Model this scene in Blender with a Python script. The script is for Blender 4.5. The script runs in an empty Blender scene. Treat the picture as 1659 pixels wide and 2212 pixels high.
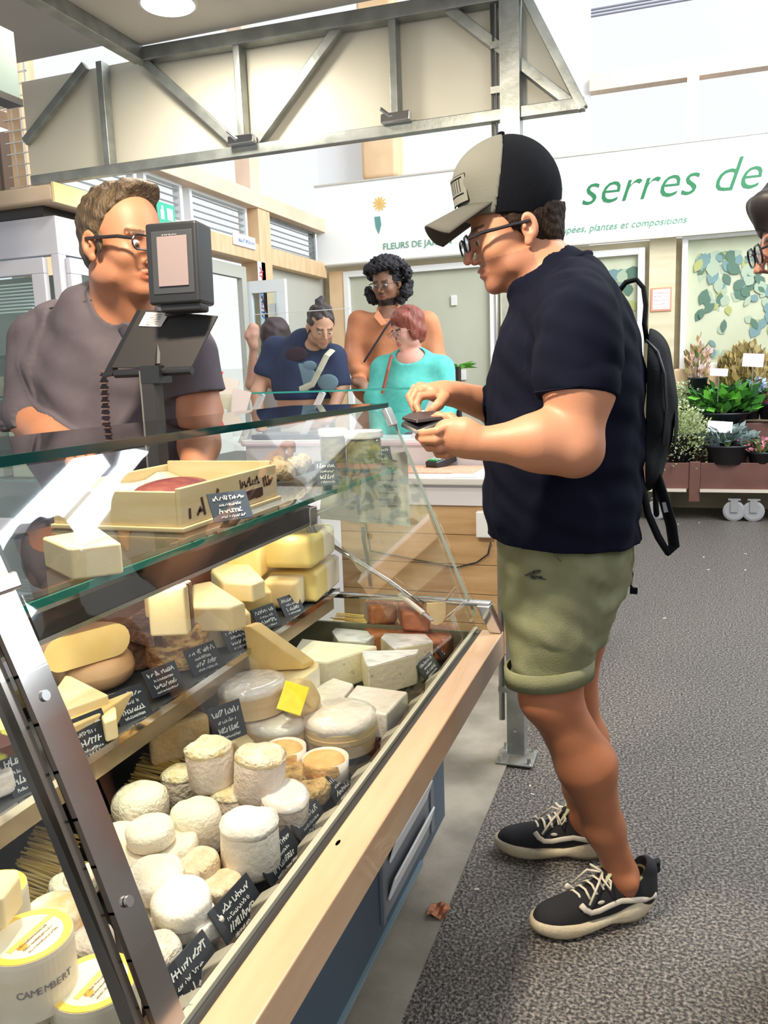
import bpy, bmesh, math, random
import numpy as np
from mathutils import Vector, Matrix, noise as mnoise
scene = bpy.context.scene
COL = scene.collection
PI = math.pi
# ---------------------------------------------------------------- camera (fitted to a 1659x2212 frame)
F, CX, CY, H = 1762.0, 829.5, 1106.0, 1.37
_y = Vector((1455 - CX, -(785 - CY), -F)).normalized()
_x = -Vector((-4200 - CX, -(990 - CY), -F)).normalized()
_x = (_x - _y * _x.dot(_y)).normalized()
_z = _x.cross(_y)
RM = Matrix((_x, _y, _z))                      # camera space -> world space
EYE = Vector((0, 0, H))
cam = bpy.data.cameras.new('camera'); camo = bpy.data.objects.new('camera', cam); COL.objects.link(camo)
camo.matrix_world = Matrix.Translation(EYE) @ RM.to_4x4()
cam.sensor_fit = 'VERTICAL'; cam.sensor_height = 36.0; cam.lens = F / 2212 * 36.0; cam.clip_start = 0.02
scene.camera = camo
# ---------------------------------------------------------------- world
w = bpy.data.worlds.new('world'); scene.world = w; w.use_nodes = True
bgn = w.node_tree.nodes['Background']; bgn.inputs[0].default_value = (0.93, 0.965, 1.0, 1); bgn.inputs[1].default_value = 0.80
# ---------------------------------------------------------------- lights
def area(name, loc, target, size, power, color=(1, 1, 1), sy=None):
    l = bpy.data.lights.new(name, 'AREA'); l.energy = power; l.color = color; l.size = size
    if sy: l.shape = 'RECTANGLE'; l.size_y = sy
    o = bpy.data.objects.new(name, l); COL.objects.link(o); o.location = loc
    o.rotation_euler = (Vector(target) - Vector(loc)).to_track_quat('-Z', 'Y').to_euler(); return o
area('daylight_hall', (2.5, 5.0, 4.6), (-0.8, 7.0, 1.0), 4.0, 420, (0.97, 0.985, 1.0))
area('daylight_aisle', (2.6, -0.6, 3.2), (-0.4, 2.0, 0.8), 1.6, 26, (1.0, 0.98, 0.95))
area('stall_lamp_light', (-1.45, 2.30, 2.50), (-1.45, 2.30, 0), 0.16, 12, (1.0, 0.92, 0.78))
area('cheese_fill_light', (-0.80, 1.0, 2.50), (-0.75, 1.0, 0.8), 0.16, 60, (1.0, 0.86, 0.66))  # added warm fill that brightens the cheeses, not a fitting of the stall
scene.view_settings.view_transform = 'Standard'; scene.view_settings.look = 'None'
scene.view_settings.exposure = 0.40; scene.view_settings.gamma = 1.0; scene.view_settings.use_curve_mapping = False
try:
    scene.cycles.use_denoising = True; scene.cycles.max_bounces = 8; scene.cycles.transparent_max_bounces = 24
    scene.cycles.caustics_reflective = False; scene.cycles.caustics_refractive = False
except Exception: pass

# ---------------------------------------------------------------- measuring helpers: sight line -> real point on a plane
def ray(px, py): return (RM @ Vector((px - CX, -(py - CY), -F))).normalized()
def Kz(px, py, z): d = ray(px, py); return EYE + d * ((z - H) / d.z)
def Ky(px, py, y): d = ray(px, py); return EYE + d * (y / d.y)
def Kx(px, py, x): d = ray(px, py); return EYE + d * (x / d.x)
FW = RM @ Vector((0, 0, -1))
def mpp(p): return (Vector(p) - EYE).dot(FW) / F     # metres per pixel at a point

# ---------------------------------------------------------------- materials
MATS = {}
def mat(name, col, rough=0.5, metal=0.0, col2=None, scale=20, bump=0.0, bscale=60, sss=0.0, spec=0.5, emit=None, es=1.0,
        stretch=None, attr=None, coat=0.0, detail=4, ramp=(0.35, 0.65), trans=0.0):
    if name in MATS: return MATS[name]
    m = bpy.data.materials.new(name); m.use_nodes = True; nt = m.node_tree; N = nt.nodes; L = nt.links
    b = N['Principled BSDF']; b.inputs['Roughness'].default_value = rough; b.inputs['Metallic'].default_value = metal
    b.inputs['Specular IOR Level'].default_value = spec
    b.inputs['Base Color'].default_value = (*col, 1)
    if coat: b.inputs['Coat Weight'].default_value = coat
    if trans: b.inputs['Transmission Weight'].default_value = trans
    if sss:
        b.inputs['Subsurface Weight'].default_value = sss; b.inputs['Subsurface Radius'].default_value = (0.02, 0.01, 0.006)
        b.inputs['Subsurface Scale'].default_value = 0.5
    tc = N.new('ShaderNodeTexCoord'); mp = N.new('ShaderNodeMapping'); L.new(tc.outputs['Object'], mp.inputs[0])
    if stretch: mp.inputs['Scale'].default_value = stretch
    src = None
    if attr:
        a = N.new('ShaderNodeAttribute'); a.attribute_name = attr; src = a.outputs['Color']
        if col2 is None: L.new(src, b.inputs['Base Color'])
    if col2 is not None:
        n = N.new('ShaderNodeTexNoise'); n.inputs['Scale'].default_value = scale; n.inputs['Detail'].default_value = detail
        L.new(mp.outputs[0], n.inputs['Vector'])
        r = N.new('ShaderNodeValToRGB'); r.color_ramp.elements[0].position = ramp[0]; r.color_ramp.elements[1].position = ramp[1]
        r.color_ramp.elements[0].color = (*col, 1); r.color_ramp.elements[1].color = (*col2, 1)
        L.new(n.outputs['Fac'], r.inputs[0]); L.new(r.outputs[0], b.inputs['Base Color'])
    if bump:
        n2 = N.new('ShaderNodeTexNoise'); n2.inputs['Scale'].default_value = bscale; n2.inputs['Detail'].default_value = 3
        L.new(mp.outputs[0], n2.inputs['Vector'])
        bp = N.new('ShaderNodeBump'); bp.inputs['Strength'].default_value = bump; bp.inputs['Distance'].default_value = 0.01
        L.new(n2.outputs['Fac'], bp.inputs['Height']); L.new(bp.outputs[0], b.inputs['Normal'])
    if emit:
        b.inputs['Emission Color'].default_value = (*emit, 1); b.inputs['Emission Strength'].default_value = es
    MATS[name] = m; return m
def glass(name, tint=(1, 1, 1), refl=1.0, clear=1.0, rough=0.02):
    if name in MATS: return MATS[name]
    m = bpy.data.materials.new(name); m.use_nodes = True; nt = m.node_tree; N = nt.nodes; L = nt.links
    N.remove(N['Principled BSDF']); out = N['Material Output']
    t = N.new('ShaderNodeBsdfTransparent'); t.inputs[0].default_value = (*tint, 1)
    g = N.new('ShaderNodeBsdfGlossy'); g.inputs['Roughness'].default_value = rough
    fr = N.new('ShaderNodeFresnel'); fr.inputs[0].default_value = 1.45
    mu = N.new('ShaderNodeMath'); mu.operation = 'MULTIPLY'; mu.inputs[1].default_value = refl
    geo = N.new('ShaderNodeNewGeometry'); bf = N.new('ShaderNodeMath'); bf.operation = 'SUBTRACT'; bf.inputs[0].default_value = 1.0
    L.new(geo.outputs['Backfacing'], bf.inputs[1]); mu2 = N.new('ShaderNodeMath'); mu2.operation = 'MULTIPLY'
    L.new(fr.outputs[0], mu.inputs[0]); L.new(mu.outputs[0], mu2.inputs[0]); L.new(bf.outputs[0], mu2.inputs[1])
    mx = N.new('ShaderNodeMixShader'); L.new(mu2.outputs[0], mx.inputs[0]); L.new(t.outputs[0], mx.inputs[1]); L.new(g.outputs[0], mx.inputs[2])
    L.new(mx.outputs[0], out.inputs[0]); MATS[name] = m; return m

# ---------------------------------------------------------------- mesh builder
class MB:
    def __init__(s): s.v = []; s.f = []
    def add(s, vs, fs):
        o = len(s.v); s.v += [tuple(v) for v in vs]; s.f += [tuple(i + o for i in f) for f in fs]; return s
    def box(s, c, size, rot=None):
        hx, hy, hz = size[0] / 2, size[1] / 2, size[2] / 2; c = Vector(c)
        vs = [Vector((x, y, z)) for x in (-hx, hx) for y in (-hy, hy) for z in (-hz, hz)]
        if rot is not None: vs = [rot @ v for v in vs]
        return s.add([v + c for v in vs], [(0, 1, 3, 2), (4, 6, 7, 5), (0, 4, 5, 1), (2, 3, 7, 6), (0, 2, 6, 4), (1, 5, 7, 3)])
    def bb(s, x0, x1, y0, y1, z0, z1):
        e = .0004 * ((len(s.v) // 8) % 6); x0, x1 = min(x0, x1) - e, max(x0, x1) + e; y0, y1 = min(y0, y1) - e, max(y0, y1) + e; z1 = max(z0, z1) + e; return s.box(((x0 + x1) / 2, (y0 + y1) / 2, (z0 + z1) / 2), (abs(x1 - x0), abs(y1 - y0), abs(z1 - z0)))
    def bar(s, a, b, wd, ht, up=(0, 0, 1)):
        a, b = Vector(a), Vector(b); d = b - a; l = d.length; d.normalize(); u = Vector(up); sd = d.cross(u)
        if sd.length < 1e-4: sd = d.cross(Vector((0, 1, 0)))
        sd.normalize(); u = sd.cross(d).normalized()
        return s.box((a + b) / 2, (l, wd, ht), Matrix((d, sd, u)).transposed())
    def tube(s, pts, r, n=10, closed=False, flat=None):
        pts = [Vector(p) for p in pts]; m = len(pts); rs = r if isinstance(r, (list, tuple)) else [r] * m
        rings = []; prev = None
        for i, p in enumerate(pts):
            if closed: t = pts[(i + 1) % m] - pts[i - 1]
            else: t = pts[min(i + 1, m - 1)] - pts[max(i - 1, 0)]
            t.normalize()
            if prev is None:
                a = Vector((0, 0, 1)) if abs(t.z) < 0.9 else Vector((1, 0, 0))
                if flat: a = Vector(flat[0])
                u = (a - t * a.dot(t)).normalized()
            else: u = (prev - t * prev.dot(t)).normalized()
            prev = u; vv = t.cross(u)
            fu = flat[1] if flat else 1.0
            rings.append([p + (u * math.cos(2 * PI * k / n) * fu + vv * math.sin(2 * PI * k / n)) * rs[i] for k in range(n)])
        vs = [v for ring in rings for v in ring]; fs = []
        for i in range(m if closed else m - 1):
            j = (i + 1) % m
            for k in range(n):
                k2 = (k + 1) % n; fs.append((i * n + k, i * n + k2, j * n + k2, j * n + k))
        if not closed: fs.append(tuple(range(n))[::-1]); fs.append(tuple((m - 1) * n + k for k in range(n)))
        return s.add(vs, fs)
    def lathe(s, c, prof, n=32, rot=None, noise=0.0, seed=0, nsc=3.0, ell=(1, 1)):
        c = Vector(c); vs = []; fs = []
        for (r, z) in prof:
            for k in range(n):
                a = 2 * PI * k / n; v = Vector((r * math.cos(a) * ell[0], r * math.sin(a) * ell[1], z))
                if noise:
                    q = mnoise.noise(Vector((math.cos(a) * nsc * .5, math.sin(a) * nsc * .5, z * nsc * 8)) + Vector((seed * 3.1, seed * 1.7, 0)) + v * nsc * 5)
                    v = v * (1 + noise * q); v.z += noise * 0.25 * max(x[0] for x in prof) * mnoise.noise(v * 40 + Vector((seed, 5, 5)))
                if rot is not None: v = rot @ v
                vs.append(v + c)
        m = len(prof)
        for i in range(m - 1):
            for k in range(n):
                k2 = (k + 1) % n; fs.append((i * n + k, i * n + k2, (i + 1) * n + k2, (i + 1) * n + k))
        if prof[0][0] > 1e-6: fs.append(tuple(range(n))[::-1])
        if prof[-1][0] > 1e-6: fs.append(tuple((m - 1) * n + k for k in range(n)))
        return s.add(vs, fs)
    def prism(s, poly, d):
        n = len(poly); d = Vector(d); vs = [Vector(p) for p in poly] + [Vector(p) + d for p in poly]
        nrm = Vector((0, 0, 0))
        for i in range(n): nrm += Vector(poly[i]).cross(Vector(poly[(i + 1) % n]))
        fs = [tuple(range(n))[::-1], tuple(range(n, 2 * n))] + [(i, (i + 1) % n, n + (i + 1) % n, n + i) for i in range(n)]
        if nrm.dot(d) < 0: fs = [f[::-1] for f in fs]
        return s.add(vs, fs)
    def sphere(s, c, r, n=12, m=8, rot=None):
        r = r if isinstance(r, (tuple, list, Vector)) else (r, r, r); prof = []
        vs = []; fs = []; c = Vector(c)
        for i in range(m + 1):
            t = PI * i / m
            for k in range(n):
                a = 2 * PI * k / n; v = Vector((r[0] * math.sin(t) * math.cos(a), r[1] * math.sin(t) * math.sin(a), -r[2] * math.cos(t)))
                if rot is not None: v = rot @ v
                vs.append(v + c)
        for i in range(m):
            for k in range(n):
                k2 = (k + 1) % n; fs.append((i * n + k, i * n + k2, (i + 1) * n + k2, (i + 1) * n + k))
        return s.add(vs, fs)
    def sheet(s, grid, thick=None):
        R_, C_ = len(grid), len(grid[0]); vs = [Vector(p) for row in grid for p in row]
        fs = [(i * C_ + j, i * C_ + j + 1, (i + 1) * C_ + j + 1, (i + 1) * C_ + j) for i in range(R_ - 1) for j in range(C_ - 1)]
        return s.add(vs, fs)
ORG = {}
def link_mesh(name, mb, m, parent=None, smooth=False, bevel=0.0, solid=0.0, sub=0, seg=2):
    vs = mb.v
    if parent is None:
        if len(vs):
            a = np.array(vs); org = Vector(((a[:, 0].min() + a[:, 0].max()) / 2, (a[:, 1].min() + a[:, 1].max()) / 2, a[:, 2].min()))
        else: org = Vector((0, 0, 0))
    else: org = ORG[parent.name]
    me = bpy.data.meshes.new(name); me.from_pydata([(v[0] - org.x, v[1] - org.y, v[2] - org.z) for v in vs], [], mb.f); me.update()
    if m: me.materials.append(m)
    o = bpy.data.objects.new(name, me); COL.objects.link(o)
    if parent is None: o.location = org
    else: o.parent = parent
    ORG[o.name] = org
    if name in ('print', 'burnt_mark', 'sticker_print', 'display_print', 'lid_print', 'placket_stitching', 'embroidery', 'patch_print', 'wire_mesh', 'shirt_print'): o['kind'] = 'stuff'
    if smooth:
        me.polygons.foreach_set('use_smooth', [True] * len(me.polygons))
    if solid: md = o.modifiers.new('solid', 'SOLIDIFY'); md.thickness = solid; md.offset = 0
    if bevel:
        md = o.modifiers.new('bevel', 'BEVEL'); md.width = bevel; md.segments = seg; md.limit_method = 'ANGLE'; md.angle_limit = math.radians(40)
        me.polygons.foreach_set('use_smooth', [True] * len(me.polygons))
        md2 = o.modifiers.new('wn', 'WEIGHTED_NORMAL'); md2.keep_sharp = True
    if sub: md = o.modifiers.new('sub', 'SUBSURF'); md.levels = sub; md.render_levels = sub
    return o
def tag(o, label, cat, group=None, kind=None):
    if label: o['label'] = label
    if cat: o['category'] = cat
    if group: o['group'] = group
    if kind: o['kind'] = kind
    return o
def thing(name, loc, label, cat, group=None):
    o = bpy.data.objects.new(name, None); COL.objects.link(o); o.location = Vector(loc); o.empty_display_size = 0.05
    ORG[o.name] = Vector(loc); return tag(o, label, cat, group)
def struct(name, mb, m, **k):
    o = link_mesh(name, mb, m, None, **k); o['kind'] = 'structure'; return o
def text_obj(name, s, p0, xdir, updir, size, m, parent, shear=0.0, ext=0.002, bold=0.0, align='LEFT'):
    cu = bpy.data.curves.new(name, 'FONT'); cu.body = s; cu.size = size; cu.shear = shear; cu.extrude = ext; cu.offset = bold; cu.align_x = align
    cu.resolution_u = 3
    t = bpy.data.objects.new(name + '_src', cu); COL.objects.link(t)
    dg = bpy.context.evaluated_depsgraph_get(); me = bpy.data.meshes.new_from_object(t.evaluated_get(dg)); bpy.data.objects.remove(t)
    x = Vector(xdir).normalized(); u = Vector(updir); u = (u - x * u.dot(x)).normalized(); n = x.cross(u); M = Matrix((x, u, n)).transposed()
    org = ORG[parent.name]
    for v in me.vertices: v.co = M @ v.co + Vector(p0) - org
    me.materials.clear(); me.materials.append(m)
    o = bpy.data.objects.new(name, me); COL.objects.link(o); o.parent = parent; ORG[o.name] = org
    if len(s) > 1: o['kind'] = 'stuff'
    return o
def scribble(mb, c, xd, ud, w, h, rnd, th=0.0006):
    """one line of hand writing: a row of short strokes"""
    c = Vector(c); xd = Vector(xd).normalized(); ud = Vector(ud).normalized(); n = xd.cross(ud).normalized()
    x = -w / 2; up = False; M = Matrix((xd, ud, n)).transposed()
    while x < w / 2:
        st = h * rnd.uniform(0.3, 0.55); a = rnd.uniform(-0.5, 0.9)
        d = (xd * math.sin(a) + ud * math.cos(a)); L_ = h * rnd.uniform(0.45, 1.0)
        p = c + xd * x + ud * (L_ - h) * 0.4
        q = Matrix((d, n.cross(d), n)).transposed()
        mb.box(p + n * th, (L_, h * 0.16, th), q)
        if rnd.random() < 0.6: mb.box(p + xd * st * 0.4 + ud * L_ * rnd.choice((-.35, .35, 0)) + n * th, (st, h * 0.15, th), M)
        x += st
        if rnd.random() < 0.12: x += st
# ---------------------------------------------------------------- organic modelling: blended distance field -> one closed surface
class Vol:
    def __init__(s, lo, hi, res):
        s.lo = np.array(lo, float); s.res = res; s.n = np.ceil((np.array(hi) - s.lo) / res).astype(int) + 1
        s.d = np.full(s.n, 0.2, np.float32)
    def sub(s, lo, hi):
        a = np.clip(np.floor((np.array(lo) - s.lo) / s.res).astype(int), 0, s.n); b = np.clip(np.ceil((np.array(hi) - s.lo) / s.res).astype(int) + 1, 0, s.n)
        if (b <= a).any(): return None
        ax = [(s.lo[i] + np.arange(a[i], b[i]) * s.res).astype(np.float32) for i in range(3)]
        X, Y, Z = np.meshgrid(*ax, indexing='ij', sparse=True)
        return (slice(a[0], b[0]), slice(a[1], b[1]), slice(a[2], b[2])), X, Y, Z
    def _mix(s, sl, d, k, op):
        cur = s.d[sl]
        if op == 'add':
            if k > 0: h = np.clip(.5 + .5 * (cur - d) / k, 0, 1); s.d[sl] = cur * (1 - h) + d * h - k * h * (1 - h)
            else: s.d[sl] = np.minimum(cur, d)
        else:
            d = -d
            if k > 0: h = np.clip(.5 - .5 * (cur - d) / k, 0, 1); s.d[sl] = cur * (1 - h) + d * h + k * h * (1 - h)
            else: s.d[sl] = np.maximum(cur, d)
    def cone(s, a, b, ra, rb, k=.01, op='add', flat=None):
        """tapered limb from a to b; flat=(direction, factor<1) squeezes the section along a direction"""
        a, b = np.array(a, float), np.array(b, float); R = max(ra, rb) + k + 2 * s.res
        r = s.sub(np.minimum(a, b) - R, np.maximum(a, b) + R)
        if r is None: return s
        sl, X, Y, Z = r; ab = b - a; L2 = max(ab @ ab, 1e-9)
        px, py, pz = X - a[0], Y - a[1], Z - a[2]
        t = np.clip((px * ab[0] + py * ab[1] + pz * ab[2]) / L2, 0, 1); qx, qy, qz = px - t * ab[0], py - t * ab[1], pz - t * ab[2]
        rr = ra + (rb - ra) * t
        if flat is not None:
            f = np.array(flat[0], float); f /= np.linalg.norm(f); c = qx * f[0] + qy * f[1] + qz * f[2]; m = (1 / flat[1] ** 2 - 1)
            d0 = np.sqrt(qx * qx + qy * qy + qz * qz + c * c * m) ; true = np.sqrt(qx * qx + qy * qy + qz * qz) + 1e-6
            d = (d0 - rr) * np.clip(true / np.maximum(d0, 1e-6), flat[1], 1)
        else: d = np.sqrt(qx * qx + qy * qy + qz * qz) - rr
        s._mix(sl, d.astype(np.float32), k, op); return s
    def chain(s, pts, rs, k=.01, flat=None, op='add'):
        for i in range(len(pts) - 1): s.cone(pts[i], pts[i + 1], rs[i], rs[i + 1], k, op, flat)
        return s
    def ell(s, c, r, k=.01, rot=None, op='add'):
        c = np.array(c, float); r = np.array(r, float); R = r.max() + k + 2 * s.res; q = s.sub(c - R, c + R)
        if q is None: return s
        sl, X, Y, Z = q; px, py, pz = X - c[0], Y - c[1], Z - c[2]
        if rot is not None:
            m = np.array(rot)  # columns = local axes
            lx, ly, lz = (px * m[0, i] + py * m[1, i] + pz * m[2, i] for i in range(3))
        else: lx, ly, lz = px, py, pz
        k0 = np.sqrt((lx / r[0]) ** 2 + (ly / r[1]) ** 2 + (lz / r[2]) ** 2); k1 = np.sqrt((lx / r[0] ** 2) ** 2 + (ly / r[1] ** 2) ** 2 + (lz / r[2] ** 2) ** 2)
        d = k0 * (k0 - 1) / np.maximum(k1, 1e-6); s._mix(sl, d.astype(np.float32), k, op); return s
    def plane(s, p, n, k=0.0):
        """cut everything on the side n points to"""
        sl, X, Y, Z = s.sub(s.lo, s.lo + s.n * s.res); n = np.array(n, float); n /= np.linalg.norm(n)
        d = (X - p[0]) * n[0] + (Y - p[1]) * n[1] + (Z - p[2]) * n[2]
        if k: h = np.clip(.5 + .5 * (s.d - d) / -k * -1, 0, 1)
        s.d = np.maximum(s.d, d.astype(np.float32)); return s
    def disp(s, fn):
        sl, X, Y, Z = s.sub(s.lo, s.lo + s.n * s.res); m = np.abs(s.d) < .05
        s.d = s.d + np.where(m, fn(X, Y, Z), 0).astype(np.float32); return s
    def sample(s, X, Y, Z):
        """this field read at another grid's axes (all axis aligned)"""
        def w(A, i):
            u = np.clip((A.ravel() - s.lo[i]) / s.res, 0, s.n[i] - 1.001); k = u.astype(int); return k, (u - k).astype(np.float32)
        (i, a), (j, b), (k, c) = w(X, 0), w(Y, 1), w(Z, 2); D = s.d
        D = D[i] * (1 - a)[:, None, None] + D[i + 1] * a[:, None, None]
        D = D[:, j] * (1 - b)[None, :, None] + D[:, j + 1] * b[None, :, None]
        return D[:, :, k] * (1 - c)[None, None] + D[:, :, k + 1] * c[None, None]
    def cover(s, body, t=.006, reach=.03, lo=None, hi=None):
        """cloth never lies under the skin: grow over the body wherever the cloth already is"""
        r = s.sub(lo if lo is not None else s.lo, hi if hi is not None else s.lo + s.n * s.res); sl, X, Y, Z = r; B = body.sample(X, Y, Z) - t
        cur = s.d[sl]; s.d[sl] = np.where(cur < reach, np.minimum(cur, B), cur); return s
    def fill(s, cloth, t=.008):
        lo = np.maximum(s.lo, cloth.lo); hi = np.minimum(s.lo + s.n * s.res, cloth.lo + cloth.n * cloth.res)
        sl, X, Y, Z = s.sub(lo, hi); s.d[sl] = np.minimum(s.d[sl], cloth.sample(X, Y, Z) + t); return s
    def mesh(s):
        D = s.d; D[0] = D[-1] = .1; D[:, 0] = D[:, -1] = .1; D[:, :, 0] = D[:, :, -1] = .1
        I = D < 0; n = D.shape; c = np.zeros((n[0] - 1, n[1] - 1, n[2] - 1), np.int8)
        for dx in (0, 1):
            for dy in (0, 1):
                for dz in (0, 1): c += I[dx:n[0] - 1 + dx, dy:n[1] - 1 + dy, dz:n[2] - 1 + dz]
        act = np.argwhere((c > 0) & (c < 8)); m = [n[0] - 1, n[1] - 1, n[2] - 1]
        key = (act[:, 0] * m[1] + act[:, 1]) * m[2] + act[:, 2]
        acc = np.zeros((len(act), 3)); cnt = np.zeros(len(act))
        cor = [(x, y, z) for x in (0, 1) for y in (0, 1) for z in (0, 1)]
        V = {q: D[act[:, 0] + q[0], act[:, 1] + q[1], act[:, 2] + q[2]].astype(float) for q in cor}
        for a in cor:
            for ax in range(3):
                if a[ax] == 0:
                    b = list(a); b[ax] = 1; b = tuple(b); va, vb = V[a], V[b]; mk = (va < 0) != (vb < 0)
                    t = np.where(mk, va / np.where(mk, va - vb, 1), 0)
                    P = np.array(a, float)[None] + t[:, None] * (np.array(b) - np.array(a))[None]
                    acc += np.where(mk[:, None], P, 0); cnt += mk
        vs = s.lo + (act + acc / np.maximum(cnt, 1)[:, None]) * s.res
        faces = []
        for ax in range(3):
            o1, o2 = [(1, 2), (2, 0), (0, 1)][ax]
            A = I.take(range(n[ax] - 1), ax); B = I.take(range(1, n[ax]), ax); e = np.argwhere(A != B)
            ok = (e[:, o1] > 0) & (e[:, o2] > 0) & (e[:, o1] < m[o1]) & (e[:, o2] < m[o2]); e = e[ok]
            ins = I[e[:, 0], e[:, 1], e[:, 2]]
            q = []
            for (u, v) in ((0, 0), (-1, 0), (-1, -1), (0, -1)):
                g = e.copy(); g[:, o1] += u; g[:, o2] += v; q.append(np.searchsorted(key, (g[:, 0] * m[1] + g[:, 1]) * m[2] + g[:, 2]))
            q = np.stack(q, 1); q = np.where(ins[:, None], q, q[:, ::-1]); faces.append(q)
        return vs, np.concatenate(faces)
def vol_obj(name, vol, m, parent, paint=None, mats=None, matfn=None, smooth_it=0):
    vs, fs = vol.mesh(); org = ORG[parent.name] if parent else Vector(vs.mean(0))
    me = bpy.data.meshes.new(name); me.vertices.add(len(vs)); me.vertices.foreach_set('co', (vs - np.array(org)).astype(np.float32).ravel())
    me.loops.add(len(fs) * 4); me.loops.foreach_set('vertex_index', fs.astype(np.int32).ravel())
    me.polygons.add(len(fs)); me.polygons.foreach_set('loop_start', np.arange(0, len(fs) * 4, 4, dtype=np.int32))
    try: me.polygons.foreach_set('loop_total', np.full(len(fs), 4, np.int32))
    except Exception: pass
    me.update(calc_edges=True); me.validate()
    for q in ([m] if not mats else mats): me.materials.append(q)
    me.polygons.foreach_set('use_smooth', [True] * len(me.polygons))
    if paint is not None:
        ca = me.color_attributes.new('Col', 'FLOAT_COLOR', 'POINT'); C_ = np.ones((len(vs), 4), np.float32); C_[:, :3] = paint(vs); ca.data.foreach_set('color', C_.ravel())
    if matfn is not None:
        cen = vs[fs].mean(1); me.polygons.foreach_set('material_index', matfn(cen).astype(np.int32))
    o = bpy.data.objects.new(name, me); COL.objects.link(o); ORG[o.name] = org
    if parent: o.parent = parent
    else: o.location = org
    if smooth_it: md = o.modifiers.new('s', 'SMOOTH'); md.iterations = smooth_it; md.factor = .5
    return o
def wob(X, Y, Z, f, s=0):
    return (np.sin(X * f + 1.3 * np.sin(Y * f * .7 + s) + s) * np.sin(Y * f * .9 + 1.1 * np.sin(Z * f * .6 + 2 * s)) + .6 * np.sin(Z * f * 1.3 + X * f * .8 + 1.7 * np.sin(Y * f * .5) + s * 3))
def fmat(*ax): return Matrix([Vector(a).normalized() for a in ax]).transposed()
def frame(fwd, up=(0, 0, 1)):
    """columns: forward, left, up"""
    f = Vector(fwd).normalized(); l = Vector(up).cross(f).normalized(); u = f.cross(l); return Matrix((f, l, u)).transposed()
def skinmat(name, base, rough=.5):
    return mat(name, base, rough, attr='Col', bump=.06, bscale=300, sss=.12, spec=.4)
def head(v, c, M, S, k=.012, nose=1.0, jaw=1.0, earL=True, earR=True, fat=1.0):
    """adult head in frame M (fwd,left,up) around skull centre c, S = head height / 0.235"""
    c = Vector(c)
    def P(f, l, u): return c + M @ Vector((f, l, u)) * S
    def R(*r): return [x * S for x in r]
    E_ = lambda f, l, u, r, kk=k, rot=M, op='add': v.ell(P(f, l, u), R(*r), kk * S, rot, op)
    E_(-.012, 0, .035, (.098, .077, .088)); E_(.030, 0, -.005, (.062, .066 * fat, .080)); E_(.040, 0, -.060, (.046, .050 * fat * jaw, .048), .02)
    E_(.070, 0, -.095, (.020, .024 * jaw, .020), .02)                   # chin
    for s_ in (1, -1):
        E_(.058, s_ * .040 * fat, -.028, (.026, .022, .022), .02)        # cheeks
        E_(.010, s_ * .052 * fat * jaw, -.070, (.036, .014, .022), .022)  # jaw angle
        E_(.083, s_ * .031, .017, (.013, .021, .008), .012)             # brow
        E_(.094, s_ * .032, -.003, (.014, .016, .012), .008, op='cut')  # sockets
        E_(.078, s_ * .031, -.003, (.0125, .0130, .0125), .004)            # eyeball
        E_(.097, s_ * .011, -.038, (.009, .007, .006), .008)           # nostril
        v.cone(P(.083, s_ * .016, -.0655), P(.077, s_ * .026, -.067), .004 * S, .003 * S, .006 * S)
    v.chain([P(.090, 0, .014), P(.102, 0, -.010), P(.114, 0, -.031)], [.0075 * S, .0085 * S, .0095 * S * nose], .008 * S)
    E_(.089, 0, -.059, (.010, .021, .0055), .008); E_(.087, 0, -.071, (.009, .019, .0065), .008); E_(.101, 0, -.0650, (.010, .022, .0014), .003, op='cut')
    for s_, on in ((1, earL), (-1, earR)):
        if on:
            Me = M @ Matrix.Rotation(s_ * -.35, 3, 'Z'); v.ell(P(-.012, s_ * .080, -.006), R(.018, .008, .029), .006 * S, Me)
            v.ell(P(-.008, s_ * .088, -.002), R(.011, .009, .018), .003 * S, Me, 'cut'); v.ell(P(-.002, s_ * .083, -.004), R(.005, .005, .007), .003 * S, Me); v.ell(P(-.004, s_ * .078, -.034), R(.009, .006, .010), .005 * S, Me)
    return P
def hand(v, wrist, palm, knuck, fingers, thumb, rp, rf, flat_dir, fl=.5):
    """palm + five unequal fingers given as joint points"""
    v.chain([wrist, palm], [rp * .62, rp * .85], rp * .5, (flat_dir, .72)); v.cone(palm, knuck, rp * .95, rp * .8, rp * .4, flat=(flat_dir, fl))
    for i, (f, sc) in enumerate(zip(fingers, (1.0, 1.04, .98, .84))): v.chain(f, [rf * 1.12 * sc, rf * sc, rf * .9 * sc, rf * .74 * sc][:len(f)], rf * .35)
    v.chain(thumb, [rf * 1.5, rf * 1.2, rf * 1.08, rf * .85][:len(thumb)], rf * .7)
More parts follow.
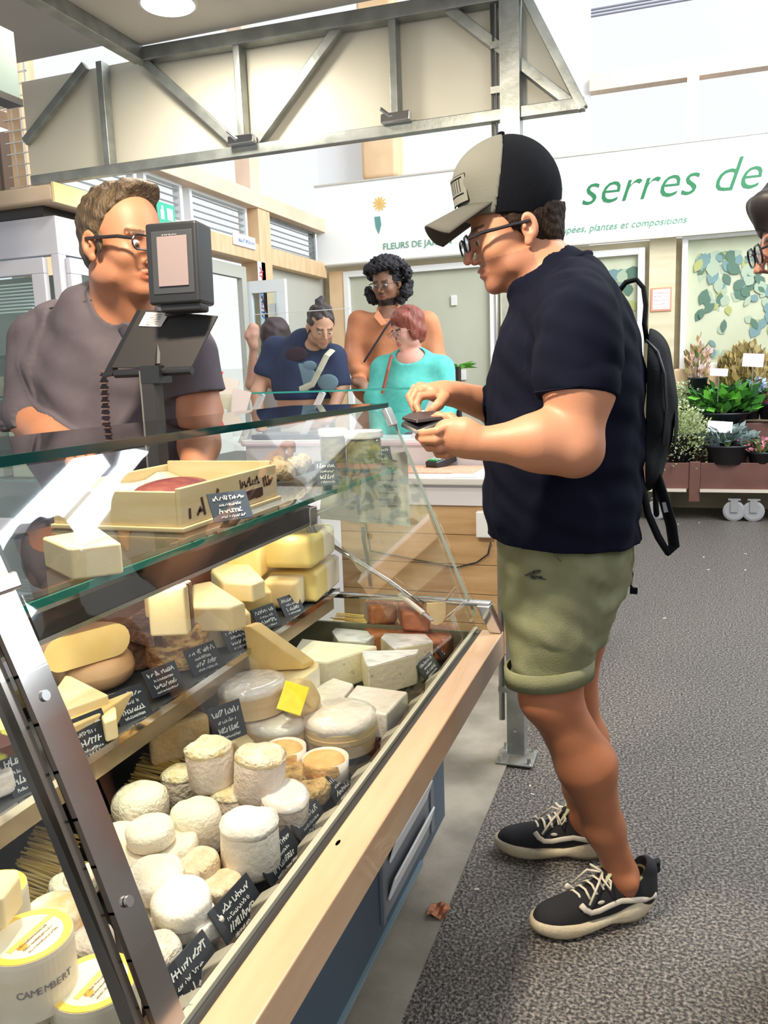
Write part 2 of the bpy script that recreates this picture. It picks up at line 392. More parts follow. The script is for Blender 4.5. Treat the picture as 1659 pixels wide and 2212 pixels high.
def glasses(name, P, M, S, m, parent, lens=True, w=.026, h=.018, rimr=.0016, thick=1.0):
    mb = MB()
    for s_ in (1, -1):
        ring = [P(.112, s_ * .033 + w * math.cos(a), -.001 + h * (math.sin(a) if abs(math.sin(a)) < .8 else .8 * (1 if math.sin(a) > 0 else -1))) for a in [2 * PI * i / 20 for i in range(20)]]
        mb.tube(ring, rimr * S, 6, closed=True); mb.tube([P(.110, s_ * (.033 + w), .006), P(.085, s_ * .077, .008), P(.02, s_ * .082, .006), P(-.015, s_ * .085, .004)], rimr * 1.2 * S * thick, 6)
    mb.tube([P(.113, -.008, .003), P(.116, 0, .005), P(.113, .008, .003)], rimr * S, 6)
    o = link_mesh(name, mb, m, parent)
    if lens:
        for s_ in (1, -1): link_mesh('lens', MB().lathe(P(.112, s_ * .033, -.001), [(w * S * .95, 0), (0, .0006)], 20, M @ Matrix.Rotation(PI / 2, 3, 'Y'), ell=(h / w * .9, 1)), glass('lens_glass', (.93, .95, .97), 1.5), o)
    return o
def eyes(P, S, parent, iris=(.06, .035, .02)):
    for s_ in (1, -1):
        e = link_mesh('eye', MB().sphere(P(.0795, s_ * .031, -.003), .0116 * S, 14, 10), mat('eye_white', (.50, .46, .43), .2), parent, smooth=True)
        link_mesh('iris', MB().sphere(P(.0885, s_ * .031, -.005), .0052 * S, 10, 8), mat('iris%.2f' % iris[0], iris, .15), e, smooth=True)
# ================================================================ SETTING
M_asph = mat('asphalt', (0.040, 0.035, 0.031), 0.36, col2=(0.30, 0.27, 0.24), scale=120, bump=1.0, bscale=110, detail=2, ramp=(0.42, 0.70))
M_conc = mat('concrete', (0.17, 0.15, 0.115), 0.7, col2=(0.33, 0.295, 0.235), scale=4.5, bump=0.15, bscale=90, detail=8)
M_white = mat('white_paint', (0.86, 0.87, 0.87), 0.6)
M_offw = mat('board_grey_green', (0.46, 0.47, 0.36), 0.7, col2=(0.51, 0.52, 0.41), scale=1.5)
M_panelgrey = mat('panel_grey', (0.48, 0.48, 0.42), 0.7)
M_pine = mat('pine_timber', (0.66, 0.44, 0.24), 0.55, col2=(0.78, 0.56, 0.34), scale=3, stretch=(1, 6, 1), bump=0.08)
M_pinel = mat('pale_timber', (0.74, 0.55, 0.40), 0.55, col2=(0.82, 0.64, 0.48), scale=3, stretch=(6, 1, 1))
M_galv = mat('galvanised_steel', (0.24, 0.26, 0.245), 0.38, 0.6, col2=(0.36, 0.38, 0.365), scale=14, bump=0.05)
M_chrome = mat('polished_steel', (0.62, 0.61, 0.60), 0.10, 1.0)
M_steel = mat('brushed_steel', (0.55, 0.55, 0.54), 0.28, 1.0)
M_black = mat('black_plastic', (0.012, 0.013, 0.016), 0.42)
M_dark = mat('dark_metal', (0.035, 0.032, 0.03), 0.35, 0.3)
M_cream = mat('cream_panel', (0.63, 0.60, 0.49), 0.42, col2=(0.69, 0.66, 0.55), scale=1.2)
M_ceil = mat('ceiling_white', (0.66, 0.63, 0.58), 0.6)

struct('floor', MB().bb(-8, 8, -3, 14, -0.1, 0.0), M_asph)
struct('floor_concrete', MB().bb(-5, -0.52, -2, 4.4, -0.05, 0.006), M_conc)
# back wall: timber frame carrying boards
YB = 8.2
struct('wall_back', MB().bb(-3.6, 5, YB + 0.06, YB + 0.16, 0, 2.5), mat('plywood', (0.55, 0.47, 0.30), 0.6, col2=(0.63, 0.55, 0.37), scale=3, stretch=(1, 1, 5)))
struct('wall_back_upper', MB().bb(-3.6, -0.80, YB + 0.2, YB + 0.3, 2.5, 5.0), M_white)
m = MB().bb(-0.80, 5, YB + 0.25, YB + 0.262, 2.5, 5.2)
struct('window_1', m, glass('pane_clear', (1, 1, 1), 0.3))
struct('wall_left', MB().bb(-3.62, -3.52, 6.86, 8.26, 0, 2.4), M_panelgrey)
struct('wall_left_lower', MB().bb(-3.62, -3.52, 3.9, 5.3, 0, 2.4), M_panelgrey)
struct('trim_1', MB().bb(-3.62, -3.42, 1.5, 8.1, 2.37, 2.52), M_pine, bevel=0.006)
struct('trim_2', MB().bb(-3.62, -3.40, 1.5, 8.1, 2.82, 2.95), M_pinel, bevel=0.006)
struct('trim_3', MB().bb(-3.61, -3.412, 6.62, 6.84, 0, 2.82), M_pine, bevel=0.006)
struct('trim_4', MB().bb(-3.60, -3.46, 6.60, 6.78, 2.95, 4.6), M_pinel)
struct('trim_5', MB().bb(-3.0, -2.62, YB - 0.1, YB + 0.15, 3.29, 5.0), M_pine, bevel=0.05)
# glazed timber roof frame over the florist
struct('trim_6', MB().bb(-0.79, 5, YB + 0.1, YB + 0.24, 3.88, 4.02), M_pinel)
struct('trim_7', MB().bb(0.06, 0.16, YB + 0.1, YB + 0.22, 3.29, 3.89), M_pinel)
# right-hand wall with two sloping lit roof-lights (seen mirrored in the case glass)
WX = 3.0
struct('wall_right', MB().bb(WX + .02, WX + .14, -2.5, 9.2, 0, 4.6), mat('wall_grey_white', (.50, .51, .52), .7))
M_day = mat('daylight_glazing', (.8, .9, 1), .3, emit=(.80, .91, 1.0), es=13.0)
struct('window_6', MB().prism([(WX, 3.7, 2.16), (WX, 7.3, 3.77), (WX, 6.95, 3.90), (WX, 6.67, 3.70), (WX, 3.7, 2.48)], (.01, 0, 0)), M_day)
struct('window_7', MB().prism([(WX, 3.7, 2.525), (WX, 6.55, 3.695), (WX, 6.62, 4.1), (WX, 6.2, 3.86), (WX, 4.8, 3.27), (WX, 3.7, 2.78)], (.01, 0, 0)), M_day)
# louvred windows in the left wall
M_slat = mat('louvre_white', (0.83, 0.87, 0.88), 0.4)
wn = 2
for (y0, y1) in ((4.2, 5.02), (5.10, 5.58), (5.68, 6.58), (6.86, 8.02)):
    fr = MB(); z0, z1 = 2.53, 2.82
    fr.bb(-3.56, -3.50, y0, y0 + 0.035, z0, z1).bb(-3.56, -3.50, y1 - 0.035, y1, z0, z1).bb(-3.56, -3.50, y0, y1, z0, z0 + 0.02).bb(-3.56, -3.50, y0, y1, z1 - 0.02, z1)
    wf = struct('window_%d' % wn, fr, M_galv if wn == 5 else M_slat); wn += 1
    for k in range(5):
        zc = z0 + 0.045 + k * 0.05
        s = link_mesh('slat', MB().box((-3.53, (y0 + y1) / 2, zc), (0.030, y1 - y0 - 0.07, 0.009), Matrix.Rotation(0.5, 3, 'Y')), mat('louvre_shade_grey', (.26, .29, .29), .4), wf)  # slats coloured dark so the louvre's shadow lines show against the white
# glazed door, folded open, bright street behind it
dr = MB(); x = -3.5
dr.bb(x - .05, x, 5.32, 5.40, 0, 2.30).bb(x - .05, x, 6.42, 6.50, 0, 2.30).bb(x - .05, x, 5.32, 6.50, 2.22, 2.32)
d1 = struct('door_1', dr, M_panelgrey)
link_mesh('door_leaf', MB().bb(x - .04, x + .35, 6.52, 6.56, 0.05, 0.16).bb(x + .27, x + .35, 6.52, 6.56, .05, 2.2).bb(x - .04, x + .03, 6.52, 6.56, .05, 2.2).bb(x - .04, x + .35, 6.52, 6.56, 2.1, 2.2), M_slat, d1)
link_mesh('door_pane', MB().bb(x + .03, x + .27, 6.535, 6.545, .16, 2.1), glass('pane_blue', (0.86, 0.95, 0.99), 1.0), d1)
link_mesh('hinge', MB().bb(x + .20, x + .26, 6.50, 6.515, 1.9, 2.0).bb(x + .20, x + .26, 6.50, 6.515, 1.35, 1.45), M_steel, d1)
# framed boards of the florist front
M_frame = mat('white_frame', (0.84, 0.85, 0.83), 0.45)
def framed(n, x0, x1, z0, z1, mb_mat, w=0.06, post=True):
    b = struct(n, MB().bb(x0, x1, YB - 0.01, YB + 0.05, z0, z1), mb_mat)
    f = MB().bb(x0 - w, x0, YB - .06, YB + .05, z0 - w, z1 + w).bb(x1, x1 + w, YB - .06, YB + .05, z0 - w, z1 + w).bb(x0, x1, YB - .06, YB + .05, z1, z1 + w).bb(x0, x1, YB - .06, YB + .05, z0 - w, z0)
    link_mesh('frame', f, M_frame, b, bevel=0.005); return b
bd = framed('wall_board', -3.20, -1.72, 0.1, 2.37, M_offw)
link_mesh('socket', MB().bb(-2.06, -1.98, YB - .03, YB - .01, 1.28, 1.38), mat('socket_white', (0.75, 0.75, 0.72), 0.4), bd, bevel=0.004)
link_mesh('switch', MB().bb(-2.12, -2.06, YB - .03, YB - .01, 2.02, 2.12), mat('socket_white', (0.75, 0.75, 0.72), 0.4), bd, bevel=0.004)
M_mural = mat('mural_ground', (0.46, 0.49, 0.33), 0.7, col2=(0.56, 0.58, 0.42), scale=2)
def leafprint(b, x0, x1, z0, z1, n, seed):
    rnd = random.Random(seed)
    cols = [mat('leaf_print_dark', (0.09, 0.17, 0.12), .7), mat('leaf_print_teal', (0.16, 0.27, 0.27), .7), mat('leaf_print_olive', (0.38, 0.40, 0.14), .7), mat('leaf_print_sage', (0.36, 0.44, 0.32), .7)]
    mbs = [MB() for _ in cols]
    for i in range(n):
        k = rnd.choice((0, 0, 1, 1, 2, 3, 3)); top = rnd.random() < 0.62
        cz = z1 - abs(rnd.gauss(0, 0.33)) if top else rnd.uniform(z0 + .1, z1 - .1)
        cx_ = rnd.uniform(x0 + .08, x1 - .08); l = rnd.uniform(0.06, 0.16); wd = l * rnd.uniform(.22, .42); a = rnd.uniform(-2.6, -0.4)
        cz = min(max(cz, z0 + .12), z1 - .12)
        pts = [(0, 0), (.25, .8), (.55, 1), (.8, .6), (1, 0), (.8, -.6), (.55, -1), (.25, -.8)]
        y = YB - 0.0115 - 0.00004 * i
        vs = []
        for (u, v) in pts:
            px_, pz_ = u * l, v * wd; X_ = cx_ + px_ * math.cos(a) - pz_ * math.sin(a); Z_ = cz + px_ * math.sin(a) + pz_ * math.cos(a)
            vs.append((min(max(X_, x0), x1), y, min(max(Z_, z0), z1)))
        mbs[k].add(vs, [tuple(range(8))])
    for mb, c in zip(mbs, cols):
        if mb.v: o = link_mesh('leaf_print', mb, c, b); o['kind'] = 'stuff'
b1 = framed('wall_mural', -1.64, -0.33, 1.0, 2.37, M_mural); leafprint(b1, -1.64, -.33, 1.0, 2.37, 170, 3)
b2 = framed('wall_mural_right', 0.10, 2.6, 1.36, 2.46, M_mural, w=0.05); leafprint(b2, .10, 2.2, 1.36, 2.46, 330, 5)
struct('trim_8', MB().bb(-0.23, 0.0, YB - 0.04, YB + .06, 0, 2.5), mat('plywood2', (0.60, 0.52, 0.34), .6, col2=(0.68, .60, .42), scale=3, stretch=(1, 1, 6)))
struct('trim_9', MB().bb(0.0, 2.6, YB - .14, YB + .02, 1.10, 1.32), M_pine, bevel=0.02)
struct('trim_10', MB().bb(-3.42, -3.26, YB - .05, YB + .04, 0, 2.44), M_pine)
t = tag(link_mesh('wall_notice', MB().bb(-0.21, -0.03, YB - .052, YB - .042, 1.85, 2.06), mat('orange_border', (0.80, 0.30, 0.18), .5)), 'small white notice with red-orange border pinned on the timber post', 'notice')
link_mesh('paper', MB().bb(-0.195, -0.045, YB - .056, YB - .052, 1.865, 2.045), mat('paper_white', (0.85, 0.84, 0.86), .6), t)
mb = MB(); r_ = random.Random(4)
for k in range(5): scribble(mb, (-0.12, YB - .057, 2.015 - k * .033), (1, 0, 0), (0, 0, 1), .12, .014, r_)
link_mesh('print', mb, mat('red_print', (0.72, 0.35, 0.33), .6), t)
# florist sign
sg = thing('shop_sign', (-1.2, YB - .1, 2.5), 'long white shop sign with green italic lettering above the flower stall', 'sign')
link_mesh('sign_board', MB().bb(-3.5, 2.2, YB - .14, YB - .1, 2.50, 3.27), mat('sign_white', (0.9, 0.92, 0.91), .45), sg)
link_mesh('sign_edge', MB().bb(-3.5, 2.2, YB - .155, YB - .10, 2.485, 2.5).bb(-3.5, 2.2, YB - .155, YB - .1, 3.27, 3.285), mat('sign_edge', (0.55, .52, .45), .5), sg)
M_green = mat('sign_green', (0.012, 0.17, 0.06), .5); M_greenp = mat('sign_green_pale', (0.14, 0.34, 0.22), .5)
pa = Ky(1252, 432, YB - .14); pb = Ky(1615, 388, YB - .14)
ZS = 2.835
text_obj('lettering', 'serres de', (pa.x, YB - .145, ZS), (1, 0, 0), (0, 0, 1), 0.40, M_green, sg, shear=0.32, bold=-0.003)
text_obj('lettering', 'Les', (pa.x - 0.72, YB - .145, ZS), (1, 0, 0), (0, 0, 1), 0.40, M_green, sg, shear=0.32, bold=-0.003)
text_obj('small_lettering', 'coupées, plantes et compositions', (-1.10, YB - .145, 2.60), (1, 0, 0), (0, 0, 1), 0.088, M_greenp, sg, shear=0.25)
text_obj('small_lettering', 'FLEURS DE JARDIN', (-2.78, YB - .145, 2.60), (1, 0, 0), (0, 0, 1), 0.086, M_greenp, sg)
text_obj('small_lettering', '360', (0.66, YB - .145, 2.68), (1, 0, 0), (0, 0, 1), 0.085, M_greenp, sg, shear=.2)
fl = MB(); c = Ky(820, 440, YB - .145)
for k in range(11):
    a = 2 * PI * k / 11; fl.add([(c.x, c.y, c.z), (c.x + .05 * math.cos(a - .2), c.y, c.z + .05 * math.sin(a - .2)), (c.x + .08 * math.cos(a), c.y, c.z + .08 * math.sin(a)), (c.x + .05 * math.cos(a + .2), c.y, c.z + .05 * math.sin(a + .2))], [(0, 1, 2, 3)])
link_mesh('flower_emblem', fl, mat('emblem_yellow', (0.80, 0.50, 0.10), .5), sg)
mb = MB(); mb.add([(c.x - .06, c.y, c.z - .12), (c.x + .0, c.y, c.z - .12), (c.x + .01, c.y, c.z - .2), (c.x - .02, c.y, c.z - .29), (c.x - .05, c.y, c.z - .22)], [(0, 1, 2, 3, 4)])
link_mesh('leaf_emblem', mb, mat('emblem_teal', (0.12, 0.30, 0.28), .5), sg)
# track high up
t = MB(); 
for k in range(3): t.bb(-0.9, 1.4, 9.0, 9.03, 4.78 + k * .03, 4.79 + k * .03)
tag(link_mesh('ceiling_track', t, mat('track', (0.2, .2, .26), .4)), 'thin dark cable track high up above the timber beam', 'track')
# ---- green exit sign, oval label, vertical stickers on the post
t = thing('exit_sign', Kx(352, 478, -3.38), 'small green exit pictogram sign behind the seller head', 'sign')
c = Kx(352, 462, -3.4); link_mesh('panel', MB().bb(-3.40, -3.38, c.y - .10, c.y + .12, c.z - .07, c.z + .07), mat('exit_green', (0.05, 0.5, 0.33), .4), t)
link_mesh('pictogram', MB().bb(-3.38, -3.377, c.y + .02, c.y + .09, c.z - .04, c.z + .04).bb(-3.38, -3.377, c.y - .06, c.y - .02, c.z - .045, c.z + .02).sphere((-3.378, c.y - .035, c.z + .035), (.002, .014, .014)), mat('exit_white', (0.8, .95, .88), .4), t)
c = Kx(532, 522, -3.41); t = tag(link_mesh('wall_plate', MB().bb(-3.42, -3.405, c.y - .22, c.y + .16, c.z - .05, c.z + .05), mat('plate_pale', (0.72, .77, .83), .4), bevel=.01), 'small pale oval plate on the timber rail beside the door', 'plate')
mb = MB(); scribble(mb, (-3.403, c.y, c.z), (0, 1, 0), (0, 0, 1), .28, .035, random.Random(3)); link_mesh('print', mb, mat('plate_ink', (.25, .32, .5), .5), t)
t = thing('post_sticker', (-3.41, 6.75, 1.8), 'tall sticker with red and blue vertical lettering on the timber post', 'sticker')
c = Kx(566, 600, -3.41)
link_mesh('backing', MB().bb(-3.418, -3.412, c.y - .06, c.y + .08, 1.80, 2.37), mat('sticker_white', (.83, .82, .84), .5), t)
for (z, mm) in ((2.20, mat('sticker_red', (.7, .1, .14), .5)), (2.03, mat('sticker_blue', (.08, .18, .42), .5)), (1.93, mat('sticker_red', (.7, .1, .14), .5)), (1.82, mat('sticker_blue', (.08, .18, .42), .5))):
    mb = MB(); scribble(mb, (-3.411, c.y, z + .07), (0, 0, 1), (0, 1, 0), .13, .09, random.Random(int(z * 100))); link_mesh('print', mb, mm, t)
# street things outside the door
t = thing('street_poster', (-5.2, 6.8, 0), 'yellow and pink poster board standing outside the door', 'poster')
link_mesh('board', MB().bb(-5.25, -5.2, 6.9, 8.4, 0.0, 1.85), mat('poster_white', (.85, .85, .8), .6), t)
link_mesh('poster_yellow', MB().bb(-5.2, -5.19, 7.0, 8.3, 1.2, 1.75).bb(-5.2, -5.19, 7.1, 8.2, .5, .72), mat('poster_yellow', (.85, .62, .04), .6), t)
for q_ in ((6.9, 7.3, 1.0, 1.35), (6.9, 7.05, 1.75, 1.85)): link_mesh('poster_pink', MB().bb(-5.2, -5.185, *q_), mat('poster_pink', (.75, .12, .35), .6), t)

# ================================================================ STALL CANOPY
YT = 2.71
cn = thing('stall_canopy', (-0.49, YT, 0), 'galvanised steel stall canopy with braced fascia and floor post', 'canopy')
def part(name, mb, m, p=cn, **k): return link_mesh(name, mb, m, p, **k)
part('fascia_panel', MB().prism([(-2.40, YT + .035, 2.15), (-0.285, YT + .035, 2.15), (-0.475, YT + .035, 2.53), (-2.40, YT + .035, 2.53)], (0, .012, 0)), M_cream)
part('bottom_chord', MB().bar((-2.36, YT, 2.155), (-0.27, YT, 2.155), .035, .036), M_galv, bevel=.003)
part('top_chord', MB().bar((-1.85, YT, 2.525), (-0.49, YT, 2.50), .05, .045), M_galv, bevel=.003)
part('roof_beam', MB().bar((-1.83, YT, 2.525), (-1.80, -0.5, 2.525), .05, .05), M_galv, bevel=.003)
part('end_brace', MB().bar((-0.455, YT - .003, 2.50), (-0.275, YT - .003, 2.14), .03, .03), M_galv, bevel=.003)
for xx in (-2.0, -1.437, -0.874): part('upright', MB().bar((xx, YT + .004, 2.17), (xx, YT + .004, 2.53), .026, .045), M_galv, bevel=.003)
for a, b in (((-1.81, 2.50), (-1.45, 2.17)), ((-1.06, 2.50), (-1.40, 2.17)), ((-0.70, 2.50), (-0.31, 2.16)), ((-2.07, 2.53), (-2.38, 2.30))):
    part('brace', MB().bar((a[0], YT + .002, a[1]), (b[0], YT + .002, b[1]), .024, .032), M_galv, bevel=.003)
for xx in (-1.437, -0.874): part('lamp_clip', MB().box((xx + .01, YT - .03, 2.185), (.10, .03, .03)).box((xx - .02, YT - .035, 2.20), (.05, .03, .012), Matrix.Rotation(.7, 3, 'Y')), M_chrome, bevel=.004)
part('post', MB().bb(-0.525, -0.465, YT - .03, YT - .024, .03, 2.75).bb(-.525, -.518, YT - .03, YT + .03, .03, 2.75).bb(-.472, -.465, YT - .03, YT + .03, .03, 2.75), M_galv)
part('drain_pipe', MB().tube([(-0.548, YT, .145), (-0.548, YT, 2.75)], .011, 12), M_steel, smooth=True)
for z in (2.35, 2.22, .9, .25): part('pipe_bracket', MB().bb(-.558, -.52, YT - .013, YT + .013, z, z + .02), M_galv)
bp = MB().bb(-.56, -.43, YT - .07, YT + .06, .006, .014)
part('base_plate', bp, M_galv, bevel=.002)
for bx, by in ((-.545, -.055), (-.445, -.055), (-.545, .045), (-.445, .045)): part('bolt', MB().tube([(bx, YT + by, .014), (bx, YT + by, .035)], .007, 6), M_steel)
for z in (.32, .42, .12): part('bolt_head', MB().tube([(-.495, YT - .031, z), (-.495, YT - .036, z)], .006, 8), M_steel)
struct('ceiling', MB().bb(-1.82, -0.49, -1.2, YT - .02, 2.55, 2.57), M_ceil)
struct('ceiling_side', MB().bb(-4.2, -1.86, -1.2, YT - .02, 2.575, 2.59), mat('ceil_grey', (.42, .43, .44), .55))
part('ceiling_rib', MB().bb(-4.2, -1.86, 2.02, 2.05, 2.56, 2.575), mat('rib', (.38, .39, .4), .5))
c = Kz(362, -4, 2.545)
lm = thing('ceiling_lamp', (c.x, c.y, 2.51), 'round white recessed ceiling lamp under the stall canopy', 'lamp')
link_mesh('rim', MB().lathe((c.x, c.y, 2.53), [(.088, .02), (.092, .0), (.084, -.006), (.078, .0)], 40), M_white, lm, smooth=True)
link_mesh('diffuser', MB().lathe((c.x, c.y, 2.53), [(.0, -.010), (.078, -.008), (.08, .006)], 40), mat('lamp_on', (1, 1, 1), .5, emit=(1, .98, .93), es=4.0), lm, smooth=True)
# ================================================================ LEFT: teal sign box, timber column, dark shutters, glass cabinet
t = thing('teal_fascia_box', Ky(10, 210, 1.95), 'grey-teal fascia box at the upper left edge', 'fascia')
c = Ky(44, 214, 1.95); 
link_mesh('panel', MB().bb(c.x - .03, c.x, .9, 1.95, c.z, c.z + .17), mat('teal_grey', (.14, .22, .20), .5), t)
link_mesh('bottom_edge', MB().bb(c.x - .05, c.x + .004, .9, 1.955, c.z - .018, c.z), M_dark, t)
a = Ky(40, 400, 3.3)
t = thing('timber_column', (a.x - .08, 3.35, 0), 'slim timber column with wire mesh at the upper left', 'column')
link_mesh('timber', MB().bb(a.x - .03, a.x + .06, 3.3, 3.42, 0, 3.6), M_pine, t, bevel=.01)
mb = MB()
for k in range(18): mb.bb(a.x - .03, a.x + .13, 3.28, 3.285, 2.05 + k * .05, 2.054 + k * .05)
for k in range(3): mb.bb(a.x + .02 + k * .05, a.x + .024 + k * .05, 3.275, 3.28, 2.0, 2.95)
link_mesh('wire_mesh', mb, M_steel, t)
t = thing('brown_shutter', (a.x - .3, 3.5, 0), 'dark brown slatted shutter behind the timber column', 'shutter')
for k in range(6): link_mesh('slat', MB().bb(a.x - .62 + k * .1, a.x - .54 + k * .1, 3.45, 3.48, 2.0, 2.62), mat('brown_slat%d' % (k % 2), (.16, .11, .09) if k % 2 else (.30, .22, .17), .5), t)
t = tag(link_mesh('white_grille', MB().bb(a.x - .6, a.x - .05, 3.5, 3.52, 2.75, 3.4), mat('grille', (.62, .62, .5), .6)), 'pale ribbed panel at the top left corner above the teal box', 'panel')
for k in range(12): link_mesh('rib', MB().bb(a.x - .6, a.x - .05, 3.49, 3.5, 2.77 + k * .05, 2.79 + k * .05), mat('grille2', (.75, .75, .62), .6), t)

cb = thing('glass_cabinet', (-2.4, 2.9, 0), 'white upright display cabinet with glass doors behind the seller', 'cabinet')
X1, Y0, Y1, X0, ZT = -2.20, 2.62, 3.12, -3.3, 2.0
M_cab = mat('cabinet_white', (.56, .57, .64), .35); M_cabd = mat('cabinet_inner', (.42, .43, .36), .5)
f = MB().bb(X0, X1, Y0, Y0 + .04, 1.86, ZT).bb(X1 - .04, X1, Y0, Y1, 1.86, ZT).bb(X0, X1, Y0, Y1, 1.985, 2.0)
for (xa, ya) in ((X1 - .035, Y0), (X1 - .035, Y1 - .04), (X0, Y0)): f.bb(xa, xa + .035, ya, ya + .04, .1, 1.86)
f.bb(X0, X1, Y0, Y1, .0, .75)
link_mesh('body', f, M_cab, cb, bevel=.004)
link_mesh('back_panel', MB().bb(X0, X1 - .04, Y1 - .03, Y1 - .01, .75, 1.86), M_cabd, cb)
for (x0, x1) in ((X0 + .3, X1 - .05),):
    d = link_mesh('door', MB().bb(x0, x1, Y0 - .03, Y0 - .005, 1.79, 1.85).bb(x0, x0 + .06, Y0 - .03, Y0 - .005, .78, 1.79).bb(x1 - .06, x1, Y0 - .03, Y0 - .005, .78, 1.79).bb(x0, x1, Y0 - .03, Y0 - .005, .78, .84), M_cab, cb, bevel=.004)
    link_mesh('door_pane', MB().bb(x0 + .06, x1 - .06, Y0 - .02, Y0 - .015, .84, 1.79), glass('cab_glass', (.86, .93, .92), 1.6), d)
d = link_mesh('side_door', MB().bb(X1 + .002, X1 + .025, Y0 + .03, Y1 - .05, 1.79, 1.85).bb(X1 + .002, X1 + .025, Y0 + .03, Y0 + .09, .78, 1.79).bb(X1 + .002, X1 + .025, Y1 - .11, Y1 - .05, .78, 1.79).bb(X1 + .002, X1 + .025, Y0 + .03, Y1 - .05, .78, .84), M_cab, cb, bevel=.004)
link_mesh('door_pane', MB().bb(X1 + .01, X1 + .014, Y0 + .09, Y1 - .11, .84, 1.79), glass('cab_glass', (.86, .93, .92), 1.6), d)
link_mesh('handle', MB().bb(X1 + .03, X1 + .045, Y0 + .04, Y0 + .06, 1.2, 1.45), M_steel, d)
for z in (.98, 1.15, 1.32, 1.5): link_mesh('glass_shelf', MB().bb(X0 + .05, X1 - .06, Y0 + .06, Y1 - .05, z, z + .008), mat('shelf_glass_edge', (.35, .58, .52), .1, trans=.6), cb)
for k in range(9): link_mesh('louvre', MB().bb(X0 + .4, X1 - .15, Y0 + .02, Y0 + .03, 1.66 + k * .013, 1.665 + k * .013), M_slat, cb)
link_mesh('lamp_strip', MB().bb(X1 - .2, X1 - .12, Y0 + .06, Y0 + .08, 1.55, 1.68), mat('cab_lamp', (1, 1, 1), .5, emit=(.9, .95, 1), es=3), cb)
tp = tag(link_mesh('timber_slab', MB().bb(X0, X1 + .04, Y0 - .05, Y1 + .1, 2.04, 2.10), mat('slab_timber', (.55, .42, .30), .6, col2=(.66, .52, .38), scale=3), bevel=.01), 'rough timber slab lying on top of the white glass cabinet', 'board')
link_mesh('slab_edge', MB().bb(X1 + .04, X1 + .05, Y0 - .05, Y1 + .1, 2.035, 2.105), mat('slab_yellow', (.80, .68, .34), .5), tp)
tag(link_mesh('foam_packer', MB().bb(X0 + .1, X1 - .05, Y0 + .0, Y1, 2.002, 2.04), M_dark), 'dark packing strip between the cabinet and timber slab', 'strip')
wares = [(.06, .11, (.55, .42, .28)), (.24, .09, (.62, .55, .42)), (.4, .12, (.5, .47, .38)), (.58, .1, (.36, .3, .22)), (.76, .08, (.6, .5, .3)), (.92, .1, (.44, .4, .3))]
for si, z in enumerate((.988, 1.158, 1.328)):
    for k, (dx, hh, cc) in enumerate(wares):
        xw = X1 - .16 - dx; w_ = .055
        pk = link_mesh('food_packet', MB().prism([(xw - w_, Y0 + .12, z), (xw + w_, Y0 + .12, z), (xw + w_, Y0 + .22, z), (xw - w_, Y0 + .22, z)], (0, 0, hh * (1 - .12 * si))), mat('packet%d%d' % (k, si), tuple(min(1, v * (1 + .15 * si)) for v in cc), .5), bevel=.01)
        tag(pk, 'small brown food packets standing on the glass shelves of the white cabinet', 'packet', 'packets in the glass cabinet')
# ================================================================ CHEESE CASE
YE, YN, ZB = 2.142, -0.35, 0.66
XT, ZT_ = -0.739, 1.279        # front top edge of glass
XF = -0.504                    # foot of glass
M_beam = mat('beech_rail', (0.44, 0.275, 0.155), .30, col2=(0.53, .35, .21), scale=2.2, stretch=(8, 1, 8), coat=.3, spec=.6)
M_blue = mat('blue_grey_panel', (0.06, .09, .125), .45)
M_glass = glass('case_glass', (.995, .997, .99), 1.9)
M_edge = mat('glass_edge_green', (0.004, .045, .040), .08, spec=.8)
M_edge2 = mat('glass_edge_teal', (0.02, .17, .12), .08, spec=.8)
M_tray = mat('black_tray', (.012, .012, .013), .35)
M_slate = mat('dark_slate', (.03, .032, .034), .5, col2=(.06, .062, .065), scale=12)
cs = thing('cheese_display_case', (-.85, 1.0, 0), 'long glass cheese display counter with wooden front rail and blue base', 'display counter')
def cp(name, mb, m, p=cs, **k): return link_mesh(name, mb, m, p, **k)
cp('front_rail', MB().bb(-.487, -.425, YN, YE, .587, ZB), M_beam, bevel=.004)
for q_ in ((730, 1820), (802, 1630)): cp('rail_knot', MB().lathe(Kz(*q_, ZB + .0003), [(0, 0), (.005, 0)], 12, ell=(.6, 1.6)), mat('knot', (.34, .20, .10), .5))
cp('base_panel', MB().bb(-1.13, -.607, YN, YE, .08, .558), M_blue)
cp('rail_bracket', MB().bb(-.607, -.487, YN, YE - .02, .545, .558), M_dark)
cp('base_lip', MB().bb(-.607, -.600, YN, YE - .25, .078, .092), mat('lip_blue', (.18, .26, .30), .35))
cp('plinth', MB().bb(-1.1, -.72, YN, YE - .1, 0.006, .08), M_dark)
# louvre opening in base
a = Kx(905, 1770, -.605); b = Kx(838, 2000, -.605)
y0, y1, z0, z1 = b.y - .03, a.y + .09, .12, .52
for (ya_, yb_) in ((y0 - .012, y0), (y1, y1 + .03)): cp('vent_frame', MB().bb(-.606, -.598, ya_, yb_, z0, z1), mat('vent_frame', (.16, .17, .19), .4))
cp('vent_back', MB().bb(-.6065, -.6035, y0, y1, z0, z1), mat('vent_grey', (.22, .23, .25), .5))
for k in range(3): cp('vent_slat', MB().box((-.590, (y0 + y1) / 2 + .0, .19 + k * .085), (.006, y1 - y0 - .05 - .03 * k, .060), Matrix.Rotation(.30, 3, 'Y')), M_white, bevel=.002)
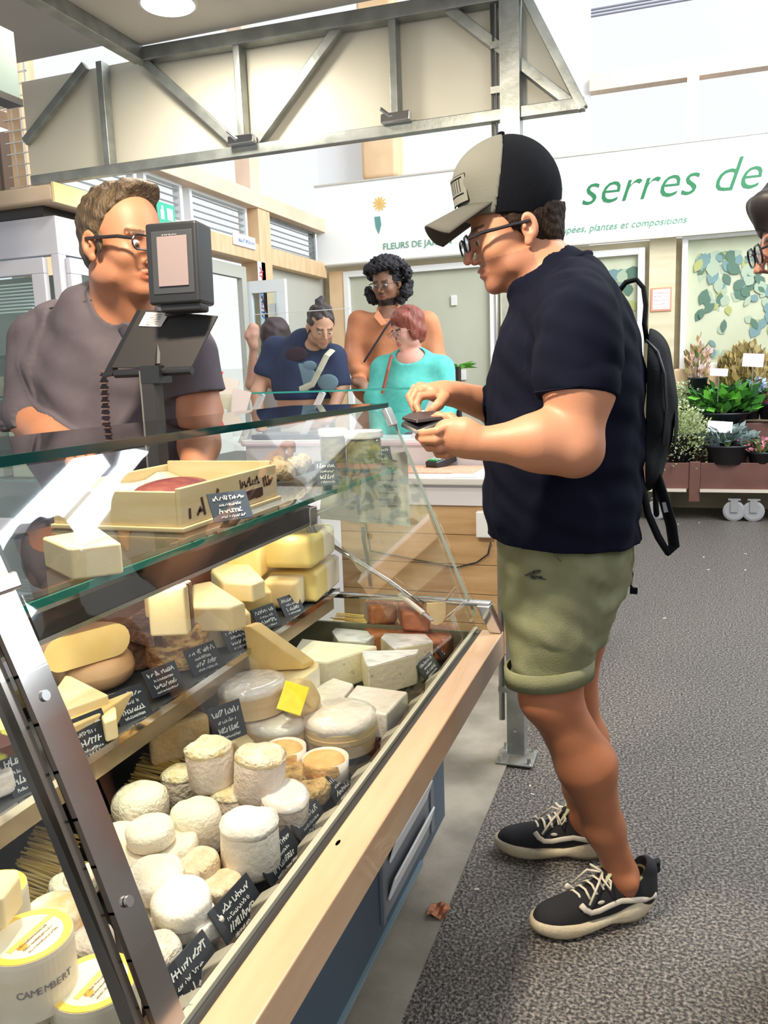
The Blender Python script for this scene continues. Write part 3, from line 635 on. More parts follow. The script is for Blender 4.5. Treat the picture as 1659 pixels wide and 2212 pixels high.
# glass track, front gutter and deck
cp('glass_track', MB().bb(-.509, -.499, YN, YE, ZB - .02, ZB + .006), mat('track_pale', (.42, .42, .33), .3, .3))
cp('track_inner', MB().bb(-.499, -.487, YN, YE, ZB - .03, ZB - .002), M_dark)
cp('gutter', MB().bb(-.62, -.509, YN, YE - .03, .560, .572), mat('gutter_bronze', (.10, .085, .065), .25, .6, col2=(.16, .13, .09), scale=60))
cp('gutter_wall', MB().bb(-.5115, -.509, YN, YE - .02, .56, ZB - .01), M_dark)
cp('deck', MB().bb(-1.11, -.62, YN, YE - .03, .560, .585), M_tray, bevel=.003)
for (px, py) in ((400, 2180), (475, 2070), (576, 1936), (672, 1800), (709, 1755), (783, 1663), (846, 1586), (899, 1514), (938, 1446)):
    c = Kx(px, py, -.535); cp('ticket_holder', MB().prism([(-.556, c.y - .018, .600), (-.553, c.y - .018, .628), (-.522, c.y - .018, .650), (-.520, c.y - .018, .600)], (0, .036, 0)), mat('holder_cream', (.42, .40, .31), .4), bevel=.003)
# end wall: low clear rim with steel cap
M_acry = glass('acrylic', (.93, .95, .90), 2.0)
cp('end_rim', MB().bb(-1.11, -.44, YE - .006, YE + .006, .565, .735), M_acry)
cp('end_rim_cap', MB().bb(-1.11, -.46, YE - .012, YE + .014, .728, .742), M_chrome, bevel=.003)
cp('corner_bracket', MB().prism([(-.46, YE + .014, .735), (-.425, YE + .0, .665), (-.425, YE - .03, .662), (-.46, YE - .03, .735)], (-.035, 0, 0)), M_chrome, bevel=.002)
cp('end_wall', MB().bb(-1.11, -.49, YE - .03, YE - .02, .57, .66), mat('end_olive', (.14, .14, .09), .4))
# glass
def gl(x0, z0, x1, z1, ya, yb, t=.006):
    d = Vector((x1 - x0, 0, z1 - z0)).normalized(); n = Vector((d.z, 0, -d.x)) * t / 2
    P = [Vector((x0, ya, z0)) + n, Vector((x1, ya, z1)) + n, Vector((x1, ya, z1)) - n, Vector((x0, ya, z0)) - n]
    return MB().prism(P, (0, yb - ya, 0))
cp('front_pane', gl(XF, ZB, XT, ZT_ - .004, .70, YE), M_glass)
cp('front_pane', gl(XF, ZB, XT, ZT_ - .004, YN, .62), M_glass)
cp('top_pane', MB().bb(-1.035, XT - .004, YN, YE - .0, ZT_, ZT_ + .011), glass('top_glass', (.80, .84, .83), 1.6))
cp('top_pane_edge', MB().bb(XT - .004, XT, YN, YE, ZT_ - .001, ZT_ + .012), M_edge)
cp('end_pane', MB().prism([(XF, YE, ZB + .07), (XT, YE, ZT_), (-1.03, YE, ZT_), (-1.10, YE, .74)], (0, .006, 0)), M_glass)
cp('end_pane_edge', MB().bar((XF - .002, YE, ZB + .04), (XT, YE, ZT_), .006, .006), mat('pane_edge_grey', (.25, .32, .30), .15))
cp('corner_clip', MB().bar((XT, YE - .02, ZT_ - .002), (XT + .02, YE - .02, ZT_ - .05), .05, .014), M_steel, bevel=.003)
# glass inner shelf
ZS1 = 1.115; XS1 = -.716
cp('glass_shelf', MB().bb(-1.08, XS1 - .004, YN, 2.12, ZS1 - .008, ZS1), glass('shelf_glass', (.84, .88, .86), 1.4))
cp('glass_shelf_edge', MB().bb(XS1 - .004, XS1, YN, 2.12, ZS1 - .009, ZS1 + .001), M_edge2)
# lamp housing under the shelf
XR, ZR = -.905, .998
cp('lamp_housing', MB().prism([(XR, YN, ZR - .012), (XR - .003, YN, ZR + .03), (XR - .05, YN, ZR + .045), (XR - .06, YN, ZR - .012)], (0, 1.97 - YN, 0)), mat('housing_brown', (.055, .045, .04), .3, .4))
cp('housing_trim', MB().bb(XR, XR + .008, YN, 1.96, ZR - .016, ZR - .008), M_chrome)
cp('housing_trim', MB().bb(XR - .045, XR - .037, YN, 1.96, ZR + .042, ZR + .05), M_chrome)
cp('lamp_tube', MB().tube([(XR - .03, YN, ZR - .018), (XR - .03, 1.9, ZR - .018)], .008, 8), mat('tube_on', (1, 1, 1), .5, emit=(1, .93, .78), es=16.0))
cp('housing_bracket', MB().bb(XR - .03, XR + .012, 1.93, 1.975, ZR - .02, ZR + .03).bar((XR - .01, 1.95, ZR), (XR + .01, 1.97, ZR - .075), .016, .022), M_chrome, bevel=.004)
a = Ky(650, 1125, 1.99); b = Ky(860, 985, YE - .01)
cp('shelf_support', MB().bar(Ky(650, 1128, 2.0), Ky(780, 1070, 2.10), .006, .008), M_chrome)
cp('end_bar', MB().tube([Ky(690, 1160, YE - .02), Ky(760, 1205, YE - .02), Ky(840, 1255, YE - .02), Ky(915, 1310, YE - .02)], .007, 8, flat=((0, 0, 1), 1.0)), M_chrome, smooth=True)
# stepped slate shelf with timber front
XS2, ZS2 = -.897, .766
cp('slate_shelf', MB().bb(-1.11, XS2, YN, 2.10, ZS2 - .012, ZS2), M_slate, bevel=.002)
cp('slate_shelf_trim', MB().bb(XS2, XS2 + .006, YN, 2.10, ZS2 - .012, ZS2 + .002), M_chrome)
cp('shelf_front', MB().bb(XS2 - .02, XS2 - .006, YN, 2.08, ZS2 - .055, ZS2 - .012), mat('shelf_front_tan', (.30, .22, .13), .25, .5, col2=(.42, .33, .2), scale=5), bevel=.002)
cp('rear_ledge', MB().bb(-1.15, -1.09, YN, 2.12, .80, .84), M_steel)
cp('rear_wall', MB().bb(-1.13, -1.115, YN, 2.12, .56, .80), M_tray)
cp('shelf_riser', MB().bb(-1.112, -1.06, YN, 2.06, .585, ZS2 - .012), M_tray)
# chrome hoop at the joint between two panes
P0 = Vector((XF - .004, .66, ZB - .005)); P1 = Vector((XT + .006, .66, ZT_ - .01)); 
nrm = Vector((ZT_ - ZB, 0, XF - XT)).normalized()
pts = [P0 + (P1 - P0) * t_ + nrm * (.006 + .010 * math.sin(PI * t_)) for t_ in [i / 12 for i in range(13)]]
mb = MB()
for i in range(12): 
    mb.bar(pts[i] - (pts[i + 1] - pts[i]) * .03, pts[i + 1] + (pts[i + 1] - pts[i]) * .03, .042, .008, up=nrm)
cp('joint_strip', mb, mat('strip_chrome_dimmed', (.42, .38, .35), .16, 1.0))  # chrome, its colour darkened to stand for dark surroundings mirrored in it
mb = MB()
for i in range(12): mb.bar(pts[i] - nrm * .016 + Vector((0, -.03, 0)), pts[i + 1] - nrm * .016 + Vector((0, -.03, 0)), .012, .02, up=nrm)
cp('joint_strip_inner', mb, mat('strip_dark', (.25, .22, .19), .2, .9))
for t_ in (.25, .62): 
    q = P0 + (P1 - P0) * t_ + nrm * .018; cp('screw', MB().tube([q, q + nrm * .004], .006, 16), M_steel, smooth=False)
cp('strip_collar', MB().bar(P0 + (P1 - P0) * .80 + nrm * .018, P0 + (P1 - P0) * .83 + nrm * .018, .05, .014, up=nrm), M_steel, bevel=.003)
# ================================================================ FAR COUNTERS (where the other customers stand)
ct = thing('service_counter', (-1.0, 3.9, 0), 'white topped service counter with oak plank front behind the cheese case', 'counter')
YC = 3.70
link_mesh('counter_top', MB().bb(-2.0, -.40, YC, YC + .5, .84, .875), mat('counter_white', (.66, .64, .60), .35), ct, bevel=.006)
link_mesh('apron', MB().bb(-2.0, -.42, YC + .03, YC + .45, .74, .84), mat('apron_white', (.70, .68, .70), .4), ct)
M_oak = mat('oak_plank', (.46, .28, .12), .45, col2=(.58, .38, .19), scale=2.5, stretch=(1, 1, 9), coat=.2)
for k in range(5): link_mesh('plank', MB().bb(-2.0, -.42, YC + .045, YC + .06, .012 + k * .146, .155 + k * .146), M_oak, ct, bevel=.002)
c = Ky(1045, 1125, YC + .04); b = tag(link_mesh('socket_box', MB().bb(c.x - .03, c.x + .05, YC - .0, YC + .045, c.z - .075, c.z + .05), mat('socket_box', (.78, .78, .76), .4), bevel=.006), 'white socket box on the oak counter front beside the man in navy', 'socket')
c1 = Ky(1060, 1170, YC + .02); c2 = Ky(1030, 1215, YC + .03); c3 = Ky(985, 1226, YC + .03); c4 = Ky(800, 1190, YC + .03); c5 = Ky(790, 1130, YC + .03); c6 = Ky(745, 1120, YC + .03)
tag(link_mesh('power_cable', MB().tube([c1, (c1 + c2) / 2 + Vector((.02, 0, -.01)), c2, c3, (c3 + c4) / 2, c4, c5, c6], .004, 8), M_black, smooth=True), 'thin black power cable looping across the oak counter front', 'cable')
for (px, py, px2, py2, nm) in ((720, 1120, 715, 1160, 'left'), (785, 1165, 800, 1265, 'right')):
    a = Ky(px, py, YC + .02); b = Ky(px2, py2, YC + .02)
    tag(link_mesh('counter_hook', MB().tube([a + Vector((0, 0, .06)), a, (a + b) / 2 + Vector((.01, -.01, 0)), b], .009, 8), M_dark, smooth=True), 'dark %s hook leg on the oak front seen through the case end glass' % ('short left' if nm == 'left' else 'long right'), 'hook')
# woven orange mat, card terminal
c = Kz(990, 985, .876)
tag(link_mesh('orange_mat', MB().bb(c.x - .17, c.x + .28, YC + .16, YC + .47, .876, .880), mat('mat_orange', (.62, .25, .14), .6, col2=(.85, .50, .36), scale=90)), 'coral orange scaly patterned mat on the white counter', 'mat')
c = Kz(950, 1010, .876)
t = thing('card_terminal', (c.x, c.y, .876), 'black card payment terminal lying on the white counter', 'card terminal')
Rt = Matrix.Rotation(-.5, 3, 'Z') @ Matrix.Rotation(.2, 3, 'X')
link_mesh('body', MB().box((c.x, c.y + .03, .905), (.085, .16, .045), Rt), M_black, t, bevel=.01)
link_mesh('screen', MB().box((c.x, c.y + .07, .94), (.06, .05, .004), Rt), mat('term_screen', (.25, .32, .3), .2), t)
for i in range(4):
    for j in range(3): link_mesh('key', MB().box(Vector((c.x, c.y + .03, .93)) + Rt @ Vector((-.024 + j * .024, -.06 + i * .018, .0)), (.017, .012, .006), Rt), mat('key%d' % (i == 0), (.5, .52, .5) if i else ((.05, .5, .12)), .4), t)
tag(link_mesh('counter_paper', MB().bb(c.x + .13, c.x + .30, YC + .02, YC + .15, .876, .878), mat('receipt', (.84, .80, .84), .5)), 'white paper sheets on the counter edge beside the terminal', 'paper')
# second display case behind, where the customers stand
s2 = thing('second_display_case', (-1.6, 4.6, 0), 'white second display case with flat glass top in front of the waiting customers', 'display counter')
Y2 = 4.22
link_mesh('body', MB().bb(-2.35, -.30, Y2, Y2 + .26, 0.01, .985), mat('s2_white', (.74, .70, .72), .35), s2, bevel=.01)
link_mesh('top_plate', MB().bb(-2.35, -.30, Y2 - .04, Y2 + .28, .985, 1.02), mat('s2_top', (.80, .78, .77), .3), s2, bevel=.006)
a = Ky(540, 848, Y2); b = Ky(965, 848, Y2)
link_mesh('glass_top', MB().bb(a.x, b.x + .1, Y2 - .02, Y2 + .26, a.z - .008, a.z), glass('s2_glass', (.90, .97, .95), 1.2), s2)
link_mesh('glass_top_edge', MB().bb(a.x, b.x + .1, Y2 - .024, Y2 - .02, a.z - .009, a.z + .001), mat('teal_bright', (.05, .42, .36), .1), s2)
c = Ky(745, 664, Y2); link_mesh('guard_pane', MB().bb(a.x, c.x, Y2 + .1, Y2 + .106, a.z, c.z), glass('s2_guard', (.99, .995, .99), .8), s2)
link_mesh('guard_pane_rim', MB().bb(a.x, c.x, Y2 + .1, Y2 + .106, c.z, c.z + .004), mat('rim_white', (.85, .88, .88), .3), s2)
for px in (560, 690, 940):
    c = Ky(px, 900, Y2); link_mesh('leg', MB().bar((c.x - .14, Y2 + .02, 1.0), (c.x + .02, Y2 + .02, a.z - .01), .03, .03), mat('s2_leg', (.72, .66, .66), .4), s2)
M_pk = mat('pinkish', (.72, .52, .60), .4)
link_mesh('stripe', MB().bb(-2.35, -.30, Y2 - .044, Y2 - .04, .99, 1.0), M_pk, s2)
t = tag(link_mesh('grey_tray', MB().bb(a.x, a.x + .55, Y2 - .02, Y2 + .2, 1.022, 1.05), mat('tray_grey', (.12, .14, .17), .3), bevel=.006), 'long dark grey tray on the second display case', 'tray')
c = Ky(1030, 910, Y2 + .2); mb = MB(); r_ = random.Random(8)
for k in range(14): mb.sphere((c.x + r_.uniform(-.08, .08), c.y + r_.uniform(-.05, .05), 1.035 + r_.uniform(0, .03)), (.022, .022, .016), 8, 6)
tag(link_mesh('yellow_fruit', mb, mat('yellow_fruit', (.85, .52, .03), .4), smooth=True), 'heap of small yellow fruits beside the man in navy', 'fruit', kind='stuff')
mb = MB(); c = Ky(990, 802, 5.7)
for k in range(16): a_ = k * .4; mb.add([c, c + Vector((.03 * math.cos(a_), 0, .05)), c + Vector((.14 * math.cos(a_), .02, .02 + .05 * abs(math.sin(a_ * 2)))), c + Vector((.03 * math.cos(a_ + .4), .02, .02))], [(0, 1, 2, 3)])
tt = thing('potted_palm', (c.x, c.y, 0), 'green leafy plant tip behind the woman in turquoise', 'plant')
link_mesh('leaves', mb, mat('leaf_bright', (.12, .42, .05), .5), tt); link_mesh('pot', MB().lathe((c.x, c.y, 0), [(0, 0), (.12, 0), (.16, .9), (.14, .9), (.02, .85), (.02, c.z + .03)], 20), M_dark, tt)
# brochure holder & papers near the scale
t = thing('brochure_holder', Ky(470, 900, 2.6), 'clear acrylic leaflet holder with red and grey leaflets beside the scale', 'holder')
c = Ky(470, 900, 2.6)
link_mesh('acrylic', MB().box((c.x, 2.6, c.z - .02), (.16, .10, .008)).box((c.x, 2.66, c.z + .07), (.16, .006, .20), Matrix.Rotation(-.2, 3, 'X')).box((c.x, 2.56, c.z + .03), (.16, .006, .1), Matrix.Rotation(-.2, 3, 'X')), M_acry, t)
for i, (px, py, cc) in enumerate(((455, 830, (.62, .08, .10)), (490, 850, (.55, .52, .50)), (515, 875, (.50, .46, .48)))):
    q = Ky(px, py, 2.62 - i * .025); link_mesh('leaflet', MB().box(q, (.075, .003, .11), Matrix.Rotation(-.22, 3, 'X') @ Matrix.Rotation(.25, 3, 'Y')), mat('leaflet%d' % i, cc, .5), t)
link_mesh('stand', MB().bb(c.x - .08, c.x + .08, 2.56, 2.64, .9, c.z - .02), M_acry, t)
# rear bench of the stall (behind the cheese case)
t = thing('rear_bench', (-1.9, 2.9, 0), 'low white preparation bench behind the seller position', 'bench')
link_mesh('bench_top', MB().bb(-2.0, -1.28, 2.5, 3.2, .86, .90), mat('bench_white', (.78, .75, .77), .35), t, bevel=.005)
link_mesh('bench_body', MB().bb(-1.95, -1.32, 2.55, 3.15, .01, .86), mat('bench_body', (.6, .58, .6), .5), t)
c = Kz(540, 985, 1.0)
for (px, py, w_, lab) in ((395, 920, .016, 'slim clear bottle with pink cap beside the scale pole'), (384, 985, .028, 'squat spray bottle with green label beside the scale pole')):
    c = Ky(px, py, 2.58); t = thing('bottle', (c.x, c.y, .90), lab, 'bottle'); 
    link_mesh('body', MB().lathe((c.x, c.y, .90), [(0, 0), (w_, 0), (w_, c.z - .90 - .03), (w_ * .5, c.z - .9), (w_ * .4, c.z - .9 + .01)], 16), mat('bottle_clear%d' % (px), (.75, .78, .80) if px > 390 else (.45, .52, .55), .2), t, smooth=True)
    link_mesh('cap', MB().lathe((c.x, c.y, c.z + .01), [(0, .02), (w_ * .5, .02), (w_ * .5, 0)], 12), mat('cap_pink', (.75, .45, .6), .4) if px > 390 else M_white, t)
    if px < 390: link_mesh('label', MB().lathe((c.x, c.y, .93), [(w_ + .001, 0), (w_ + .001, .05)], 16), mat('label_green', (.03, .5, .12), .5), t)
# ---------------------------------------------------------------- flower cart
fc = thing('flower_cart', (.6, 7.7, 0), 'brown wheeled flower trolley with raised rear step', 'trolley')
M_br = mat('cart_brown', (.115, .045, .035), .5, col2=(.15, .065, .05), scale=4)
YF = 7.55; x0 = Ky(1380, 1000, YF).x
zt = Ky(1500, 1000, YF).z; zb = Ky(1500, 1062, YF).z
for k in range(5):
    xa = -.35 + k * .75 - .16; link_mesh('side_panel', MB().bb(xa, xa + .66, YF, YF + .03, zb + .02, zt), M_br, fc, bevel=.005)
    link_mesh('cart_post', MB().bb(xa + .66, xa + .75, YF - .01, YF + .05, zb - .09, zt + .01), M_br, fc, bevel=.005)
    link_mesh('rub_rail', MB().bb(xa, xa + .64, YF - .03, YF, zb + .0, zb + .025), mat('rub_rail', (.62, .55, .45), .3), fc)
link_mesh('deck', MB().bb(-.5, 3.4, YF + .02, YF + .55, zb, zb + .03), M_br, fc)
zu = Ky(1500, 905, YF + .35).z
link_mesh('upper_step', MB().bb(-.5, 3.4, YF + .32, YF + .58, zt - .1, zu - .04), M_br, fc, bevel=.01)
for px in (1586, 1628, 1420):
    c = Ky(px, 1082, YF + .04); r0 = .09
    wl = link_mesh('caster', MB().lathe((0, 0, 0), [(.0, -.02), (r0 * .8, -.02), (r0, -.014), (r0, .014), (r0 * .8, .02), (0, .02)], 24), mat('caster_grey', (.34, .34, .35), .4), fc)
    wl.location = Vector((c.x, c.y, r0)) - ORG[fc.name]; ORG[wl.name] = ORG[fc.name]
    # stand the wheel upright facing the aisle
    for v in wl.data.vertices: v.co = (v.co + ORG[fc.name]); v.co = Matrix.Rotation(PI / 2, 3, 'X') @ v.co
    link_mesh('caster_fork', MB().bb(c.x - .03, c.x + .03, c.y - .03, c.y - .024, .08, .2).bb(c.x - .05, c.x + .05, c.y - .03, c.y + .03, .185, .2), mat('fork', (.45, .45, .45), .3, .6), fc)
def pot(px, py_top, py_bot, wpx, Y, label, foliage, col=(.012, .014, .02), nm='potted_plant'):
    a = Ky(px, py_top, Y); b = Ky(px, py_bot, Y); s = mpp(a); r = wpx * s / 2
    t = thing(nm, (b.x, Y, b.z), label, 'plant')
    link_mesh('pot', MB().lathe((b.x, Y, b.z), [(0, 0), (r * .78, 0), (r, a.z - b.z), (r * 1.05, a.z - b.z), (r * 1.05, a.z - b.z - .015), (r * .9, a.z - b.z - .015), (0, a.z - b.z - .03)], 24), mat('pot%.2f%.2f' % col[:2], col, .45), t, smooth=True)
    foliage(t, Vector((b.x, Y, a.z)), s); return t
def leafy(cols, n, w_, h_, ls, seed, droop=0.0, name='foliage', upright=.3):
    def f(t, c, s):
        rnd = random.Random(seed)
        for ci, cc in enumerate(cols):
            mb = MB()
            for i in range(n // len(cols)):
                a = rnd.uniform(0, 2 * PI); rr = rnd.random() ** .5; p = c + Vector((math.cos(a) * rr * w_ * s, math.sin(a) * rr * w_ * s * .6, rnd.uniform(-.1, 1) * h_ * s * (1 - .5 * rr)))
                p.z -= droop * s * rr * rr * rnd.random()
                L_ = ls * s * rnd.uniform(.6, 1.3); d = Vector((math.cos(a), math.sin(a) * .7, rnd.uniform(-.4, 1) + upright)).normalized()
                sd = d.cross(Vector((rnd.uniform(-1, 1), rnd.uniform(-1, 1), 1))).normalized() * L_ * .3
                mb.add([p, p + d * L_ * .5 + sd, p + d * L_, p + d * L_ * .5 - sd], [(0, 1, 2, 3)])
            o = link_mesh(name, mb, mat('fol%.2f_%.2f_%.2f' % cc, cc, .6), t); o['kind'] = 'stuff'
        mb = MB()
        for i in range(6): mb.tube([c - Vector((0, 0, .04)), c + Vector((rnd.uniform(-1, 1) * w_ * s * .5, 0, h_ * s * .7))], .006, 5)
        link_mesh('stems', mb, mat('stem_green', (.12, .2, .05), .6), t)
    return f
pot(1470, 935, 998, 60, 7.68, 'pale green frothy filler foliage spilling over the trolley edge', leafy([(.58, .66, .34), (.68, .74, .50), (.44, .52, .24)], 3600, 64, 72, 7, 1, droop=85), nm='gypsophila_bush')
pot(1478, 870, 905, 60, 7.95, 'upper pale green frothy filler foliage behind the backpack', leafy([(.60, .68, .38), (.70, .75, .54)], 2000, 54, 50, 7, 2, droop=70), nm='gypsophila_bush')
pot(1505, 815, 905, 40, 7.98, 'tall slim black bucket with white-pink wrapped dry stems', leafy([(.62, .38, .22), (.75, .55, .55), (.35, .3, .12)], 160, 22, 95, 16, 3, upright=1.5), nm='flower_bucket')
pot(1562, 890, 912, 105, 7.85, 'bright green broad-leaved foliage in a wide black bucket', leafy([(.06, .26, .03), (.13, .42, .04), (.03, .12, .03)], 260, 62, 60, 30, 4), nm='flower_bucket')
pot(1605, 830, 905, 60, 8.03, 'tall golden dried grass bunch at the back of the trolley', leafy([(.42, .30, .10), (.50, .40, .18), (.25, .20, .07)], 900, 48, 90, 18, 5, upright=2.5), nm='dried_grass')
pot(1570, 960, 1000, 95, 7.66, 'grey-green eucalyptus in a black pot on the lower step', leafy([(.20, .28, .26), (.32, .40, .40), (.12, .18, .16)], 260, 50, 42, 20, 6), nm='eucalyptus_pot')
pot(1645, 975, 1000, 60, 7.64, 'orange and pink blooms in a low dark pot on the lower step', leafy([(.72, .30, .20), (.78, .30, .42), (.10, .18, .06)], 260, 42, 32, 13, 7), nm='flower_pot')
pot(1668, 870, 905, 60, 7.9, 'pink and red blooms in a dark pot at the right picture edge', leafy([(.70, .15, .20), (.75, .35, .40), (.06, .14, .05)], 200, 36, 30, 13, 8), nm='flower_pot')
pot(1622, 850, 905, 40, 7.92, 'pale blue blooms among dark green leaves beside the price card', leafy([(.35, .48, .70), (.07, .16, .06), (.5, .6, .75)], 130, 26, 38, 14, 9), nm='flower_pot')
for (px, py, w_, h_, lab) in ((1627, 778, 42, 28, 'pinkish white price card above the pale blue blooms'), (1555, 922, 50, 24, 'plain white price card standing in the eucalyptus pot'), (1553, 804, 36, 16, 'small white slanted price card above the broad green leaves')):
    c = Ky(px, py, 7.6); s = mpp(c)
    t = thing('price_card', c, lab, 'price card'); link_mesh('card', MB().box(c, (w_ * s, .004, h_ * s), Matrix.Rotation(.08, 3, 'Y')), mat('card%d' % px, (.80, .74, .76) if px == 1627 else (.85, .86, .84), .5), t)
    link_mesh('stake', MB().tube([c + Vector((0, .004, 0)), c + Vector((0, .03, -.25))], .004, 6), M_steel, t)
# litter on the floor
rnd = random.Random(11)
for i, (px, py) in enumerate(((1185, 1602), (1145, 1697), (1150, 1715), (1510, 1129), (1465, 1132), (1520, 1203), (1530, 1230), (1610, 1231), (1378, 1176), (1610, 1196), (1030, 1920), (1435, 1335))):
    c = Kz(px, py, .003); w_ = .006 + .004 * (py < 1400) 
    tag(link_mesh('paper_scrap', MB().box((c.x, c.y, .002), (w_ * 2.2, w_, .002), Matrix.Rotation(rnd.uniform(0, 3), 3, 'Z')), mat('scrap', (.6, .58, .5), .6)), 'tiny pale scraps lying scattered on the dark asphalt', 'scrap', 'scraps on the asphalt')
c = Kz(948, 1970, .01)
tag(link_mesh('dry_leaf', MB().sheet([[c + Vector(((i - 2) * .012, (j - 2) * .014, .006 + .006 * math.sin(i * 1.7 + j))) for j in range(5)] for i in range(5)]), mat('leaf_orange', (.40, .13, .04), .6, col2=(.2, .07, .03), scale=90)), 'crumpled orange-brown leaf on the concrete edge', 'leaf')
# ================================================================ CHEESES
ZD, ZSH = .586, ZS2 + .001       # deck and slate shelf heights
RN = random.Random(77)
M_goat = mat('goat_rind', (.88, .76, .58), .75, col2=(.94, .86, .70), scale=30, bump=.5, bscale=160, sss=.08)
M_goatt = mat('goat_rind_tan', (.70, .54, .34), .75, col2=(.84, .74, .56), scale=45, bump=.6, bscale=140, sss=.05)
M_crot = mat('crottin_rind', (.78, .62, .50), .7, col2=(.84, .75, .65), scale=22, bump=.5, bscale=130, sss=.08)
M_crotop = mat('crottin_top', (.80, .60, .30), .7, col2=(.90, .82, .64), scale=35, bump=.9, bscale=120, sss=.05)
M_fresh = mat('fresh_white', (.92, .83, .68), .7, col2=(.95, .89, .77), scale=20, bump=.35, bscale=110, sss=.08)
M_yel = mat('pressed_paste', (.78, .54, .19), .55, col2=(.84, .62, .27), scale=12, bump=.06, bscale=80, sss=.1)
M_yel2 = mat('pale_paste', (.84, .66, .32), .55, col2=(.90, .75, .44), scale=10, bump=.06, bscale=80, sss=.1)
M_or = mat('orange_rind', (.62, .36, .17), .5, col2=(.74, .48, .26), scale=9, bump=.1, bscale=70)
M_orp = mat('orange_top', (.72, .38, .10), .6, col2=(.84, .52, .20), scale=28, bump=.5, bscale=120)
M_red = mat('brick_rind', (.30, .075, .02), .38, col2=(.46, .15, .05), scale=22, bump=.4, bscale=70, coat=.3)
M_grey = mat('grey_rind', (.42, .40, .33), .7, col2=(.62, .58, .46), scale=25, bump=.5, bscale=100)
M_brown = mat('mottled_rind', (.24, .10, .03), .65, col2=(.80, .50, .18), scale=34, bump=.9, bscale=80, stretch=(1, 1, 2.2), ramp=(.4, .58))
M_dkb = mat('dark_rind', (.10, .04, .02), .5, col2=(.26, .12, .06), scale=40, bump=.8, bscale=90)
M_blu = mat('blue_paste', (.20, .24, .20), .6, col2=(.90, .80, .56), scale=38, bump=.15, bscale=80, ramp=(.26, .36), sss=.05)
M_blut = mat('blue_rind_top', (.50, .50, .50), .4, col2=(.88, .86, .82), scale=24, bump=.4, bscale=60, ramp=(.3, .5), coat=.5, stretch=(1, 3, 1))
M_wbox = mat('poplar_box', (.66, .48, .24), .6, col2=(.76, .60, .36), scale=4, stretch=(1, 1, 8))
M_film = mat('filmed_rind', (.84, .76, .66), .16, col2=(.90, .84, .76), scale=8, bump=.5, bscale=38, coat=.9)
M_straw = mat('straw', (.86, .60, .14), .5, col2=(.92, .70, .26), scale=30)
M_straw2 = mat('straw_dark', (.58, .36, .08), .5)
M_crumb = mat('crumb_rind', (.45, .27, .08), .8, col2=(.70, .50, .20), scale=60, bump=1.0, bscale=110)
M_paper = mat('cheese_paper', (.88, .80, .70), .35, bump=.4, bscale=30, coat=.4)
M_chalk = mat('chalk', (.62, .64, .62), .8)
M_card = mat('tag_slate', (.012, .015, .022), .5)

def disc(name, px, py, zc, rpx, h, m, label, group, seed=0, tilt=(0, 0), noise=.055, top=None, edge=.28, ell=(1, 1), square=False):
    c = Kz(px, py, zc); r = rpx * mpp(c); e = min(h * edge, r * .5)
    if square: prof = [(0, -h / 2), (r, -h / 2), (r, h / 2), (0, h / 2)]
    else:
        prof = [(0, -h / 2), (r - e, -h / 2)]
        for k in range(1, 4): a = PI / 2 * k / 3; prof.append((r - e + e * math.sin(a), -h / 2 + e - e * math.cos(a)))
        for k in range(0, 4): a = PI / 2 * k / 3; prof.append((r - e + e * math.cos(a), h / 2 - e + e * math.sin(a)))
        prof += [((r - e) * .5, h / 2), (0, h / 2)]
    # densify the side
    R_ = Matrix.Rotation(tilt[0], 3, 'X') @ Matrix.Rotation(tilt[1], 3, 'Y')
    o = link_mesh(name, MB().lathe(c, prof, 36, R_, noise=noise, seed=seed, nsc=2.2, ell=ell), m, smooth=True)
    tag(o, label, 'cheese', group)
    if top:
        tp = link_mesh('top_rind', MB().lathe(c, [(0, h / 2 + .0025), ((r - e) * .6, h / 2 + .0025), ((r - e) * 1.02, h / 2 + .002), (r * 1.01, h / 2 - e * .5), (r * 1.0, h / 2 - e * 1.1)], 36, R_, noise=noise * 1.1, seed=seed, nsc=2.2, ell=ell), top, o, smooth=True)
    return o
GG = 'small goat cheeses heaped at the front of the deck'
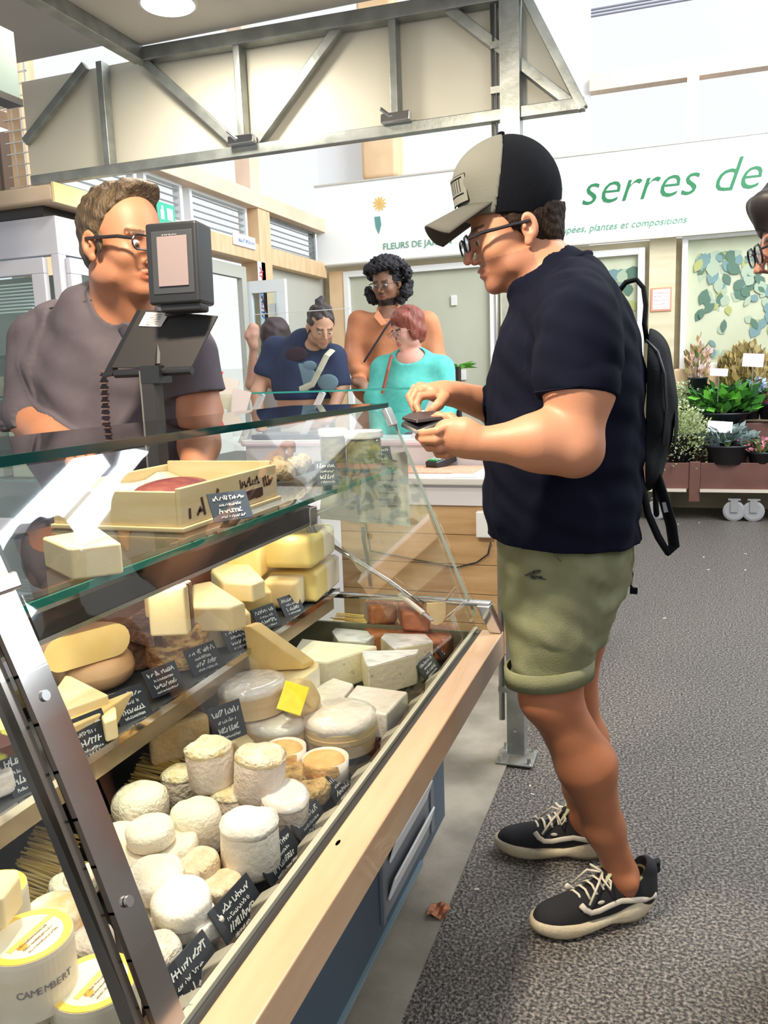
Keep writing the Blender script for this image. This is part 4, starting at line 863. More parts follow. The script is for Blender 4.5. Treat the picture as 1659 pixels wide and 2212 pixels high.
goats = [
 (305, 1752, ZD + .045, 60, .085, M_goat, 'broad cream goat cheese drum at the back left of the heap, beside the straw', 0, (0, 0)),
 (425, 1790, ZD + .045, 55, .09, M_goat, 'smooth cream goat drum behind the largest white drum', 1, (0, 0)),
 (258, 1815, ZD + .045, 48, .03, M_goat, 'flat white goat round lying left under the topmost round of the heap', 2, (.1, .1)),
 (378, 1832, ZD + .045, 50, .03, M_goat, 'flat white goat round to the right under the topmost round', 3, (.15, -.1)),
 (325, 1800, ZD + .078, 52, .032, M_goat, 'topmost flat white goat round at the back of the heap', 4, (.1, 0)),
 (430, 1872, ZD + .035, 46, .032, M_goatt, 'tan wrinkled goat round between the white rounds and the big drum', 5, (.2, -.1)),
 (480, 1917, ZD + .018, 44, .03, M_goatt, 'beige wrinkled goat round lowest on the right of the heap', 6, (.1, 0)),
 (262, 1872, ZD + .045, 50, .032, M_goat, 'white goat round at the left edge of the heap beside the steel strip', 7, (0, .15)),
 (290, 1945, ZD + .02, 50, .032, M_goat, 'white goat round half hidden under the big tilted round', 8, (0, 0)),
 (335, 1900, ZD + .062, 62, .036, M_goat, 'large bright white goat round leaning at the centre of the heap', 9, (.12, .06)),
 (325, 1990, ZD + .018, 54, .03, M_goat, 'cream goat round lowest at the front left of the heap', 10, (0, 0)),
 (392, 1952, ZD + .052, 64, .036, M_fresh, 'large smooth white goat round at the front, tilted to the price tags', 11, (.2, .12)),
 (145, 1922, ZD + .02, 40, .034, M_goat, 'small white goat round left of the steel strip in front of the straw', 13, (0, .2)),
 (178, 1905, ZD + .025, 42, .034, M_goat, 'second small white goat round touching the steel strip from the left', 14, (0, -.1)),
]
for (px, py, z, r, h, m_, lab, sd, tl) in goats: disc('goat_cheese', px, py, z, r, h, m_, lab, GG, sd, tl)
disc('goat_cheese', 340, 2066, ZD + .025, 52, .045, mat('goat_wrinkled', (.78, .68, .50), .75, col2=(.90, .84, .70), scale=60, bump=.9, bscale=100, stretch=(3, 1, 1)), 'ridged cream goat cheese at the very front behind the biggest tag', GG, 20, (.1, .1))
disc('goat_cheese', 118, 1990, ZD + .04, 64, .05, mat('goat_mottled', (.80, .50, .20), .65, col2=(.90, .82, .70), scale=30, bump=.5), 'orange-mottled soft round left of the steel strip', GG, 21, (0, .1))
disc('goat_cheese', 195, 2045, ZD + .02, 52, .04, M_crot, 'pinkish wrinkled round lying under the orange-mottled round', GG, 22, (0, -.1))
# star shaped fresh cheese
c = Kz(432, 2000, ZD + .018); s = mpp(c); P = []
for k in range(20):
    a = 2 * PI * k / 20 + .3; r = s * (58 if k % 4 in (0,) else (44 if k % 4 in (1, 3) else 38)); P.append(c + Vector((r * math.cos(a), r * math.sin(a), -.016)))
tag(link_mesh('star_cheese', MB().prism(P, (0, 0, .032)), M_fresh, bevel=.006, seg=3), 'star-shaped fresh white cheese behind the front price tags', 'cheese')
GC = 'tall crottin goat cheeses'
crs = [
 (392, 1700, ZD + .035, 42, .07, 'tall pinkish crottin at the left under the left upper crottin', 30, (0, 0)),
 (502, 1740, ZD + .035, 46, .07, 'pinkish crottin half hidden beneath the two upper crottins', 31, (0, 0)),
 (455, 1652, ZD + .105, 50, .085, 'upper left crottin with pitted cream top, stacked on others', 33, (.04, -.05)),
 (562, 1672, ZD + .095, 56, .09, 'upper right crottin with wrinkled yellowish crown', 34, (-.04, .1)),
]
for (px, py, z, r, h, lab, sd, tl) in crs: disc('crottin', px, py, z, r, h, M_crot, lab, GC, sd, tl, noise=.09, top=M_crotop, edge=.16)
disc('crottin', 615, 1748, ZD + .04, 52, .075, M_crot, 'shiny film-wrapped crottin leaning behind the price tags', GC, 35, (.2, .2), top=M_film, edge=.14)
disc('goat_drum', 540, 1822, ZD + .052, 63, .10, M_fresh, 'largest bright white goat drum beside the price tags', GC, 36, (0, 0), noise=.09, edge=.2, top=mat('drum_top', (.90, .84, .70), .7, col2=(.93, .90, .82), scale=20, bump=.5))
# small orange rounds
for i, (px, py, lab) in enumerate(((612, 1628, 'small orange-rinded round behind its twin, partly hidden'), (700, 1652, 'small orange-rinded round next to the price tag'))):
    o = disc('orange_round', px, py, ZD + .045, 42 + 4 * i, .028, M_orp, lab, 'small orange rounds', 50 + i, (0, 0), noise=.04, edge=.2)
    c = Kz(px, py, ZD + .045); r = (44 + 4 * i) * mpp(c)
    link_mesh('paper_sleeve', MB().lathe(c + Vector((0, .008, 0)), [(r * 1.04, -.03), (r * 1.05, .012), (r * 1.02, .012), (r * 1.01, -.03)], 30), M_paper, o, smooth=True)
for i, (px, py, lab) in enumerate(((642, 1678, 'golden crumb-coated cheese lump beneath the orange rounds'), (678, 1712, 'golden crumb-coated cheese lump touching the price tag'))):
    disc('crumb_cheese', px, py, ZD + .02, 40 - 6 * i, .042, M_crumb, lab, 'crumb-coated cheeses', 60 + i, (0, 0), noise=.35)
# round poplar boxes with filmed soft cheese
def boxed(px, py, z, r, h, lab, sd, tilt=(0, 0)):
    c = Kz(px, py, z); s = mpp(c); R = r * s; Rm = Matrix.Rotation(tilt[0], 3, 'X') @ Matrix.Rotation(tilt[1], 3, 'Y')
    t = thing('boxed_cheese', c - Vector((0, 0, h / 2)), lab, 'cheese', 'soft cheeses in round poplar boxes')
    link_mesh('wooden_box', MB().lathe(c, [(0, -h / 2), (R * .97, -h / 2), (R, h * .2), (R * .96, h * .2), (R * .94, -h * .3), (0, -h * .3)], 40, Rm), M_wbox, t, smooth=False)
    link_mesh('box_rim', MB().lathe(c, [(R * 1.01, -h * .12), (R * 1.015, h * .02), (R * .99, h * .02)], 40, Rm), M_wbox, t)
    link_mesh('cheese', MB().lathe(c, [(R * .97, h * .1), (R * 1.02, h * .3), (R * .98, h * .48), (R * .8, h * .54), (0, h * .56)], 40, Rm, noise=.05, seed=sd), M_film, t, smooth=True)
    return t
boxed(603, 1575, ZD + .035, 72, .065, 'lower round boxed soft cheese wrapped in film, under the upper box', 1)
boxed(735, 1572, ZD + .04, 78, .075, 'broad boxed soft cheese with shiny film beside the maroon tag', 2)
boxed(545, 1500, ZD + .105, 74, .065, 'upper boxed soft cheese with bulging white top, stacked on another box', 3, (0, -.06))
disc('soft_round', 470, 1492, ZD + .07, 62, .035, M_film, 'flat pale soft cheese behind the upper box', None, 70, (0, -.08))
disc('soft_round', 425, 1536, ZD + .03, 50, .06, M_crot, 'pale pink-grey soft cheese half hidden below the slate shelf edge', None, 71)
# round brown cheese with yellow label
c = Kz(650, 1508, ZD + .105); s = mpp(c)
o = disc('small_tomme', 650, 1508, ZD + .105, 40, .05, mat('tomme_rind', (.52, .36, .17), .6, col2=(.68, .50, .26), scale=30, bump=.3), 'small round brown-rinded tomme with a bright yellow label on the boxes', None, 72, (.5, .9))
ln = Matrix.Rotation(.5, 3, 'X') @ Matrix.Rotation(.9, 3, 'Y'); q = Kz(633, 1508, ZD + .120)
link_mesh('yellow_label', MB().box(q + (EYE - q).normalized() * .022, (.052, .003, .062), RM @ Matrix.Rotation(-.3, 3, 'Z') @ Matrix.Rotation(1.1, 3, 'X')), mat('label_yellow', (.90, .78, .02), .35, col2=(.92, .66, .0), scale=50), o, bevel=.002)
# wedges as prisms: outline of the top face in the picture, real height below it
def slab(name, outline, ztop, h, m, label, group=None, bevel=.004, top=None, cat='cheese'):
    P = [Kz(x, y, ztop) for x, y in outline]
    o = link_mesh(name, MB().prism(P, (0, 0, -h)), m, bevel=bevel, seg=3); tag(o, label, cat, group)
    if top: link_mesh('top_rind', MB().prism([p * .985 + sum(P, Vector()) / len(P) * .015 + Vector((0, 0, .0012)) for p in P], (0, 0, -.004)), top, o, bevel=.0015)
    return o
slab('blue_wedge', [(632, 1410), (652, 1380), (700, 1386), (815, 1396), (705, 1432), (660, 1428)], ZD + .085, .082, M_blu, 'wide blue-veined wedge with dark holes, on the front deck', 'blue cheese wedges', top=mat('wedge_cream', (.86, .76, .52), .6, col2=(.92, .84, .64), scale=18))
slab('blue_wedge', [(780, 1407), (905, 1403), (900, 1412), (795, 1442), (788, 1430)], ZD + .085, .082, M_blu, 'nearest pale blue wedge with pinkish rind edge beside the tag', 'blue cheese wedges', top=M_blut)
slab('blue_wedge', [(716, 1365), (724, 1356), (820, 1366), (788, 1388), (730, 1384)], ZD + .06, .057, M_grey, 'rear wedge with grey-blue rind top in front of the brick-red blocks', 'blue cheese wedges', top=M_blut)
slab('blue_wedge', [(822, 1378), (830, 1368), (920, 1370), (936, 1386), (850, 1402)], ZD + .065, .062, M_blu, 'right wedge with silver-grey rind top beside the brick-red blocks', 'blue cheese wedges', top=M_blut)
slab('white_block', [(545, 1447), (655, 1422), (690, 1432), (686, 1445), (640, 1478), (560, 1480)], ZD + .12, .117, M_fresh, 'tall white-rinded block under the upright yellow wedge', top=M_yel2)
# upright triangular slice
A, B_, C_ = Kz(540, 1452, ZD + .125), Kz(656, 1446, ZD + .125), None
d = Ky(533, 1350, A.y + .01); P = [A, B_, B_ + Vector((0, 0, .012)), Vector((d.x + .012, A.y, d.z)), Vector((d.x - .004, A.y, d.z))]
tag(link_mesh('yellow_wedge', MB().prism(P, (0.012, .035, 0)), M_yel, bevel=.003, seg=3), 'thin yellow triangular slice standing upright on the white block', 'cheese')
for i, (pp, lab) in enumerate((([(670, 1490), (720, 1462), (765, 1476), (725, 1525), (672, 1512)], 'left of two flat square cheeses wrapped in pale pink paper'), ([(728, 1528), (770, 1478), (882, 1493), (835, 1542)], 'right of two flat square cheeses wrapped in pale pink paper'))):
    o = slab('square_cheese', pp, ZD + .075, .06, M_film if i == 0 else M_film, lab, 'paper-wrapped square cheeses', bevel=.006)
slab('square_cheese', [(800, 1520), (840, 1535), (870, 1512), (876, 1530), (838, 1556), (810, 1550)], ZD + .035, .032, M_yel2, 'pale square cheese lying under the right paper-wrapped cheese')
# brick red washed blocks
for (pp, zt_, h_, lab) in (
 ([(782, 1350), (800, 1330), (860, 1338), (868, 1362), (800, 1372)], ZD + .065, .062, 'lower left brick-red washed block beside the straw'),
 ([(852, 1360), (862, 1342), (925, 1345), (932, 1372), (868, 1378)], ZD + .065, .062, 'lower middle brick-red washed block'),
 ([(915, 1362), (925, 1340), (985, 1345), (990, 1362), (960, 1382), (925, 1384)], ZD + .065, .062, 'lower right brick-red washed block at the corner of the case'),
 ([(785, 1298), (800, 1280), (850, 1282), (858, 1302), (800, 1310)], ZD + .13, .062, 'upper left brick-red washed block with glossy rind'),
 ([(858, 1300), (868, 1280), (905, 1290), (930, 1325), (868, 1322)], ZD + .125, .058, 'upper right brick-red washed block under the white-handled knife')):
    slab('washed_block', pp, zt_, h_, M_red, lab, 'brick-red washed blocks', bevel=.012)
t = thing('cheese_paddle', Kz(942, 1330, ZD + .10), 'pale cream paddle-shaped sample of cheese on a wooden stick above the red blocks', 'sample')
q = Kz(942, 1325, ZD + .12)
link_mesh('blade', MB().prism([q + RM @ Vector((x * mpp(q), y * mpp(q), 0)) for x, y in ((-20, 22), (22, 24), (22, -8), (14, -22), (0, -27), (-14, -22), (-21, -8))], RM @ Vector((0, 0, -.012))), M_yel2, t, bevel=.002)
link_mesh('stick', MB().tube([q + RM @ Vector((8 * mpp(q), 10 * mpp(q), -.01)), q + Vector((.05, .03, .07))], .003, 8), M_wbox, t)
t = thing('cheese_knife', Kz(895, 1310, ZD + .13), 'white-handled cheese knife stuck slanting in the upper red block', 'knife')
a = Kz(863, 1283, ZD + .165); b = Kz(915, 1325, ZD + .135)
link_mesh('handle', MB().bar(a, b, .014, .010), mat('handle_white', (.72, .68, .58), .4), t, bevel=.003)
link_mesh('blade', MB().bar(b, b + (b - a) * .35, .010, .002), M_chrome, t)
# straw mats
def straw(p0, p1, hw, z, n, lab, seed):
    r_ = random.Random(seed); a, b = Kz(*p0, z), Kz(*p1, z); mb = MB(); mb2 = MB(); X_ = Vector((1, -.12, 0))
    for i in range(n):
        u = (i + r_.random() * .8) / n; c = a.lerp(b, u) + Vector((r_.uniform(-.004, .004), 0, r_.uniform(0, .007))); h = hw * mpp(c); k = X_ + Vector((0, r_.uniform(-.08, .08), r_.uniform(-.03, .03)))
        (mb if i % 4 else mb2).bar(c - k * h * r_.uniform(.85, 1.1), c + k * h * r_.uniform(.85, 1.1), .0026, .0026)
    t = link_mesh('straw_mat', mb, M_straw); tag(t, lab, 'mat'); t['kind'] = 'stuff'; t2 = link_mesh('dark_straw', mb2, M_straw2, t); t2['kind'] = 'stuff'
straw((225, 1880), (350, 1640), 52, ZD + .004, 90, 'golden straw mat under the goat cheeses beside the steel strip', 1)
straw((20, 1990), (130, 1800), 62, ZD + .004, 80, 'golden straw mat left of the steel strip', 2)
straw((715, 1400), (770, 1330), 48, ZD + .003, 40, 'golden straw mat beside the brick-red blocks', 3)
straw((390, 1690), (430, 1600), 45, ZD + .003, 40, 'golden straw mat showing behind the left crottin', 4)
# half wheel with rough rind + small wedge
c = Kz(392, 1602, ZD + .045); s = mpp(c)
P = [c + Vector((math.cos(a) * 68 * s, math.sin(a) * 68 * s, 0)) for a in [PI * .28 + i * PI / 11 for i in range(12)]]
o = tag(link_mesh('half_wheel', MB().prism([p + Vector((0, 0, .045)) for p in P], (0, 0, -.088)), mat('rough_yellow', (.84, .56, .24), .7, col2=(.92, .74, .42), scale=22, bump=.7, bscale=60), bevel=.012, seg=3), 'half wheel with rough yellow rind behind the crottins', 'cheese')
slab('small_wedge', [(440, 1590), (500, 1570), (512, 1600), (465, 1615)], ZD + .05, .047, M_yel2, 'small pale wedge behind the left crottin')
slab('small_wedge', [(490, 1585), (530, 1580), (550, 1600), (512, 1612)], ZD + .045, .042, M_yel2, 'small pale wedge with grey rind between crottins and boxes')
# ---- slate shelf cheeses
def wheel_half(px, py, z, r, h, m_, cut, lab, name='half_wheel', a0=1.9, noise=.0):
    c = Kz(px, py, z); s = mpp(c); R = r * s; mb = MB(); n = 18; prof = []
    e = h * .48
    for k in range(9): b = -PI / 2 + PI * k / 8; prof.append((R - e * (1 - math.cos(b)), h / 2 * math.sin(b)))
    vs = []; fs = []
    for i in range(n + 1):
        a = a0 + PI * i / n
        for (rr, zz) in prof: vs.append(c + Vector((math.cos(a) * rr, math.sin(a) * rr, zz)))
    m_k = len(prof)
    for i in range(n):
        for k in range(m_k - 1): fs.append((i * m_k + k, (i + 1) * m_k + k, (i + 1) * m_k + k + 1, i * m_k + k + 1))
    cb_, ct_ = len(vs), len(vs) + 1; vs += [c + Vector((0, 0, -h / 2)), c + Vector((0, 0, h / 2))]
    for i in range(n): fs.append((i * m_k + m_k - 1, (i + 1) * m_k + m_k - 1, ct_)); fs.append(((i + 1) * m_k, i * m_k, cb_))
    o = tag(link_mesh(name, MB().add(vs, fs), m_, smooth=True), lab, 'cheese')
    ring = [vs[k] for k in range(m_k)] + [vs[n * m_k + k] for k in range(m_k - 1, -1, -1)]
    d = Vector((math.cos(a0 - PI / 2), math.sin(a0 - PI / 2), 0)) * .003
    link_mesh('cut_face', MB().prism(ring, d), cut, o)
    return o
disc('orange_rind_cheese', 192, 1442, ZSH + .036, 96, .068, M_or, 'whole orange-rinded round wheel lying lowest on the slate shelf', None, 90, noise=.015, edge=.48)
wheel_half(190, 1398, ZSH + .1035, 98, .066, mat('tan_rind', (.46, .24, .13), .5, col2=(.56, .32, .18), scale=10), M_yel, 'upper wheel half with yellow cut face, brown rind', a0=1.15)
GW = 'pale wedges on the slate shelf'
slab('cheese_wedge', [(90, 1530), (140, 1458), (155, 1460), (235, 1500), (105, 1545)], ZSH + .062, .058, M_yel2, 'pale wedge leaning in front of the orange wheel halves', GW)
slab('cheese_wedge', [(100, 1545), (285, 1482), (290, 1490), (210, 1545), (105, 1590)], ZSH + .045, .042, M_yel, 'long flat yellow wedge pointing right, behind the first shelf tag', GW)
slab('cheese_wedge', [(210, 1530), (250, 1525), (252, 1550), (225, 1560)], ZSH + .04, .038, M_yel2, 'short pale wedge end between the two left shelf tags', GW)
disc('mottled_wheel', 380, 1385, ZSH + .05, 68, .098, M_brown, 'thick wheel with cracked brown mottled rind on the slate shelf', None, 80, noise=.06, edge=.12)
disc('dark_wheel', 283, 1400, ZSH + .04, 50, .075, M_dkb, 'small dark brown wheel half hidden beside the mottled wheel', None, 81, noise=.06, edge=.12)
slab('brown_slab', [(250, 1350), (330, 1300), (400, 1320), (330, 1372)], ZSH + .10, .03, M_dkb, 'dark brown slab of rind behind the dark wheel')
def upright(name, px0, py0, px1, py1, z, th, m_, lab, yaw=0.0, rind=None, group=None, rnd_=.006):
    """slice standing on edge, face turned to the customer aisle"""
    b = Kz((px0 + px1) / 2, py1, z); s = mpp(b); W_ = (px1 - px0) * s; Hh = (py1 - py0) * s
    Rz = Matrix.Rotation(yaw, 3, 'Z')
    o = link_mesh(name, MB().box(b + Vector((0, 0, Hh / 2)), (W_, th, Hh), Rz), m_, bevel=rnd_, seg=4); tag(o, lab, 'cheese', group)
    if rind: link_mesh('rind', MB().box(b + Vector((0, 0, Hh / 2)) + Rz @ Vector((0, th * .55, 0)), (W_ * 1.03, th * .9, Hh * 1.03), Rz), rind, o, bevel=rnd_, seg=3)
    return o
upright('cut_slice', 330, 1262, 412, 1368, ZSH + .098, .04, M_yel2, 'rectangular pale slice with dark rind on top of the mottled wheel', yaw=.35, rind=M_dkb)
upright('cut_slice', 318, 1262, 385, 1330, ZSH + .125, .03, M_yel, 'second slice leaning behind the rectangular pale slice', yaw=.35, rind=M_dkb)
slab('white_wedge', [(415, 1262), (455, 1254), (530, 1302), (500, 1312), (415, 1312)], ZSH + .130, .054, M_yel2, 'pale triangular wedge with white rind topping a block', bevel=.006)
slab('pale_block', [(415, 1306), (520, 1296), (542, 1322), (440, 1342)], ZSH + .074, .072, M_yel2, 'tall pale block under the white-rinded wedge', bevel=.008)
slab('yellow_wedge_block', [(455, 1232), (470, 1205), (525, 1203), (572, 1252), (545, 1262), (480, 1258)], ZSH + .132, .045, M_yel2, 'blunt yellow wedge on top of a tall block, middle of the slate shelf', bevel=.006)
slab('yellow_block', [(480, 1258), (570, 1252), (588, 1276), (510, 1290)], ZSH + .085, .083, M_yel, 'tall yellow block beneath the blunt wedge', bevel=.008)
upright('yellow_block', 500, 1160, 576, 1243, ZSH + .09, .10, M_yel, 'yellow quarter wheel behind the blunt wedge', yaw=.2, rnd_=.012)
slab('yellow_block', [(520, 1240), (590, 1228), (600, 1246), (530, 1258)], ZSH + .070, .068, M_yel, 'yellow base block at the back of the slate shelf', bevel=.01)
M_bigy = mat('big_wheel_paste', (.74, .56, .17), .5, col2=(.80, .64, .24), scale=8, bump=.05)
M_wr = mat('pale_rind', (.80, .70, .50), .6)
upright('big_half_wheel', 574, 1148, 698, 1217, ZSH + .105, .14, M_bigy, 'upper big yellow half wheel at the far end of the slate shelf', yaw=.12, rind=M_wr, rnd_=.02)
upright('big_half_wheel', 572, 1220, 706, 1285, ZSH + .004, .15, M_bigy, 'lower big yellow half wheel at the far end of the slate shelf', yaw=.12, rind=M_wr, rnd_=.012)
upright('small_half_wheel', 572, 1248, 652, 1310, ZSH + .004, .06, M_yel2, 'smaller pale half wheel standing before the big yellow ones', yaw=.15, rind=M_wr, rnd_=.012)
# yellow-labelled camembert style boxes, front left
def cbox(px, py, z, r, h, lab, sd):
    c = Kz(px, py, z); s = mpp(c); R = r * s
    t = thing('labelled_box', c - Vector((0, 0, h / 2)), lab, 'cheese', 'round boxes with yellow lids')
    link_mesh('box_side', MB().lathe(c, [(0, -h / 2), (R, -h / 2), (R, h * .42), (R * .985, h * .5), (0, h * .5)], 48), mat('box_cream', (.74, .64, .46), .5, col2=(.82, .74, .58), scale=5, stretch=(1, 1, 6)), t)
    link_mesh('lid_ring', MB().lathe(c, [(R * .97, h * .502), (R * .97, h * .512), (R * .78, h * .512), (R * .78, h * .502)], 48), mat('lid_gold', (.80, .52, .05), .35, col2=(.88, .64, .10), scale=30), t)
    link_mesh('lid_label', MB().lathe(c, [(R * .78, h * .505), (R * .775, h * .511), (0, h * .511)], 48), mat('lid_cream', (.86, .80, .60), .4), t)
    link_mesh('lid_seal', MB().lathe(c + Vector((R * .15, -R * .35, 0)), [(R * .12, h * .512), (R * .12, h * .518), (0, h * .518)], 20), mat('seal_orange', (.80, .38, .03), .4), t)
    link_mesh('lid_banner', MB().box(c + Vector((-.0, R * .1, h * .515)), (R * .14, R * 1.4, .0006)), mat('banner_gold', (.78, .56, .14), .4), t)
    mb = MB(); r_ = random.Random(sd)
    for k in range(3): scribble(mb, c + Vector((R * (.45 - .16 * k), 0, h * .515)), (0, 1, 0), (-1, 0, 0), R * (.9 - .0 * k), R * .07, r_, th=.0004)
    link_mesh('lid_print', mb, mat('print_brown', (.35, .22, .10), .6), t)
    mb = MB(); xx = 0
    for k, ch in enumerate('CAMEMBERT'):
        a = -1.15 + k * .145
        dirr = Vector((math.cos(a), math.sin(a), 0)); tang = Vector((-math.sin(a), math.cos(a), 0))
        text_obj('side_print', ch, c + dirr * (R + .0006) - Vector((0, 0, h * .05)), tang, (0, 0, 1), h * .16, mat('print_grey', (.22, .20, .20), .5), t, ext=.0003)
    return t
cbox(68, 2085, ZD + .115, 92, .075, 'round cheese box with yellow-ringed lid, left of the steel strip', 1)
cbox(208, 2180, ZD + .05, 92, .075, 'round yellow-lidded cheese box lying lowest behind the steel strip', 2)
cbox(-10, 1975, ZD + .135, 70, .07, 'round yellow-lidded cheese box cut by the left edge', 3)
slab('cheese_wedge', [(-60, 1880), (40, 1875), (42, 1892), (5, 1940), (-60, 1950)], ZD + .215, .04, M_yel2, 'pale wedge on top of the box at the left edge')
cbox(40, 2190, ZD + .04, 90, .07, 'lowest round box hidden beneath the others at the lower left corner', 5)
slab('cheese_wedge', [(-60, 1530), (-10, 1500), (30, 1530), (32, 1590), (-60, 1640)], ZSH + .06, .056, M_yel, 'orange-yellow cheese on the slate shelf left of the steel strip')
t = slab('wrapped_cheese', [(-60, 1650), (20, 1640), (30, 1665), (-60, 1700)], ZSH + .04, .036, M_film, 'small wrapped cheese behind the leftmost tag', bevel=.006)
slab('wrapped_cheese', [(-60, 1590), (28, 1570), (40, 1600), (-60, 1640)], ZSH + .085, .02, mat('pack_maroon', (.10, .03, .02), .4, col2=(.5, .5, .08), scale=20, ramp=(.55, .6)), 'dark maroon and lime packet on the slate shelf at the left edge', bevel=.002)

# ---- price tags: slate plates facing the aisle, leaning back
def pricetag(px, py, X, wp, hp, lab, yaw=0.0, lean=.55, seed=0, col=None, ws=1.0):
    c = Kx(px, py, X); s = mpp(c); W_ = wp * s; Hh = hp * s
    # local: w along +Y, up = leaning back (-X)
    wd = Vector((math.sin(yaw), math.cos(yaw), 0)); ud = Vector((-math.sin(lean) * math.cos(yaw), math.sin(lean) * math.sin(yaw), math.cos(lean)))
    n = wd.cross(ud).normalized(); M_ = Matrix((wd, ud, n)).transposed()
    t = thing('price_tag', c - ud * Hh / 2, lab, 'price tag', 'slate price tags')
    link_mesh('plate', MB().box(c, (W_, Hh, .003), M_), col or M_card, t, bevel=.0008)
    mb = MB(); r_ = random.Random(seed + 5)
    scribble(mb, c + ud * Hh * .30 + n * .002, wd, ud, W_ * .78, Hh * .20, r_)
    scribble(mb, c + ud * Hh * .06 + n * .002, wd, ud, W_ * .55, Hh * .12, r_)
    scribble(mb, c - ud * Hh * .15 + n * .002, wd, ud, W_ * .62, Hh * .20, r_)
    scribble(mb, c - ud * Hh * .36 + n * .002, wd, ud, W_ * .60, Hh * .10, r_)
    w_ = link_mesh('chalk_writing', mb, M_chalk, t); w_['kind'] = 'stuff'
    link_mesh('foot', MB().bar(c - ud * Hh * .45 - n * .004, c - ud * Hh * .5 - n * .03, W_ * .4, .003), M_card, t)
    return t
TS = XS2 - .025
for i, (px, py, w_, h_, lab) in enumerate((
 (178, 1592, 130, 88, 'big slate price tag at the left front of the slate shelf beside the steel strip'),
 (282, 1522, 85, 72, 'slate price tag before the short wedge on the slate shelf'),
 (353, 1468, 88, 62, 'slate price tag in front of the dark brown wheel'),
 (440, 1422, 84, 60, 'slate price tag in front of the cracked mottled wheel'),
 (513, 1377, 72, 56, 'slate price tag in front of the tall pale block'),
 (575, 1334, 68, 52, 'slate price tag in front of the tall yellow block'),
 (629, 1307, 62, 46, 'slate price tag in front of the small pale half wheel'),
 (683, 1274, 58, 42, 'slate price tag at the far end of the slate shelf'))):
    pricetag(px, py, TS, w_, h_, lab, yaw=.30, lean=.5, seed=i)
for i, (px, py, w_, h_, lab) in enumerate((
 (415, 2110, 175, 110, 'biggest slate price tag, nearest the camera'),
 (515, 1965, 150, 88, 'slate price tag beside the star-shaped white cheese'),
 (605, 1850, 140, 74, 'slate price tag in front of the largest white drum'),
 (672, 1780, 115, 66, 'slate price tag in front of the film-wrapped crottin'),
 (735, 1692, 100, 66, 'slate price tag in front of the orange round'),
 (862, 1540, 90, 48, 'slate price tag in front of the paper-wrapped square cheese'),
 (925, 1440, 90, 42, 'slate price tag in front of the nearest blue wedge'),
 (958, 1398, 70, 30, 'slate price tag at the far front corner of the deck'))):
    pricetag(px, py, -.582, w_, h_, lab, yaw=.05, lean=.6, seed=20 + i)
pricetag(822, 1590, -.582, 85, 58, 'dark maroon price tag in front of the broad boxed cheese', lean=.7, seed=31, col=mat('tag_maroon', (.045, .012, .014), .45))
c = Kz(490, 1560, ZD + .14)
pricetag(491, 1560, c.x, 82, 80, 'slate price tag stuck upright before the upper box', yaw=.45, lean=.3, seed=32)
pricetag(45, 1668, TS, 70, 95, 'leftmost slate price tag, left of the steel strip on the slate shelf', yaw=.3, seed=33)
# ---- goods on the glass shelf
def Zs(px, py): return Kz(px, py, ZS1 + .001)
cr = thing('wooden_crate', Zs(400, 1150), 'pine crate with burnt brand marks standing on the glass shelf', 'crate')
M_crate = mat('crate_pine', (.62, .47, .24), .6, col2=(.72, .58, .36), scale=4, stretch=(1, 1, 7))
A = Zs(395, 1150); xd = Vector((-1, 0, 0)); yd = Vector((0, 1, 0))
wx, ly, hz = .27, .36, .075
def cbx(name, x0, x1, y0, y1, z0, z1, m_=M_crate, p=cr): return link_mesh(name, MB().bb(A.x + x0, A.x + x1, A.y + y0, A.y + y1, A.z + z0, A.z + z1), m_, p, bevel=.0015)
cbx('side', -.010, 0, 0, ly, .008, hz); cbx('side', -wx, -wx + .010, 0, ly, .008, hz); cbx('end', -wx + .01, -.01, 0, .010, .008, hz - .006); cbx('end', -wx + .01, -.01, ly - .01, ly, .008, hz + .008)
cbx('bottom', -wx - .004, .006, -.006, ly + .006, 0, .008)
mb = MB(); r_ = random.Random(9)
for (yy, zz, w_, h_) in ((.05, .035, .05, .035), (.11, .04, .03, .05), (.24, .055, .07, .02), (.245, .028, .08, .022), (.32, .05, .04, .03)):
    scribble(mb, (A.x + .0005, A.y + yy, A.z + zz), (0, 1, 0), (0, 0, 1), w_, h_, r_, th=.0006)
mb.bb(A.x, A.x + .0012, A.y + .21, A.y + .29, A.z + .020, A.z + .036)
link_mesh('burnt_mark', mb, mat('burnt_brown', (.07, .025, .015), .7), cr)
mb = MB()
g = [[Vector((A.x - .012 - i * (wx - .024) / 8, A.y + .012 + j * (ly - .024) / 8, A.z + .035 + .018 * mnoise.noise(Vector((i * .6, j * .5, 2))) + .02 * (abs(i - 4) / 4) ** 3)) for j in range(9)] for i in range(9)]
link_mesh('paper_lining', MB().sheet(g), mat('lining', (.80, .70, .54), .6), cr, smooth=True, solid=.001)
tag(link_mesh('cured_ham', MB().sphere(A + Vector((-.15, .2, .045)), (.06, .10, .02), 20, 12), mat('ham_red', (.20, .04, .05), .4, col2=(.35, .10, .08), scale=30, bump=.4), smooth=True), 'dark red cured meat lying in the pine crate', 'meat')
